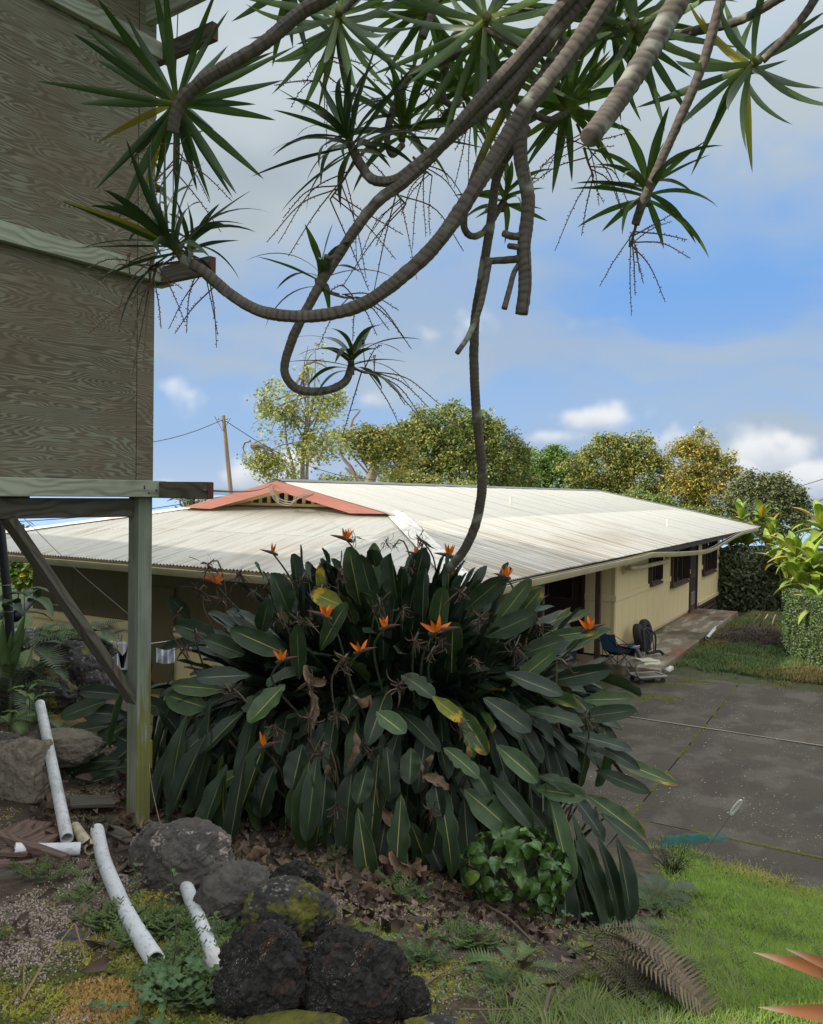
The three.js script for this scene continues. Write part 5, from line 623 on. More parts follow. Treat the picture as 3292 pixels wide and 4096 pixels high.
// ------------------------------------------------------------------ ground cover
{
  const spread = (name, label, cat, geo, m, list, tint, kind = 'stuff') => { const im = new THREE.InstancedMesh(geo, m, list.length), o = new THREE.Object3D(); list.forEach(([p, s, ry, tx, tz, sy], i) => { o.position.copy(p); o.rotation.set(tx || 0, ry, tz || 0); o.scale.set(s, s * (sy || 1), s); o.updateMatrix(); im.setMatrixAt(i, o.matrix); im.setColorAt(i, tint(p, i)); }); im.name = numbered(name); im.castShadow = im.receiveShadow = true; tag(im, label, cat, null, kind); scene.add(im); };
  const pick = (n, x0, x1, d0, d1, ok) => { const L = []; for (let k = 0; k < n; k++) { const u = R(), D = d0 * Math.pow(d1 / d0, u), X = rr(x0, x1) * (x0 < 0 && x1 > 0 ? D / 4 : 1), w = ok(X, D); if (R() < w) L.push([X, D]); } return L; };
  const pebG = new THREE.DodecahedronGeometry(1, 0);
  { const L = pick(130000, -2.4, 2.2, 2.4, 5.6, (X, D) => { const g = near(gravelP, X, -D), n = fbm(X * 6, D * 6, 1, 4); return sst(-.05, .5, g + (n - .5) * 1.2) * .75 + .012; }).map(([X, D]) => [G(X, -D, .002), rr(.0018, .0045), rr(0, 6), rr(0, 3), 0, .8]);
    spread('gravel', 'pale crushed coral gravel scattered over the dark soil', 'gravel', pebG, mat({ roughness: .9 }), L, () => mixC(C(.6, .5, .43), C(.3, .22, .18), R())); }
  // moss: little branching tufts
  const tuft = (n, h, w, lean, seg = 1) => { const gs = []; for (let k = 0; k < n; k++) { const a = rr(0, 6.28), g = blade({ len: h * rr(.6, 1.1), w, seg: 2, across: 1, fold: 0, bend: rr(.2, 1) * lean, prof: (t) => 1 - t * .8 }); gs.push(placeGeo(g, V(Math.cos(a) * h * .25, 0, Math.sin(a) * h * .25), V(Math.cos(a) * lean * .7, 1, Math.sin(a) * lean * .7), V(-Math.cos(a), .4, -Math.sin(a)))); } return mergeGeometries(gs); };
  const mossG = tuft(9, .016, .0045, 1.5), vm = mat({ roughness: .9 });
  { const L = pick(120000, -2.6, 2.4, 2.3, 5.5, (X, D) => { const m = near(mossP, X, -D), n = fbm(X * 6, D * 6, 1, 4), y = near(goldP, X, -D); return sst(-.02, .35, Math.max(m, y) + (n - .5) * .9) * (lawnIn(X, D) > .4 ? .2 : 1); }).map(([X, D]) => [G(X, -D, -.003), rr(.6, 1.5), rr(0, 6), rr(-.3, .3), rr(-.3, .3)]);
    spread('moss', 'green and golden moss carpet over the bank', 'moss', mossG, vm, L, (p) => { const n = fbm(p.x * 9, p.z * 9, 6, 3), y = near(goldP, p.x, p.z); const c = mixC(mixC(C(.11, .16, .022), C(.36, .36, .04), sst(.32, .6, n)), C(.14, .1, .04), R() < .22 ? .6 : 0); return c.lerp(C(.42, .26, .07), sst(0, .35, y + (n - .5) * .5)).multiplyScalar(rr(.7, 1.2)); }); }
  // creeping weed with tiny leaves
  const weedG = (() => { const gs = []; for (let k = 0; k < 6; k++) { const a = rr(0, 6.28), d = V(Math.cos(a), rr(.3, .9), Math.sin(a)).normalize(); for (let q = 0; q < 6; q++) for (const sd of [-1, 1]) gs.push(placeGeo(blade({ len: .011, w: .006, seg: 1, across: 1, fold: 0, prof: (t) => 1 - t * .6 }), d.clone().multiplyScalar(.012 + q * .009), V(-d.z * sd, .25, d.x * sd).addScaledVector(d, .5), V(0, 1, 0))); } return mergeGeometries(gs); })();
  { const weedP = patch([[680, 3720, .13], [450, 3700, .1], [870, 3760, .12], [800, 3850, .16], [700, 3960, .12], [780, 4000, .12], [950, 3760, .08], [170, 2700, .5], [60, 2720, .5], [120, 2850, .3], [1640, 3600, .1], [1700, 3860, .08], [1900, 3780, .07], [2350, 3650, .2], [2550, 3620, .35], [1500, 3840, .06], [2000, 3950, .07]]); const L = pick(17000, -2.6, 2.4, 2.4, 7, (X, D) => sst(.1, .6, near(weedP, X, -D) + (fbm(X * 5, D * 5, 9, 3) - .5) * .8)).map(([X, D]) => [G(X, -D, .004), rr(.7, 1.7), rr(0, 6), 0, 0]);
    spread('creeping_weed', 'low creeping weed with tiny leaves on the bank', 'weed', weedG, vm, L, () => mixC(C(.055, .1, .03), C(.12, .17, .05), R())); }
  // lawn
  const grassG = [tuft(8, .055, .005, .9), tuft(8, .085, .0055, 1.1)];
  { const L = pick(110000, .4, 7, 2.5, 10, (X, D) => X / D > .72 ? 0 : lawnIn(X, D) * clamp(9 / (D * D) + .18)).map(([X, D]) => [G(X, -D, -.004), rr(.7, 1.25) * (D > 5.5 ? 1.5 : 1) * (fbm(X * 2, D * 2, 5, 2) * .8 + .5), rr(0, 6), rr(-.2, .2), rr(-.2, .2)]);
    spread('lawn_grass', 'bright green lawn sloping down to the drive', 'grass', grassG[0], vm, L, (p) => { const n = fbm(p.x * 2.2, p.z * 2.2, 3, 3), D = -p.z, e = sst(-1.3, .1, D - lawnEdge(p.x) + (fbm(p.x * 2, p.z * 2, 8, 2) - .5) * 2); return mixC(mixC(C(.14, .25, .028), C(.24, .36, .045), n), C(.38, .34, .07), e * .75).lerp(C(.2, .17, .1), R() < .12 ? .6 : 0).multiplyScalar(rr(.75, 1.2)); }); }
  // rank wild grass between litter and lawn
  { const L = pick(17000, -.2, 3.2, 2.5, 8.5, (X, D) => { const q = lawnLeft(D) - X; return X / D > .7 ? 0 : sst(.6, .1, q) * sst(-.5, -.05, q) * sst(.42, .62, fbm(X * 3, D * 3, 12, 3)) * clamp(8 / (D * D) + .1); }).map(([X, D]) => [G(X, -D, -.005), rr(.5, 1.3), rr(0, 6), rr(-.3, .3), rr(-.3, .3)]);
    spread('wild_grass', 'rank straggling grass between the clump and the lawn', 'grass', grassG[1], vm, L, () => mixC(C(.11, .16, .04), C(.26, .27, .11), R() * R())); }
  // grass and moss beyond the drive
  { const L = []; for (let k = 0; k < 42000; k++) { const s = rr(17.6, 31), t = rr(-2.5, 4.02), n = fbm(s * 1.1, t * 1.1, 3, 3); if (R() > sst(.26, .55, n + (s < 18.6 ? -.12 : 0))) continue; const p = HS(s, t); L.push([G(p.x, p.z, -.01), rr(1.6, 3.2), rr(0, 6), rr(-.3, .3), rr(-.3, .3)]); }
    spread('rough_grass', 'rough mossy grass between the walkway and the hedges', 'grass', grassG[0], vm, L, (p) => { const n = fbm(p.x * .8, p.z * .8, 9, 3); return mixC(C(.22, .18, .06), C(.11, .18, .05), sst(.42, .62, n)).multiplyScalar(rr(.6, 1.2)); }); }
  // moss in the joint and on the slab
  { const L = []; for (let k = 0; k < 5000; k++) { const s = rr(9.5, 17.7); if (fbm(s * 2.4, 1, 1, 4) < .46) continue; L.push([HS(s, 2.5 + (R() + R() - 1) * .03, -.108), rr(.8, 1.7), rr(0, 6)]); } for (let k = 0; k < 3600; k++) { const t = rr(-2, 2.4); if (fbm(t * 2, 7, 1, 3) < .5) continue; L.push([HS(9.55 + (R() + R() - 1) * .03, t, -.108), rr(.8, 1.6), rr(0, 6)]); }
    for (const [x, y, r] of [[2700, 2720, .55], [2600, 2790, .6], [2760, 2725, .4], [2640, 2730, .4]]) { const c = onY(x, y, -.1); for (let k = 0; k < 2600; k++) { const a = rr(0, 6.28), q = r * Math.sqrt(R()); const X = c.x + Math.cos(a) * q * 1.3, Z = c.z + Math.sin(a) * q * .8; if (fbm(X * 4, Z * 4, 2, 3) + (1 - q / r) * .4 < .62) continue; L.push([V(X, -.1, Z), rr(.8, 1.6), rr(0, 6)]); } }
    spread('joint_moss', 'yellow-green moss growing in the joint and corner of the drive', 'moss', mossG, vm, L, () => mixC(C(.2, .2, .02), C(.13, .14, .03), R())); }
  // fallen bits: dead leaf litter round the clump
  const litG = blade({ len: .06, w: .022, seg: 3, across: 2, fold: .5, bend: .8, wave: .003 });
  { const L = pick(9000, -2, 2, 2.8, 6, (X, D) => { const q = Math.hypot((X + .1) / 2.0, (D - 5.2) / 1.7); return lawnIn(X, D) > .1 ? 0 : sst(1.15, .75, q) * .75 + .05; }).map(([X, D]) => [G(X, -D, rr(.004, .03)), rr(.5, 2.2), rr(0, 6), rr(1.1, 2), rr(-.5, .5)]);
    spread('leaf_litter', 'brown leaf litter strewn under the clump', 'leaf litter', litG, vm, L, () => mixC(C(.09, .06, .042), C(.3, .21, .16), R() * R())); }
  { const bitG = tuft(5, .05, .0022, 3.2), L = pick(5200, -2.2, 1.8, 2.5, 5.6, (X, D) => fbm(X * 3, D * 3, 15, 3) > .5 && lawnIn(X, D) < .5 ? .6 : .06).map(([X, D]) => [G(X, -D, .004), rr(.5, 1.6), rr(0, 6), rr(-.6, .6), rr(-.6, .6)]); spread('twig_litter', 'fine twigs and straw lying on the soil', 'twigs', bitG, vm, L, () => mixC(C(.07, .05, .036), C(.26, .2, .13), R() * R())); }
  // pale flecks on the drive
  { const L = []; for (let k = 0; k < 700; k++) { const p = HS(rr(8.5, 17.5), rr(-4, 4)); if (-p.z < lawnEdge(p.x) + .3 || fbm(p.x, p.z, 2, 3) < .44) continue; L.push([p.setY(-.095), rr(.003, .011), rr(0, 6), 0, 0, .4]); } spread('drive_grit', 'pale grit and fallen petals scattered over the drive', 'grit', pebG, vm, L, () => mixC(C(.6, .57, .5), C(.3, .26, .2), R() * R())); }
}
// ------------------------------------------------------------------ small plants
R = rngOf(61);
const vleaf = mat({ vertexColors: true, roughness: .6 });
function frondGeo(L, w, n, c0, c1, { droop = 1, wid = .18 } = {}) { // a fern frond along +y, curving over
  const gs = [], pts = []; let y = 0, z = 0, a = .15; for (let k = 0; k <= n; k++) { pts.push(V(0, y, z)); a += droop * 1.5 / n; y += Math.cos(a) * L / n; z -= Math.sin(a) * -L / n * .8; }
  gs.push(tube(pts, (t) => .003 * (1 - t * .7), { n: 4, step: L / n, col: () => C(.1, .09, .04), cap: false }));
  for (let k = 2; k <= n; k++) { const t = k / n, q = w * Math.sin(Math.PI * Math.pow(clamp(1 - t * .97), .75)) + .006, d = pts[k].clone().sub(pts[k - 1]).normalize(); for (const sd of [-1, 1]) gs.push(placeGeo(blade({ len: q, w: q * wid + .004, seg: 3, across: 1, fold: 0, bend: .4, prof: (t2) => 1 - t2 * .85, col: () => mixC(c0, c1, h3(k, sd + 2, 7)) }), pts[k], V(sd, -.05, 0).addScaledVector(d, .45), d.clone().cross(V(1, 0, 0)).multiplyScalar(-1))); }
  return mergeGeometries(gs);
}
const fernGreen = [frondGeo(.42, .085, 22, C(.07, .13, .035), C(.13, .2, .05)), frondGeo(.34, .07, 18, C(.06, .11, .035), C(.11, .17, .05), { droop: .7 })], fernDark = [frondGeo(.5, .1, 24, C(.035, .06, .025), C(.07, .1, .04)), frondGeo(.42, .09, 20, C(.03, .055, .022), C(.06, .09, .035), { droop: .6 })];
const fernDead = [frondGeo(.62, .1, 30, C(.1, .07, .04), C(.24, .17, .1), { droop: 1.0, wid: .1 }), frondGeo(.55, .09, 28, C(.08, .075, .045), C(.17, .15, .085), { droop: .8, wid: .1 })];
function fern(label, p, gs, n, sc, { lean = .7, spin = R() * 6, arc = 6.28, group = 'ferns on the bank' } = {}) { const t = thing('fern', label, 'fern', p, group); for (let k = 0; k < n; k++) { const a = spin + k / n * arc + rr(-.2, .2), f = part('frond', gs[k % gs.length], vleaf, t); orient(f, V(0, 0, 0), V(Math.cos(a) * lean, 1, Math.sin(a) * lean), V(-Math.cos(a), .3, -Math.sin(a)).negate()); f.scale.setScalar(sc * rr(.75, 1.15)); } return t; }
const gp = (x, y) => { const p = onG(x, y); p.y = gh(p.x, p.z); return p; };
fern('bright green fern at the end of the fallen branch', gp(2060, 3880), fernGreen, 6, .62, { lean: 1.3 }); fern('pale fern at the edge of the lawn above the dead fronds', gp(2640, 3860), fernGreen, 5, .55, { lean: 1.1 }); fern('small fern on the moss above the right lava rock', gp(1450, 3765), fernGreen, 6, .36, { lean: 1.6 }); fern('fern in the shade right of the clump', gp(2440, 3590), fernGreen, 8, .8, { lean: 1.1 }); fern('feathery fern beside the lawn below the teal netting', gp(2620, 3600), fernDark, 10, .95, { lean: 1.1 }); fern('low fern left of the lawn in the wild grass', gp(2500, 3740), fernGreen, 9, .75, { lean: 1.2 });
fern('lush fern at the left edge behind the palm seedling', at(40, 2640, 6.4), fernDark, 9, 1.5, { lean: .9 }); fern('fern hanging over the bank rocks beneath the brace', at(250, 2580, 7.4), fernGreen, 8, 1.3, { lean: 1.0 }); fern('fern with bright tips against the house wall', at(170, 2560, 7.8), fernGreen, 8, 1.4, { lean: .9 }); fern('dark fern low at the left edge', at(20, 2790, 5.9), fernDark, 9, 1.1, { lean: 1.1 }); fern('fern in front of the mossy rocks, above the pipe', at(110, 2700, 6.3), fernDark, 8, 1.0, { lean: 1.2 }); fern('small fern left of the leaning pipe', at(140, 2900, 5.4), fernGreen, 8, .55, { lean: 1 }); fern('small ferny weed at the left edge by the leafy seedling', at(40, 2900, 5.2), fernGreen, 8, .6, { lean: 1 }); fern('wispy fern right of the brace near the laundry', at(415, 2570, 8.2), fernDark, 6, .9, { lean: .7 }); fern('fern at the top of the bank by the white pot', at(330, 2560, 8.0), fernDark, 7, 1.1, { lean: .8 });
{ // heap of dead fern fronds, bottom right
  const t = thing('dead_fern', 'heap of brown drooping dead fern fronds at the bottom', 'fern', gp(2350, 3930)); for (let k = 0; k < 40; k++) { const f = part('frond', fernDead[k % 2], vleaf, t), a = rr(-.7, 1.0); orient(f, V(rr(-.03, .14), rr(.02, .16), rr(-.14, .1)), V(Math.cos(a), rr(-.1, .5), Math.sin(a) * .8), V(rr(-.5, .5), -1, rr(-.5, .5))); f.scale.setScalar(rr(.55, .9)); } for (let k = 0; k < 9; k++) { const f = part('frond', fernDead[1], vleaf, t), a = rr(2.4, 4.0); orient(f, V(0, .05, 0), V(Math.cos(a), .1, Math.sin(a) * .6), V(rr(-.6, .6), -1, rr(-.4, .4))); f.scale.setScalar(rr(.35, .55)); }
}
// leafy weeds and seedlings
const broad = (L, w, c0, c1, o = {}) => blade({ len: L, w, seg: 8, across: 4, prof: (t) => Math.sin(Math.PI * Math.pow(clamp(t * .96 + .02), .7)), fold: .25, bend: .7, wave: .004, col: (t, s) => mixC(mixC(c0, c1, h3(Math.round(t * 8), Math.round(s * 4) + 9, 3)), c1, Math.abs(s) < .1 ? .8 : 0), ...o });
function herb(name, label, p, geos, n, sc, { spread = .6, h = .12, stemC = C(.1, .13, .05), lean = .8, m = vleaf } = {}) { const t = thing(name, label, 'plant', p); for (let k = 0; k < n; k++) { const a = k * 2.4 + rr(-.3, .3), r = spread * (k / n), y = h * (1 - k / n * .8), q = V(Math.cos(a) * r * .35, y, Math.sin(a) * r * .35), f = part('leaf', geos[k % geos.length], m, t); orient(f, q, V(Math.cos(a) * lean, rr(.2, .7), Math.sin(a) * lean), V(-Math.cos(a) * .3, 1, -Math.sin(a) * .3)); f.scale.setScalar(sc * rr(.7, 1.2)); } part('stem', tube([V(0, -.03, 0), V(.005, h * .5, 0), V(0, h, 0)], () => .004, { n: 5, step: .03, col: () => stemC }), vcol, t); return t; }
const lobed = [0, 1, 2].map((k) => blade({ len: .11, w: .06, seg: 14, across: 4, prof: (t) => Math.sin(Math.PI * Math.pow(clamp(t * .94 + .03), .75)) * (.72 + .28 * Math.cos(t * 26 + k)), fold: .3, bend: .8, wave: .006, col: (t, s) => mixC(C(.055, .12, .045), C(.12, .2, .08), h3(Math.round(t * 14), Math.round(s * 2) + 5, k)) }));
herb('leafy_weed', 'lobed green weed between the two lower pipe ends', gp(760, 3985), lobed, 10, .8, { h: .07, spread: .3 }); herb('leafy_weed', 'lobed green weed at the bottom, right of the bent pipe mouth', gp(640, 4030), lobed, 9, .8, { h: .05, spread: .4 }); herb('leafy_weed', 'pale leafy weed at the bottom edge below the bent pipe', gp(560, 4075), lobed, 8, .9, { h: .05 }); herb('leafy_weed', 'small rosette weed right of the lava rocks', gp(1650, 3860), lobed, 9, .5, { h: .03 }); herb('leafy_weed', 'tiny weed seedling right of the lava rocks, lower', gp(1740, 4030), lobed, 6, .4, { h: .03 }); herb('leafy_weed', 'light green clover-like weed beside the pale gravel', gp(1640, 3590), lobed, 10, .4, { h: .04 }); herb('leafy_weed', 'weed tangled in the wild grass below the clump', gp(2250, 3720), lobed, 9, .6, { h: .07 });
{ // tall thin weed stalks
  for (const [x, y, h, lab] of [[540, 3640, .22, 'thin weed stalk with dry buds across the bent pipe'], [690, 3900, .42, 'tall thin weed stalk between the pipes'], [860, 3800, .16, 'wispy weed over the elbow pipe']]) { const t = thing('thin_weed', lab, 'weed', gp(x, y)); part('stem', tube([V(0, -.02, 0), V(.01, h * .5, 0), V(-.015, h, .01)], (q) => .003 * (1 - q * .5), { n: 5, step: .03, col: () => C(.1, .1, .045) }), vcol, t); for (let k = 0; k < 12; k++) { const f = part('leaf', lobed[k % 3], vleaf, t), a = k * 2.4; orient(f, V(0, h * (.15 + k / 15), 0), V(Math.cos(a), .3, Math.sin(a)), V(0, 1, 0)); f.scale.setScalar(rr(.18, .36)); } }
}
const seedM = phys({ vertexColors: true, roughness: .55, transmission: .2, thickness: 0 });
herb('leafy_seedling', 'leafy green seedling left of the leaning pipe top', at(115, 2900, 5.5), [broad(.13, .04, C(.09, .16, .04), C(.16, .24, .06))], 10, 1, { h: .28, spread: .15 }); herb('leafy_seedling', 'big-leaved plant in front of the lit grass at left', at(95, 2490, 7.6), [broad(.4, .12, C(.05, .1, .04), C(.09, .14, .06), { bend: 1.6 })], 7, 1, { h: .3 }); herb('leafy_seedling', 'dark broad-leaved plant at the left edge by the black pipe', at(10, 2540, 6.4), [broad(.3, .11, C(.035, .07, .035), C(.06, .1, .05), { bend: 1.2 })], 8, 1.0, { h: .3 });
{ // palm seedling: upright pleated leaves and one feather frond
  const t = thing('palm_seedling', 'young palm with upright pleated leaves on the left bank', 'palm', at(40, 2760, 5.9)); const pg = broad(.42, .075, C(.07, .13, .03), C(.13, .2, .045), { bend: .25, fold: .6 }); for (let k = 0; k < 6; k++) { const f = part('leaf', pg, vleaf, t); orient(f, V(0, .08, 0), V(-.35 + k * .13 + rr(-.05, .05), 1, rr(-.2, .2)), V(0, .2, 1)); f.scale.setScalar(rr(.85, 1.15)); } const fr = frondGeo(.5, .13, 16, C(.16, .2, .14), C(.24, .28, .2), { droop: .8, wid: .12 }); const f = part('frond', fr, vleaf, t); orient(f, V(.02, .08, 0), V(.9, .5, .1), V(-.3, 1, .2)); part('stem', tube([V(0, -.3, 0), V(0, -.05, 0), V(0, .12, 0)], () => .012, { n: 6, step: .05, col: () => C(.09, .11, .05) }), vcol, t);
}
{ // glossy shrub in front of the clump
  const c = at(2065, 3480, 4.28), t = thing('glossy_shrub', 'small shrub with glossy curled bright leaves before the clump', 'shrub', gp(2070, 3640)); t.position.z = c.z; t.position.x = c.x; t.position.y = gh(c.x, c.z); const o = c.clone().sub(t.position), gl = mat({ vertexColors: true, roughness: .18 }), G3 = [0, 1, 2].map((k) => broad(.095, .062, C(.045, .11, .025), C(.09, .17, .035), { bend: [1.4, 2.2, .9][k], fold: [.5, .2, .7][k], twist: [.4, -.5, .2][k] })), lt = broad(.1, .055, C(.12, .2, .03), C(.2, .28, .05), { bend: 1.6, fold: .5 });
  for (let k = 0; k < 130; k++) { const d = V(rr(-1, 1), rr(-.75, 1), rr(-.4, 1)).normalize(), p = o.clone().add(V(d.x * .24, d.y * .18, d.z * .16).multiplyScalar(rr(.75, 1.05))), f = part('leaf', k % 17 === 0 ? lt : G3[k % 3], gl, t); orient(f, p, d.clone().add(V(rr(-.8, .8), rr(-.9, .5), rr(-.4, .4))), d); f.scale.setScalar(rr(.8, 1.3)); }
  for (let k = 0; k < 12; k++) part('stem', tube([V(rr(-.04, .04), -.05, rr(-.04, .04)), o.clone().multiplyScalar(.5), o.clone().add(V(rr(-.15, .15), rr(-.1, .1), rr(-.1, .1)))], () => .005, { n: 5, step: .06 }), mat({ color: C(.1, .08, .05) }), t);
}
{ // dark dead bushlet beside the lawn
  const t = thing('dead_shrub', 'tangle of thin dead black twigs beside the lawn', 'shrub', gp(2690, 3500)), gs = []; for (let k = 0; k < 70; k++) { const a = rr(0, 6.28), e = V(Math.cos(a) * rr(.05, .28), rr(.05, .32), Math.sin(a) * rr(.05, .2)); gs.push(tube([V(0, 0, 0), e.clone().multiplyScalar(.5).add(V(rr(-.04, .04), rr(0, .05), 0)), e], (q) => .0028 * (1 - q * .7), { n: 4, step: .05, cap: false })); for (let j = 0; j < 3; j++) { const m = e.clone().multiplyScalar(rr(.4, .9)); gs.push(tube([m, m.clone().add(V(rr(-.08, .08), rr(-.03, .08), rr(-.06, .06)))], () => .0014, { n: 3, step: .05, cap: false })); } } part('twigs', mergeGeometries(gs), mat({ color: C(.045, .036, .03), roughness: .9 }), t);
}
{ // reddish-tipped leaves reaching in from the right edge: a rosette rooted just outside the frame
  const p = at(3560, 3960, 2.5), t = thing('red_tipped_plant', 'rust-tipped pointed leaves reaching in at the right edge', 'plant', G(p.x, p.z)); const tip = (c) => (q, s) => q > .62 ? mixC(C(.42, .16, .06), C(.5, .38, .28), sst(.75, 1, q)) : q > .5 ? mixC(C(.07, .13, .05), C(.42, .16, .06), sst(.5, .62, q + Math.abs(s) * .08)) : C(.07, .13, .05); const g = blade({ len: 1, w: .12, seg: 14, across: 3, prof: (q) => Math.sin(Math.PI * Math.pow(clamp(q * .95 + .04), .6)), fold: .6, bend: .15, col: tip() });
  for (const [x0, y0, x1, y1] of [[3560, 3960, 3062, 3812], [3560, 3970, 3190, 3800], [3560, 4080, 3078, 4032], [3600, 4000, 3420, 3780], [3580, 4000, 3700, 3760]]) { const a = at(x0, y0, 2.55), b = at(x1, y1, 2.35), d = b.clone().sub(a), f = part('leaf', g, vleaf, t); orient(f, a.sub(t.position), d, V(.1, .6, 1)); f.scale.setScalar(d.length()); } part('stem', tube([V(0, -.05, 0), V(0, .12, 0), p.clone().sub(t.position)], () => .018, { n: 7, step: .05, col: () => C(.12, .1, .06) }), vcol, t);
}
// ------------------------------------------------------------------ trees beyond the house, hedges, poles
R = rngOf(71);
const barkPale = (p) => mixC(C(.2, .17, .14), C(.36, .32, .27), fbm(p.x * 5, p.y * 5, p.z * 5, 3)), barkGrey = (p) => mixC(C(.1, .085, .07), C(.2, .175, .15), fbm(p.x * 5, p.y * 5, p.z * 5, 3));
const crownM = phys({ vertexColors: true, roughness: .65, transmission: .3, thickness: 0 });
function leafQuad(b, p, d, n, L, w, c) { const X = d.clone().cross(n).normalize().multiplyScalar(w / 2), m = p.clone().addScaledVector(d, L * .45); const i0 = b.v(p, .5, 0, c), i1 = b.v(m.clone().add(X).addScaledVector(n, L * .06), 1, .5, c), i2 = b.v(p.clone().addScaledVector(d, L), .5, 1, c), i3 = b.v(m.clone().sub(X).addScaledVector(n, L * .06), 0, .5, c); b.t(i0, i1, i2); b.t(i0, i2, i3); }
// blobs are in source pixels at the tree's depth: [x, y, rx, ry]
function tree(label, baseX, baseY, Z, blobs, { n = 5200, L = .16, tones, trunk = [], bark = barkGrey, gap = .42, clump = 16, deep = .9, cs = .32, group = 'trees beyond the house' }) {
  const p0 = at(baseX, baseY, Z); p0.y = Math.min(p0.y, gh(p0.x, p0.z)); const t = thing('tree', label, 'tree', p0, group), b = new MB(), px = Z / 3292, seed = Math.floor(R() * 99);
  const extra = []; for (const [x, y, rx, ry] of blobs) for (let k = 0; k < 5; k++) { const a = rr(-.4, 3.54), f = rr(.75, 1.05); extra.push([x + Math.cos(a) * rx * f, y - Math.sin(a) * ry * f, rx * rr(.22, .42), ry * rr(.25, .5)]); } blobs = [...blobs.map(([x, y, a, b]) => [x, y, a * .93, b * .9]), ...extra];
  const tot = blobs.reduce((s, q) => s + q[2] * q[3], 0), ends = [];
  for (const [x, y, rx, ry] of blobs) {
    const c = at(x, y, Z).sub(p0), A = rx * px, B = ry * px, D = (A + B) / 2 * deep, nc = Math.round(n * 2.3 / clump * rx * ry / tot);
    ends.push(c);
    for (let k = 0; k < nc; k++) {
      const u = V(rr(-1, 1), rr(-1, 1), rr(-1, 1)); if (u.lengthSq() > 1) { k--; continue; } const len = u.length(); u.multiplyScalar(Math.pow(len, -.45)); // towards the outside
      const q = c.clone().add(V(u.x * A, u.y * B, u.z * D)); if (fbm(q.x * .9 + seed, q.y * .9, q.z * .9, 3) < gap) continue;
      const tone = tones[Math.floor(R() * tones.length)], tv = rr(.75, 1.25), s = cs * rr(.6, 1.2), cc0 = tone.clone().multiplyScalar(tv * 2.6);
      for (let j = 0; j < clump; j++) { const e = V(rr(-1, 1), rr(-.8, .8), rr(-1, 1)), pp = q.clone().addScaledVector(e, s), d = V(rr(-1, 1), rr(-.9, .5), rr(-1, 1)).normalize(), nn = V(rr(-.7, .7), 1, rr(-.7, .7)).normalize(); leafQuad(b, pp, d, nn, L * rr(.65, 1.15), L * rr(.36, .6), cc0.clone().multiplyScalar(rr(.8, 1.2))); }
    }
  }
  part('crown', b.geo(), crownM, t);
  const loc = (x, y, dz = 0) => at(x, y, Z + dz).sub(p0);
  for (const [pts, w0, w1] of trunk) part('trunk', tube(pts.map(([x, y, dz]) => loc(x, y, dz)), (q) => mix(w0, w1, q) * px / 2, { n: 8, step: .12, col: (a, l, an, p) => bark(p) }), vcol, t);
  const limbs = []; const root = trunk.length ? loc(trunk[0][0][0][0], trunk[0][0][0][1]) : V(0, 0, 0), top = trunk.length ? loc(...trunk[0][0][trunk[0][0].length - 1]) : V(0, 1, 0);
  for (let k = 0; k < Math.min(26, blobs.length * 5); k++) { const c = ends[k % ends.length].clone().add(V(rr(-1, 1), rr(-.3, 1), rr(-.6, .6)).multiplyScalar(blobs[k % ends.length][3] * px * .7)), a = root.clone().lerp(top, rr(.35, 1)); limbs.push(tube([a, a.clone().lerp(c, .5).add(V(rr(-.3, .3), .25, rr(-.2, .2))), c], (q) => mix(.055, .012, q), { n: 5, step: .3, col: (x, l, an, p) => bark(p), cap: false })); }
  part('limbs', mergeGeometries(limbs), vcol, t); return t;
}
const olive = [C(.1, .125, .03), C(.13, .145, .035), C(.075, .1, .028), C(.16, .15, .035)], bright = [C(.085, .135, .025), C(.11, .16, .03), C(.065, .11, .022)], yellow = [C(.22, .18, .03), C(.17, .16, .035), C(.12, .13, .032), C(.26, .19, .03), C(.1, .12, .03)], dull = [C(.085, .1, .04), C(.11, .115, .045), C(.07, .085, .035)], lime = [C(.17, .18, .04), C(.12, .15, .04), C(.2, .19, .05)];
tree('tall sparse tree with pale forking stems, left of the ridge', 1215, 2060, 34, [[1230, 1500, 110, 90], [1150, 1620, 130, 130], [1265, 1640, 110, 120], [1100, 1720, 100, 90], [1290, 1760, 90, 110], [1190, 1780, 130, 100], [1060, 1830, 70, 60]], { n: 5200, L: .2, tones: lime, gap: .5, clump: 9, cs: .3, bark: barkPale, trunk: [[[[1215, 2000], [1210, 1850], [1225, 1700], [1235, 1560], [1232, 1450]], 22, 6], [[[1232, 2000], [1228, 1880], [1240, 1760], [1280, 1640]], 16, 5], [[[1195, 2000], [1170, 1860], [1145, 1760], [1140, 1620]], 18, 5], [[[1205, 1990], [1150, 1880], [1090, 1800], [1040, 1790]], 10, 4]] });
tree('small leafless-looking tree at the left end of the ridge', 1085, 2060, 33, [[1060, 1850, 70, 60], [1100, 1890, 80, 60]], { n: 900, L: .16, tones: lime, gap: .52, clump: 6, bark: barkPale, trunk: [[[[1090, 2000], [1080, 1900], [1050, 1850], [1000, 1760]], 8, 3], [[[1090, 1980], [1110, 1900], [1080, 1840]], 7, 3]] });
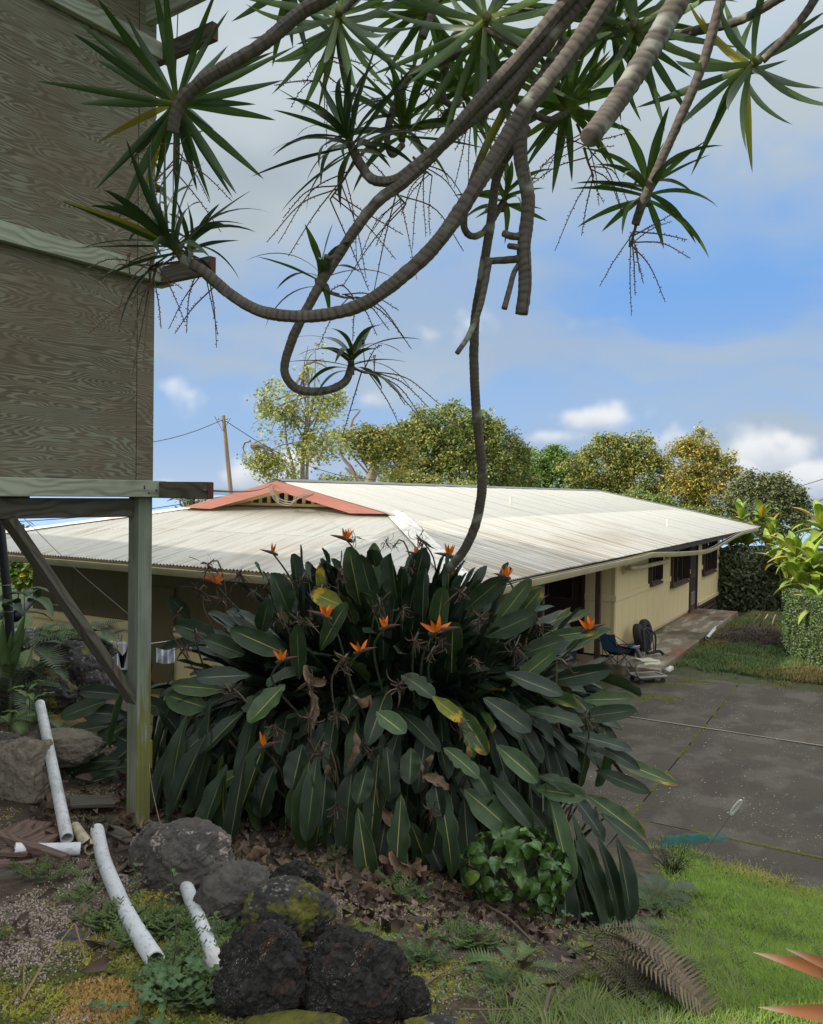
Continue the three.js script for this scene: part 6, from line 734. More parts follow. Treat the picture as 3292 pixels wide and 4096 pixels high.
tree('gnarled tree with a thick pale trunk and a twisted bare limb', 1490, 2080, 37, [[1420, 1740, 75, 60], [1500, 1790, 90, 70], [1580, 1760, 80, 70], [1560, 1850, 100, 70], [1440, 1830, 60, 40]], { n: 5600, L: .19, tones: [...olive, C(.2, .17, .045)], gap: .44, clump: 12, bark: barkPale, trunk: [[[[1490, 2010], [1480, 1930], [1500, 1870], [1485, 1790]], 60, 22], [[[1440, 2000], [1410, 1880], [1370, 1830], [1360, 1790], [1390, 1770], [1366, 1760]], 22, 8], [[[1400, 1760], [1410, 1680], [1440, 1640], [1400, 1640]], 14, 5], [[[1470, 1960], [1430, 1910], [1380, 1870]], 24, 10]] });
tree('broad olive-green tree, tallest behind the ridge', 1800, 2100, 43, [[1810, 1700, 130, 85], [1770, 1800, 170, 100], [1880, 1790, 110, 100], [1690, 1860, 110, 90], [1830, 1890, 190, 80], [1960, 1870, 80, 90], [1640, 1780, 70, 70]], { n: 15000, L: .22, tones: olive, gap: .3, trunk: [[[[1800, 2100], [1810, 1900], [1815, 1750]], 40, 14]] });
tree('narrow tree right of the tallest one, behind the hanging branch', 2000, 2100, 44, [[2000, 1760, 70, 55], [2030, 1850, 80, 70], [2000, 1920, 130, 60]], { n: 5200, L: .2, tones: olive, gap: .38, trunk: [[[[2000, 2100], [2005, 1800]], 26, 8]] });
tree('rounded bright green tree over the middle of the roof', 2190, 2120, 50, [[2150, 1860, 110, 65], [2260, 1870, 110, 65], [2200, 1930, 170, 70], [2080, 1920, 60, 60]], { n: 12000, L: .2, tones: bright, gap: .24, trunk: [[[[2190, 2120], [2190, 1900]], 40, 12]] });
tree('olive tree with yellowing leaves above the far roof', 2460, 2140, 47, [[2440, 1810, 110, 60], [2530, 1830, 110, 70], [2400, 1890, 130, 80], [2560, 1920, 130, 90], [2360, 1960, 90, 60], [2480, 1980, 150, 70]], { n: 13000, L: .2, tones: [...olive, C(.2, .18, .03)], gap: .3, trunk: [[[[2460, 2140], [2470, 1850]], 34, 10]] });
tree('golden yellow-leaved tree right of centre', 2790, 2180, 46, [[2800, 1790, 60, 80], [2760, 1860, 110, 80], [2860, 1890, 90, 80], [2720, 1950, 100, 80], [2830, 1980, 130, 90], [2740, 2040, 130, 60]], { n: 12500, L: .2, tones: yellow, gap: .37, trunk: [[[[2770, 2180], [2775, 2000], [2800, 1820]], 30, 8], [[[2740, 2160], [2720, 2020], [2690, 1950]], 14, 5]] });
tree('grey-green tree at the right edge of the trees', 3080, 2220, 44, [[3010, 1950, 70, 50], [3090, 1960, 80, 50], [3140, 2000, 80, 60], [3030, 2040, 120, 80], [3130, 2090, 100, 70], [3040, 2130, 110, 50], [3200, 2060, 50, 60]], { n: 12000, L: .19, tones: dull, gap: .32, trunk: [[[[3080, 2220], [3070, 2000]], 30, 8]] });
tree('low scrub tree under the golden one, along the roof', 2620, 2180, 44, [[2560, 2030, 120, 50], [2700, 2070, 130, 50], [2840, 2100, 110, 50], [2450, 2010, 90, 40]], { n: 8000, L: .18, tones: [...olive, ...bright], gap: .34, trunk: [[[[2620, 2180], [2620, 2040]], 16, 6]] });
tree('low leafy scrub along the ridge beneath the gnarled tree', 1600, 2090, 40, [[1350, 1950, 130, 40], [1600, 1940, 130, 50], [1760, 1950, 150, 40], [1500, 1960, 110, 40]], { n: 6500, L: .18, tones: [...olive, ...lime], gap: .38, trunk: [[[[1600, 2090], [1600, 1960]], 12, 5]] });
tree('wispy shrub top showing left of the salmon gable', 760, 2120, 27, [[730, 2010, 60, 22], [780, 2000, 50, 20]], { n: 420, L: .16, tones: bright, gap: .48, clump: 5, trunk: [[[[760, 2120], [755, 2010]], 6, 3]] });
// a tree between the plywood building and the house, hidden behind the plywood; its shade falls on the hip roof and the drive
{ const c = V(-5.5, 7.1, -9.9), t = thing('shade_tree', 'bushy tree standing behind the plywood building', 'tree', G(c.x, c.z)), b = new MB(); for (let k = 0; k < 620; k++) { const u = V(rr(-1, 1), rr(-1, 1), rr(-1, 1)); if (u.lengthSq() > 1) { k--; continue; } const q = c.clone().add(V(u.x * 2.3, u.y * 2.3, u.z * 2.2)).sub(t.position); for (let j = 0; j < 14; j++) leafQuad(b, q.clone().add(V(rr(-.3, .3), rr(-.25, .25), rr(-.3, .3))), V(rr(-1, 1), rr(-.8, .5), rr(-1, 1)).normalize(), V(rr(-.6, .6), 1, rr(-.6, .6)).normalize(), .24, .12, olive[k % 4]); } part('crown', b.geo(), crownM, t); part('trunk', tube([V(0, -.2, 0), V(.1, 2.2, 0), c.clone().sub(t.position)], (q) => mix(.16, .06, q), { n: 9, step: .2, col: (a, l, an, p) => barkGrey(p) }), vcol, t); }
// two palms' tops far down the slope, left, over the roof line
for (const [x, y, lab] of [[255, 2125, 'pale palm top just over the roof at left'], [305, 2112, 'green palm top just over the roof at left']]) { const p = at(x, y + 40, 26), t = thing('palm', lab, 'palm', V(p.x, gh(p.x, p.z), p.z)), o = p.clone().sub(t.position); for (let k = 0; k < 9; k++) { const f = part('frond', fernGreen[0], vleaf, t), a = k * .7; orient(f, o, V(Math.cos(a), .9, Math.sin(a)), V(-Math.cos(a), .5, -Math.sin(a)).negate()); f.scale.setScalar(1.3); } part('trunk', tube([V(0, 0, 0), o], () => .07, { n: 7, step: .4, col: (a, l, an, q) => barkGrey(q) }), vcol, t); }

// ---- ti plants: rosettes of broad shining leaves on canes
{
  const tiG = [0, 1, 2, 3].map((k) => blade({ len: 1, w: .29, seg: 9, across: 2, prof: (t) => Math.pow(Math.sin(Math.PI * Math.pow(clamp(t * .96 + .02), .85)), .8), fold: [.5, .3, .7, .4][k], bend: [.5, .9, .3, 1.3][k], bend2: .4, twist: [.2, -.3, .4, 0][k] }));
  const tm = (a, b, k) => phys({ map: tex(32, 128, (u, v) => { const e = Math.abs(u - .5) * 2, s = fp(u, v, 10, 3, 3, k); return m3(m3(a, b, s), B8(206, 200, 104), (1 - sst(.03, .1, e)) * .7 + sst(.85, 1, e) * .35); }), roughness: .42, transmission: .25, thickness: 0 });
  const tM = [tm(B8(156, 176, 58), B8(104, 136, 42), 800), tm(B8(178, 190, 72), B8(130, 156, 52), 805), tm(B8(206, 184, 66), B8(176, 150, 56), 810)];
  const ti = (label, base, heads, L, grp = 'ti plants at the right edge') => { const t = thing('ti_plant', label, 'plant', base, grp); for (const [x, y, Z, n, sc] of heads) { const p = at(x, y, Z).sub(base), r = part('cane', tube([V(rr(-.1, .1), -.1, rr(-.1, .1)), V(p.x * .45, p.y * .5, p.z * .5), p], (q) => mix(.03, .016, q), { n: 6, step: .15, col: (a, l, an, q) => mixC(C(.25, .2, .15), C(.4, .33, .26), vn(q.x * 20, q.y * 20, q.z * 20)) }), vcol, t); for (let k = 0; k < n; k++) { const az = k * 2.4 + rr(-.2, .2), po = mix(.15, 1.9, k / n) + rr(-.15, .15), d = V(Math.sin(po) * Math.cos(az), Math.cos(po), Math.sin(po) * Math.sin(az)), f = part('leaf', tiG[k % 4], tM[R() < .1 ? 2 : R() < .5 ? 1 : 0], r); orient(f, p.clone().add(V(0, (1 - k / n) * .1, 0)), d, V(0, 1, 0).addScaledVector(d, -.1)); const s = L * (sc || 1) * rr(.75, 1.15); f.scale.set(s, s, s); } } return t; };
  const gb = (x, y, Z) => { const p = at(x, y, Z); p.y = gh(p.x, p.z); return p; };
  ti('ti plant by the far roof corner, its head left of the gutter end', gb(2965, 2400, 36), [[2965, 2085, 36, 16], [2945, 2180, 35.5, 14]], .95); ti('ti plant with a tall head just right of the far roof corner', gb(3050, 2400, 36), [[3045, 2085, 36, 20, 1.15], [3085, 2140, 35.5, 16]], .95); ti('ti plant low behind the hedge, right of the house end', gb(3010, 2420, 34), [[2990, 2190, 34, 18], [3070, 2200, 34, 18], [2925, 2190, 34.5, 12]], .85); ti('ti plant against the sky at the right edge', gb(3330, 2500, 22), [[3290, 2130, 22, 18, 1.2], [3330, 2210, 22, 16]], .95); ti('big ti plant leaning over the clipped hedge', gb(3240, 2520, 21), [[3180, 2240, 21, 18], [3250, 2280, 20.5, 20], [3190, 2340, 20.3, 14], [3300, 2340, 20.5, 18]], .85); ti('single ti plant head standing in the clipped hedge', gb(3270, 2600, 19.2), [[3262, 2440, 19.0, 11]], .62); ti('ti plant between the dark hedge and the sky', gb(3140, 2450, 30), [[3130, 2220, 30, 16], [3110, 2260, 29.5, 12]], .8);
}
// ---- hedges
{
  const hm = phys({ vertexColors: true, roughness: .5, transmission: .1, thickness: 0 });
  // dark informal hedge behind the end of the house
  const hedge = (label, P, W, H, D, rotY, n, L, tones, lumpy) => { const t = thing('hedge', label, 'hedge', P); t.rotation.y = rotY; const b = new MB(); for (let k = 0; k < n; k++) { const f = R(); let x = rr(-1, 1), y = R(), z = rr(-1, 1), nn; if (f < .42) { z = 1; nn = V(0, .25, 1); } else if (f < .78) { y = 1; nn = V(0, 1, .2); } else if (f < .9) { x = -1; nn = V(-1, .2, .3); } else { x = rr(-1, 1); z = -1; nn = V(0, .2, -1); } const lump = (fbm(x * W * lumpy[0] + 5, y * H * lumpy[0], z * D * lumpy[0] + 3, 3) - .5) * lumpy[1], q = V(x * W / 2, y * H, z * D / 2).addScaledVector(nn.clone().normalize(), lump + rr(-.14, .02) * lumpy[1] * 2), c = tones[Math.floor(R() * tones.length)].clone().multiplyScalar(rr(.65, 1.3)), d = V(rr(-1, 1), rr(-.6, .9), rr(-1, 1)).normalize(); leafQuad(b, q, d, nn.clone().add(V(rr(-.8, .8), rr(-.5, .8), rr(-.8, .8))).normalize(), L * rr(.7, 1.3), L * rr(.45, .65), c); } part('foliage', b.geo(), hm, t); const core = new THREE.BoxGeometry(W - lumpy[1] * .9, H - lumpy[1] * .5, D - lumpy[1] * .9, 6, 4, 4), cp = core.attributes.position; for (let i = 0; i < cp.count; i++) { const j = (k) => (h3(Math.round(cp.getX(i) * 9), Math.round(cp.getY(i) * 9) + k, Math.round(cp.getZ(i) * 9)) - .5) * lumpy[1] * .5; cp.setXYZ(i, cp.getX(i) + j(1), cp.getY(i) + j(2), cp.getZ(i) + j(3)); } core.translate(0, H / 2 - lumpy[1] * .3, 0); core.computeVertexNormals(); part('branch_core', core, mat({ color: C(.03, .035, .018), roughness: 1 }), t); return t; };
  const c1 = HS(35, 1.6); hedge('tall dark informal hedge behind the end of the house', V(c1.x + 1.5, gh(c1.x, c1.z) - .25, c1.z), 12.5, 2.35, 3.4, -.12, 28000, .17, [C(.05, .07, .028), C(.07, .09, .035), C(.1, .12, .045), C(.14, .15, .06)], [.7, .7]);
  const c2 = at(3330, 2560, 18.6); hedge('neatly clipped bright green hedge at the right edge', V(c2.x + .78, -.15, c2.z), 2.5, 1.58, 3.0, .0, 30000, .055, [C(.075, .14, .03), C(.1, .18, .035), C(.13, .21, .045), C(.06, .11, .03)], [1.2, .12]);
}
{ // dead brush heap in the rough grass
  const p = onY(3030, 2570, -.15), t = thing('brush_heap', 'heap of dead brown brush on the rough grass', 'brush heap', G(p.x, p.z)), gs = []; for (let k = 0; k < 520; k++) { const a = rr(0, 6.28), r = Math.sqrt(R()) * 1.0, q = V(Math.cos(a) * r * 1.15, rr(0, .45) * (1.2 - r), Math.sin(a) * r), e = q.clone().add(V(rr(-.35, .35), rr(-.15, .25), rr(-.35, .35))), c = mixC(C(.07, .05, .045), C(.17, .13, .11), R()); gs.push(tube([q, q.clone().lerp(e, .5).add(V(0, .05, 0)), e], () => rr(.003, .007), { n: 3, step: .2, col: () => c, cap: false })); } part('twigs', mergeGeometries(gs), vcol, t); const b = new MB(); for (let k = 0; k < 1500; k++) { const a = rr(0, 6.28), r = Math.sqrt(R()); leafQuad(b, V(Math.cos(a) * r * 1.1, rr(0, .4) * (1.15 - r), Math.sin(a) * r * .9), V(rr(-1, 1), rr(-1, 1), rr(-1, 1)).normalize(), V(rr(-1, 1), 1, rr(-1, 1)).normalize(), .09, .03, mixC(C(.06, .045, .04), C(.16, .12, .1), R())); } part('dead_leaves', b.geo(), vcol, t); for (let k = 0; k < 3; k++) part('pale_twig', tube([V(-.1 + k * .2, .3, .2), V(-.2 + k * .25, .55, .2), V(-.05 + k * .2, .78, .25)], () => .018, { n: 5, step: .1 }), mat({ color: C(.36, .3, .2) }), t);
}
{ // low green fern mass in the rough grass
  for (const [s, t, n, lab] of [[20.6, 3.2, 12, 'low ferny clump beside the walkway'], [20.0, 2.6, 9, 'dark ferny clump on the rough grass near the drive'], [21.6, 2.9, 10, 'pale ferny clump on the rough grass']]) { const p = HS(s, t); fern(lab, G(p.x, p.z), fernGreen, n, 1.0, { lean: 1.5, group: 'ferny clumps on the rough grass' }); }
}
// ---- utility pole and wires
{
  const p = at(925, 1985, 31), top = at(893, 1662, 31), t = thing('utility_pole', 'leaning wooden utility pole behind the left roof', 'pole', V(p.x, gh(p.x, p.z), p.z)), o = t.position; const low = p.clone().add(p.clone().sub(top).multiplyScalar((p.y - o.y) / (top.y - p.y))); part('pole', tube([low.sub(o), p.clone().sub(o), top.clone().sub(o)], (q) => mix(.1, .075, q), { n: 10, step: .3, col: (a, l, an, q) => mixC(C(.16, .11, .075), C(.34, .25, .17), fbm(q.x * 12, q.y * 1.2, q.z * 12, 3)) }), vcol, t);
  for (const k of [-.16, .16]) { const g = new THREE.SphereGeometry(.045, 8, 6); g.translate(...top.clone().sub(o).add(V(k, -.13, .1)).toArray()); part('insulator', g, metalGrey, t); }
  const wm = mat({ color: S(56, 58, 62), roughness: .6 }), wire = (label, pts, r) => tag(part('overhead_wire', tube(pts, () => r, { n: 5, step: .5 }), wm, scene), label, 'wire', 'overhead wires');
  const T = top.clone().add(V(0, -.15, 0)), sg = (a, b, s) => [a, a.clone().lerp(b, .25).add(V(0, -s * .75, 0)), a.clone().lerp(b, .5).add(V(0, -s, 0)), a.clone().lerp(b, .75).add(V(0, -s * .75, 0)), b];
  wire('overhead wire running left from the pole top', sg(T, at(450, 1780, 30), .25), .014); wire('overhead wire running right from the pole behind the sparse tree', sg(T, at(1500, 1920, 36), .5), .014); wire('slack loop of wire at the pole top', [T.clone().add(V(-.3, .1, .1)), T.clone().add(V(.05, -.45, .1)), T.clone().add(V(.3, .05, .1))], .012);
  wire('low wire crossing the sea view under the tower floor', sg(at(-40, 2092, 28), at(960, 1972, 32), .2), .016); wire('twisted service cable from the tower beam to the salmon gable', sg(at(812, 1962, 4.1), HS(13.4, 11.1, 3.78), .06), .006); wire('upper wire across the trees at the right edge', sg(at(3420, 1878, 30), at(2300, 2020, 48), .9), .014); wire('lower wire slanting down at the right edge', sg(at(3400, 1930, 24), at(2980, 2100, 36), .3), .012);
}
{ // block wall and black pipes by the left end of the house
  const w = thing('block_wall', 'weathered concrete block wall beyond the left end of house', 'wall', HS(14, 16.5, -.3)); w.rotation.y = Math.PI / 3; for (let r = 0; r < 7; r++) for (let k = 0; k < 9; k++) part('block', box(.394, .19, .19, (k - 4) * .4 + (r % 2) * .2, .1 + r * .2, 0, .006), blockMat, w);
  const bp = mat({ color: C(.014, .014, .015), roughness: .5 }), b0 = at(38, 2500, 6.6), t0 = at(-6, 2040, 6.6); const pl = thing('black_standpipe', 'black upright pipe at the left edge, tied with wire', 'pipe', V(b0.x, gh(b0.x, b0.z), b0.z)); part('pipe', tube([b0.clone().setY(gh(b0.x, b0.z)), b0, t0].map((q) => q.clone().sub(pl.position)), () => .035, { n: 12, step: .2 }), bp, pl); for (const f of [.35, .9, .12]) { const c = b0.clone().lerp(t0, f).sub(pl.position); const g = new THREE.TorusGeometry(.038, .004, 6, 16); g.rotateX(Math.PI / 2); g.translate(c.x, c.y, c.z); part('wire_tie', g, metalGrey, pl); }
  const a = at(60, 2465, 6.7), z = HS(10.2, 14.4, 1.42); tag(part('black_drain_pipe', tube([a, a.clone().lerp(z, .5), z], () => .05, { n: 12, step: .3 }), bp, scene), 'black pipe running level into the left end of the house', 'pipe'); const wp = at(92, 2530, 7.6); const pot = thing('white_pot', 'small white plastic pot among the ferns', 'pot', wp.clone().add(V(0, -.12, 0))); const lg = new THREE.LatheGeometry([[0, 0], [.07, 0], [.1, .13], [.11, .13], [.11, .15], [.09, .15], [.065, .02], [0, .02]].map(([x, y]) => new THREE.Vector2(x, y)), 20); part('shell', lg, pvcWhite, pot);
  // shrubs lit behind the wall, at the left end
  tree('lit shrub with orange flowers behind the block wall', 60, 2420, 23, [[70, 2270, 45, 35], [120, 2255, 40, 35], [40, 2160, 30, 30], [150, 2290, 40, 40]], { n: 2600, L: .3, tones: [...bright, ...bright, ...bright, C(.5, .28, .02)], gap: .4, clump: 8, trunk: [[[[70, 2420], [80, 2280]], 8, 4]], group: 'shrubs by the left end of the house' });
}
// ------------------------------------------------------------------ things standing about
R = rngOf(83);
{ // two worn tyres against the wall
  const tg = (() => { const prof = []; for (let k = 0; k <= 24; k++) { const a = k / 24 * 2 * Math.PI; let x = Math.cos(a), y = Math.sin(a); const sq = 1 / Math.pow(Math.pow(Math.abs(x), 3.2) + Math.pow(Math.abs(y), 3.2), 1 / 3.2); prof.push([x * sq * .085, y * sq * .085 * 1.05]); } const b = new MB(), n = 56; for (let k = 0; k <= n; k++) { const a = k / n * 6.2832; prof.forEach(([r, w], j) => { const tread = r > .06 ? (k % 2 ? .008 : 0) * (Math.abs(w) > .02 ? 1 : .4) : 0, R0 = .235 + r - tread; b.v(V(Math.cos(a) * R0, Math.sin(a) * R0, w), k / n, j / 24); }); if (k) for (let j = 0; j < 24; j++) { const o = (k - 1) * 25 + j; b.q(o, o + 1, o + 26, o + 25); } } return b.geo(); })();
  for (const [s, t, lean, yaw, lab] of [[19.5, 4.99, .22, .1, 'front one of two black tyres leaning on the house wall'], [20.3, 5.04, .2, -.05, 'rear one of two black tyres leaning on the house wall']]) { const th = thing('tyre', lab, 'tyre', HS(s, t, 0), 'tyres against the wall'), m = part('rubber', tg, rubber, th); th.rotation.set(0, Math.PI / 3 + yaw, 0); m.rotation.x = -lean; m.position.y = .318; }
}
{ // folding camp chair
  const t = thing('camp_chair', 'black and blue folding camp chair beside the carport post', 'chair', HS(17.42, 4.92, 0)); t.scale.setScalar(.85); t.rotation.y = Math.PI / 3 - .5; const fab = mat({ color: C(.02, .02, .022), roughness: .85 }), blu = mat({ color: C(.05, .16, .3), roughness: .8 }), trim = mat({ color: S(186, 178, 150), roughness: .8 }), st = mat({ color: C(.05, .048, .046), roughness: .5, metalness: .5 });
  for (const z of [-.26, .26]) { part('leg', tube([V(-.28, 0, z), V(.24, .5, z)], () => .011, { n: 7 }), st, t); part('leg', tube([V(.28, 0, z), V(-.24, .5, z)], () => .011, { n: 7 }), st, t); part('arm_post', tube([V(-.26, .02, z), V(-.24, .5, z), V(-.28, .68, z)], () => .011, { n: 7 }), st, t); } for (const x of [-.28, .28]) { part('leg', tube([V(x, 0, -.26), V(x * .8, .42, .26)], () => .01, { n: 7 }), st, t); part('leg', tube([V(x, 0, .26), V(x * .8, .42, -.26)], () => .01, { n: 7 }), st, t); }
  const sheet = (pts, w, m, nm) => { const b = new MB(); pts.forEach(([x, y, sag], k) => { for (let j = 0; j <= 6; j++) { const q = j / 6 * 2 - 1; b.v(V(x, y - sag * (1 - q * q), q * w), j / 6, k / 4); } if (k) for (let j = 0; j < 6; j++) { const o = (k - 1) * 7 + j; b.q(o, o + 1, o + 8, o + 7); } }); return part(nm, b.geo(), m, t); };
  sheet([[.3, .44, .02], [.15, .4, .08], [0, .38, .1], [-.15, .38, .08], [-.26, .42, .03]], .29, fab, 'seat'); sheet([[.31, .46, 0], [.33, .4, 0], [.32, .3, 0], [.3, .26, 0]], .29, fab, 'seat_skirt'); sheet([[-.24, .4, .02], [-.3, .6, .0], [-.36, .8, .02], [-.38, .88, .04]], .28, blu, 'backrest'); for (const z of [-.31, .31]) part('armrest', board(V(-.3, .62, z), V(.26, .58, z), .07, .02, V(0, 0, 1)), fab, t); const bl = new THREE.SphereGeometry(.16, 16, 8, 0, 6.2832, 0, 1.6); bl.scale(1, .35, .8); bl.translate(.3, .5, .28); part('cooler_pocket', bl, blu, t); part('pocket_rim', tube([V(.44, .5, .28), V(.36, .56, .4), V(.22, .53, .38), V(.2, .5, .2), V(.4, .5, .18), V(.44, .5, .28)], () => .012, { n: 6, step: .03 }), trim, t); part('strap', board(V(-.36, .86, .2), V(.12, .55, .32), .035, .006, V(0, 0, 1)), fab, t); part('strap', board(V(-.36, .86, -.1), V(-.3, .55, .3), .035, .006, V(0, 0, 1)), fab, t); part('white_tag', box(.003, .1, .05, .325, .36, .1, 0), whitePaint, t);
}
{ // backpack carrier frame
  const t = thing('backpack_frame', 'black padded pack frame standing in front of the tyres', 'backpack', HS(18.95, 4.6, 0)); t.rotation.y = Math.PI / 3 - .35; const fab = mat({ color: C(.022, .022, .024), roughness: .8 }), grey = mat({ color: C(.09, .09, .09), roughness: .7 }); part('back_panel', box(.3, .5, .035, 0, .36, -.06, .015), fab, t).rotation.x = -.12; for (const k of [-1, 1]) { part('frame_tube', tube([V(k * .15, .03, .0), V(k * .16, .3, -.02), V(k * .13, .6, -.08), V(0, .64, -.09)], () => .011, { n: 7, step: .03 }), grey, t); part('shoulder_strap', tube([V(k * .07, .58, -.04), V(k * .11, .5, .05), V(k * .13, .3, .06), V(k * .17, .12, .03)], () => .02, { n: 7, step: .03 }), fab, t); } part('hip_belt', tube([V(-.2, .12, .08), V(-.1, .08, .02), V(.1, .08, .02), V(.24, .1, .1), V(.3, .03, .16)], () => .035, { n: 8, step: .03 }), fab, t); part('trailing_strap', tube([V(.26, .06, .12), V(.4, .008, .2), V(.5, .008, .16)], () => .01, { n: 5, step: .04 }), grey, t);
  tag(part('dark_cylinder', pipeGeo([HS(18.05, 4.55, .06), HS(18.25, 4.75, .3)], .055, .006), mat({ color: C(.05, .05, .052), roughness: .5 }), scene), 'dark tube standing tilted beside the camp chair', 'tube');
}
{ // small steel cart with a folded-down handle and a pale cloth
  const t = thing('platform_cart', 'small steel platform cart with a bent handle and pale cloth', 'cart', HS(16.75, 4.1, -.1)); t.rotation.y = Math.PI / 3 - .75; const st = mat({ color: C(.22, .2, .18), roughness: .5, metalness: .4 }), pale = mat({ color: C(.46, .42, .36), roughness: .6, metalness: .2 }); part('deck', box(.62, .03, .4, 0, .12, 0, .01), st, t); for (const [x, z, w, d] of [[0, .2, .64, .03], [0, -.2, .64, .03], [.31, 0, .03, .4], [-.31, 0, .03, .4]]) part('deck_rim', box(w, .025, d, x, .145, z, .008), pale, t); for (const x of [-.25, .25]) for (const z of [-.16, .16]) { const g = new THREE.CylinderGeometry(.05, .05, .03, 16); g.rotateX(Math.PI / 2); g.translate(x, .05, z); part('wheel', g, rubber, t); } for (const z of [-.17, .17]) part('handle', tube([V(-.3, .13, z), V(-.38, .26, z), V(-.38, .38, z), V(-.32, .43, z), V(.12, .43, z)], () => .016, { n: 8, step: .03 }), st, t); part('handle_bar', tube([V(.12, .43, -.17), V(.12, .43, .17)], () => .016, { n: 8 }), st, t);
  const b = new MB(); for (let i = 0; i <= 12; i++) for (let j = 0; j <= 8; j++) { const x = -.2 + i / 12 * .36, z = -.24 + j / 8 * .46, e = Math.abs(z) > .18 ? (Math.abs(z) - .18) * 1.4 : 0; b.v(V(x, .455 - e + (fbm(x * 14, z * 14, 1, 2) - .5) * .03, z), i / 12, j / 8); if (i && j) { const o = (i - 1) * 9 + j - 1; b.q(o, o + 1, o + 10, o + 9); } } const cl = part('pale_cloth', b.geo(), mat({ color: C(.55, .53, .36), roughness: .9 }), scene); cl.position.copy(t.position); cl.rotation.copy(t.rotation); tag(cl, 'pale yellow cloth draped over the cart handle', 'cloth');
}
{ // covered pile in the carport, white pipes on the grass, bottle-like white scrap
  const c = HS(15.6, 6.5, 0), t = thing('covered_car', 'dark car nose standing in the shadow of the carport', 'car', c); t.rotation.y = Math.PI / 3; const b = new MB(), N = 22, M = 14; for (let i = 0; i <= N; i++) for (let j = 0; j <= M; j++) { const x = (i / N - .5) * 3.4, q = j / M * Math.PI, up = Math.pow(Math.sin(q), .55), roofl = mix(.72, 1.3, sst(-.2, .9, x)) * Math.pow(clamp(1 - Math.pow(Math.abs(x) / 1.75, 8)), .3); b.v(V(x, up * roofl, Math.cos(q) * .82 * Math.pow(clamp(1 - Math.pow(Math.abs(x) / 1.74, 10)), .3)), i / N, j / M); if (i && j) { const o = (i - 1) * (M + 1) + j - 1; b.q(o, o + 1, o + M + 2, o + M + 1); } } part('body', b.geo(), phys({ color: C(.014, .015, .017), roughness: .35, clearcoat: .6, clearcoatRoughness: .3 }), t); part('bonnet_stripe', tube([V(-1.2, .76, .45), V(-.6, .83, .48), V(0, .98, .5)], () => .012, { n: 5, step: .1 }), mat({ color: C(.12, .12, .12) }), t); part('bonnet_stripe', tube([V(-1.3, .73, .1), V(-.6, .85, .12), V(0, 1.0, .14)], () => .012, { n: 5, step: .1 }), mat({ color: C(.12, .12, .12) }), t); for (const x of [-1.05, 1.05]) for (const z of [-.74, .74]) { const g = new THREE.CylinderGeometry(.31, .31, .2, 20); g.rotateX(Math.PI / 2); g.translate(x, .31, z); part('wheel', g, rubber, t); }
  const P = (x, y) => { const p = onG(x, y); p.y = gh(p.x, p.z) + .13; return p; }; tag(part('white_pipe', pipeGeo([P(2880, 2512), P(2930, 2474)], .055, .005, 14), pvcWhite, scene), 'white pipe lying by the end of the walkway', 'pipe'); tag(part('white_pipe', pipeGeo([P(2828, 2572), P(2862, 2530)], .045, .005, 14), pvcWhite, scene), 'shorter white pipe piece nearer along the walkway', 'pipe');
  const sc = onY(2672, 2680, -.05), g = new THREE.BoxGeometry(.22, .06, .1, 4, 1, 2), p = g.attributes.position; for (let i = 0; i < p.count; i++) p.setY(i, p.getY(i) + Math.abs(p.getX(i)) * .4); g.computeVertexNormals(); const w = part('white_scrap', g, whitePaint, scene); w.position.copy(sc); w.rotation.y = .5; tag(w, 'bent white plastic scrap at the corner of the walkway', 'scrap');
}
{ // marker stick with a white loop, teal netting on the kerb of grass
  const a = onG(2785, 3440), b = at(2922, 3258, -a.z - .15), t = thing('marker_stick', 'thin stick with a white loop end stuck beside the drive', 'stick', a.clone()), o = a.clone(); part('stick', tube([V(0, -.05, 0), b.clone().sub(o)], () => .006, { n: 6, step: .1 }), mat({ color: S(132, 120, 104) }), t); const d = b.clone().sub(o).normalize(), e = b.clone().sub(o), s = d.clone().cross(V(0, 0, 1)).normalize(), pts = []; for (let k = 0; k <= 20; k++) { const q = k / 20 * 6.2832; pts.push(e.clone().addScaledVector(d, .095 - Math.cos(q) * .095).addScaledVector(s, Math.sin(q) * .018)); } part('loop', tube(pts, () => .011, { n: 8, step: .01, cap: false }), pvcWhite, t);
  const n0 = onG(2640, 3385), n1 = onG(2900, 3370), g = new MB(), N = 40, M = 10; for (let i = 0; i <= N; i++) for (let j = 0; j <= M; j++) { const u = i / N, v = j / M, q = n0.clone().lerp(n1, u), z = (v - .5) * .15 * (1 - .3 * u), hh = .1 * Math.sin(v * Math.PI) * (.5 + .7 * fbm(u * 5, 1, v * 2, 3)) * (u > .72 ? .45 : 1) * Math.min(1, u * 8 + .1); const X = q.x + .12 * z, Z = q.z + z; g.v(V(X, Math.max(gh(X, Z), -.11) + hh + .004 + (fbm(u * 30, v * 12, 2, 2) - .5) * .02, Z).sub(n0), u * 3, v); if (i && j) { const o2 = (i - 1) * (M + 1) + j - 1; g.q(o2, o2 + 1, o2 + M + 2, o2 + M + 1); } } const net = part('teal_netting', g.geo(), mat({ map: tex(128, 64, (u, v) => m3(B8(42, 96, 88), B8(80, 82, 58), sst(.55, .75, fp(u, v, 8, 5, 3, 900)))), roughness: .8 }), scene); net.position.copy(n0); tag(net, 'crumpled teal netting half buried at the edge of the drive', 'netting');
}
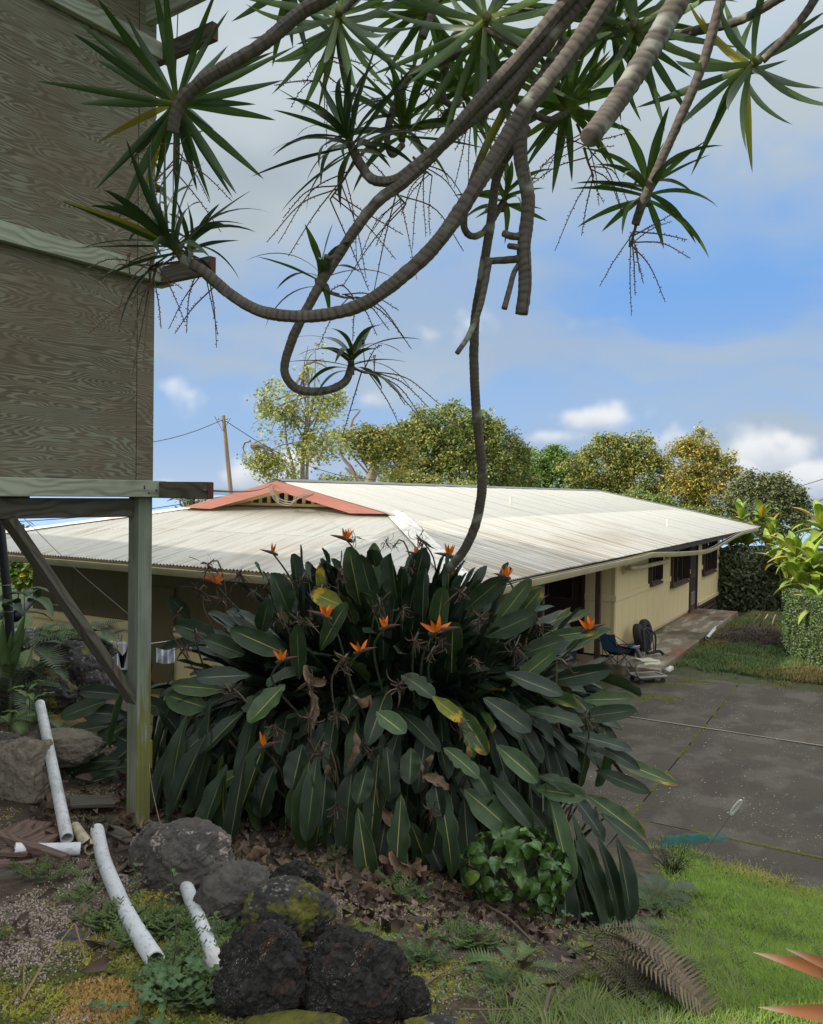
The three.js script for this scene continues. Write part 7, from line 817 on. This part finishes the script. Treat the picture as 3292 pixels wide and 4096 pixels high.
{ // washing on a line by the end wall
  const line = at(380, 2555, 9.4), l2 = at(700, 2560, 9.9), ln = thing('clothes_line', 'clothes line stretched between the tower posts and the clump', 'clothes line', line.clone().lerp(l2, .5)); part('cord', tube([line.clone().sub(ln.position), V(0, -.06, 0), l2.clone().sub(ln.position)], () => .004, { n: 5, step: .2 }), whitePaint, ln);
  const wh = mat({ map: tex(64, 64, (u, v) => m3(B8(226, 228, 236), B8(196, 200, 212), fp(u, v, 5, 8, 3, 910))), roughness: .9 }), bk = mat({ color: C(.012, .013, .02), roughness: .9 });
  const cloth = (label, x0, x1, y0, y1, Z, m, k, shape) => { const b = new MB(), N = 26, M = 26; for (let i = 0; i <= N; i++) for (let j = 0; j <= M; j++) { const u = i / N, v = j / M; let xx = mix(x0, x1, u), yy = mix(y0, y1, v); if (shape === 'V') { const hw = (1 - v * .75); xx = mix((x0 + x1) / 2, xx, hw); yy += (1 - Math.abs(u - .5) * 2) * 30 * (1 - v); } else { yy += Math.sin(u * Math.PI) * (shape === 'dip' ? 45 : 10) * (1 - v * .5); } const f = Math.sin(u * 19 + k + v * 2.5 * Math.sin(k)) * .03 * (.4 + v) + Math.sin(u * 8 + v * 5 + k) * .02; b.v(at(xx, yy, Z + f), u, v); if (i && j) { const o = (i - 1) * (M + 1) + j - 1; b.q(o, o + 1, o + M + 2, o + M + 1); } } const g = b.geo(); g.computeBoundingBox(); const c = g.boundingBox.getCenter(V()); c.y = g.boundingBox.max.y; g.translate(-c.x, -c.y, -c.z); const o = part('laundry', g, m, scene); o.position.copy(c); return tag(o, label, 'laundry', 'washing on the line'); };
  cloth('white shirt hanging with a dipped neck, left on the line', 428, 476, 2545, 2740, 9.45, wh, 1, 'dip'); cloth('long white towel on the line next to the corner post', 484, 560, 2560, 2860, 9.6, wh, 3, ''); cloth('black briefs pegged in front of the white towel', 468, 512, 2594, 2672, 9.35, bk, 2, 'V'); cloth('white cloth low on the line, under the shirt', 410, 450, 2580, 2720, 9.55, wh, 5, 'dip'); cloth('white cloth on the line right of the corner post', 625, 700, 2590, 2650, 9.8, wh, 6, '');
  for (const [x, y, lab] of [[432, 2540, 'wooden peg on the left shoulder of the white shirt'], [474, 2545, 'wooden peg on the right shoulder of the white shirt'], [486, 2552, 'wooden peg at the left corner of the white towel'], [470, 2590, 'wooden peg at the left corner of the black briefs'], [508, 2596, 'wooden peg at the right corner of the black briefs']]) { const p = at(x, y, 9.35), q = part('clothes_peg', box(.012, .07, .014, 0, 0, 0, .002), mat({ color: S(150, 110, 70), roughness: .8 }), scene); q.position.copy(p); q.rotation.z = rr(-.3, .3); tag(q, lab, 'clothes peg', 'pegs on the washing line'); }
}
shade(scene);
renderer.render(scene, camera);
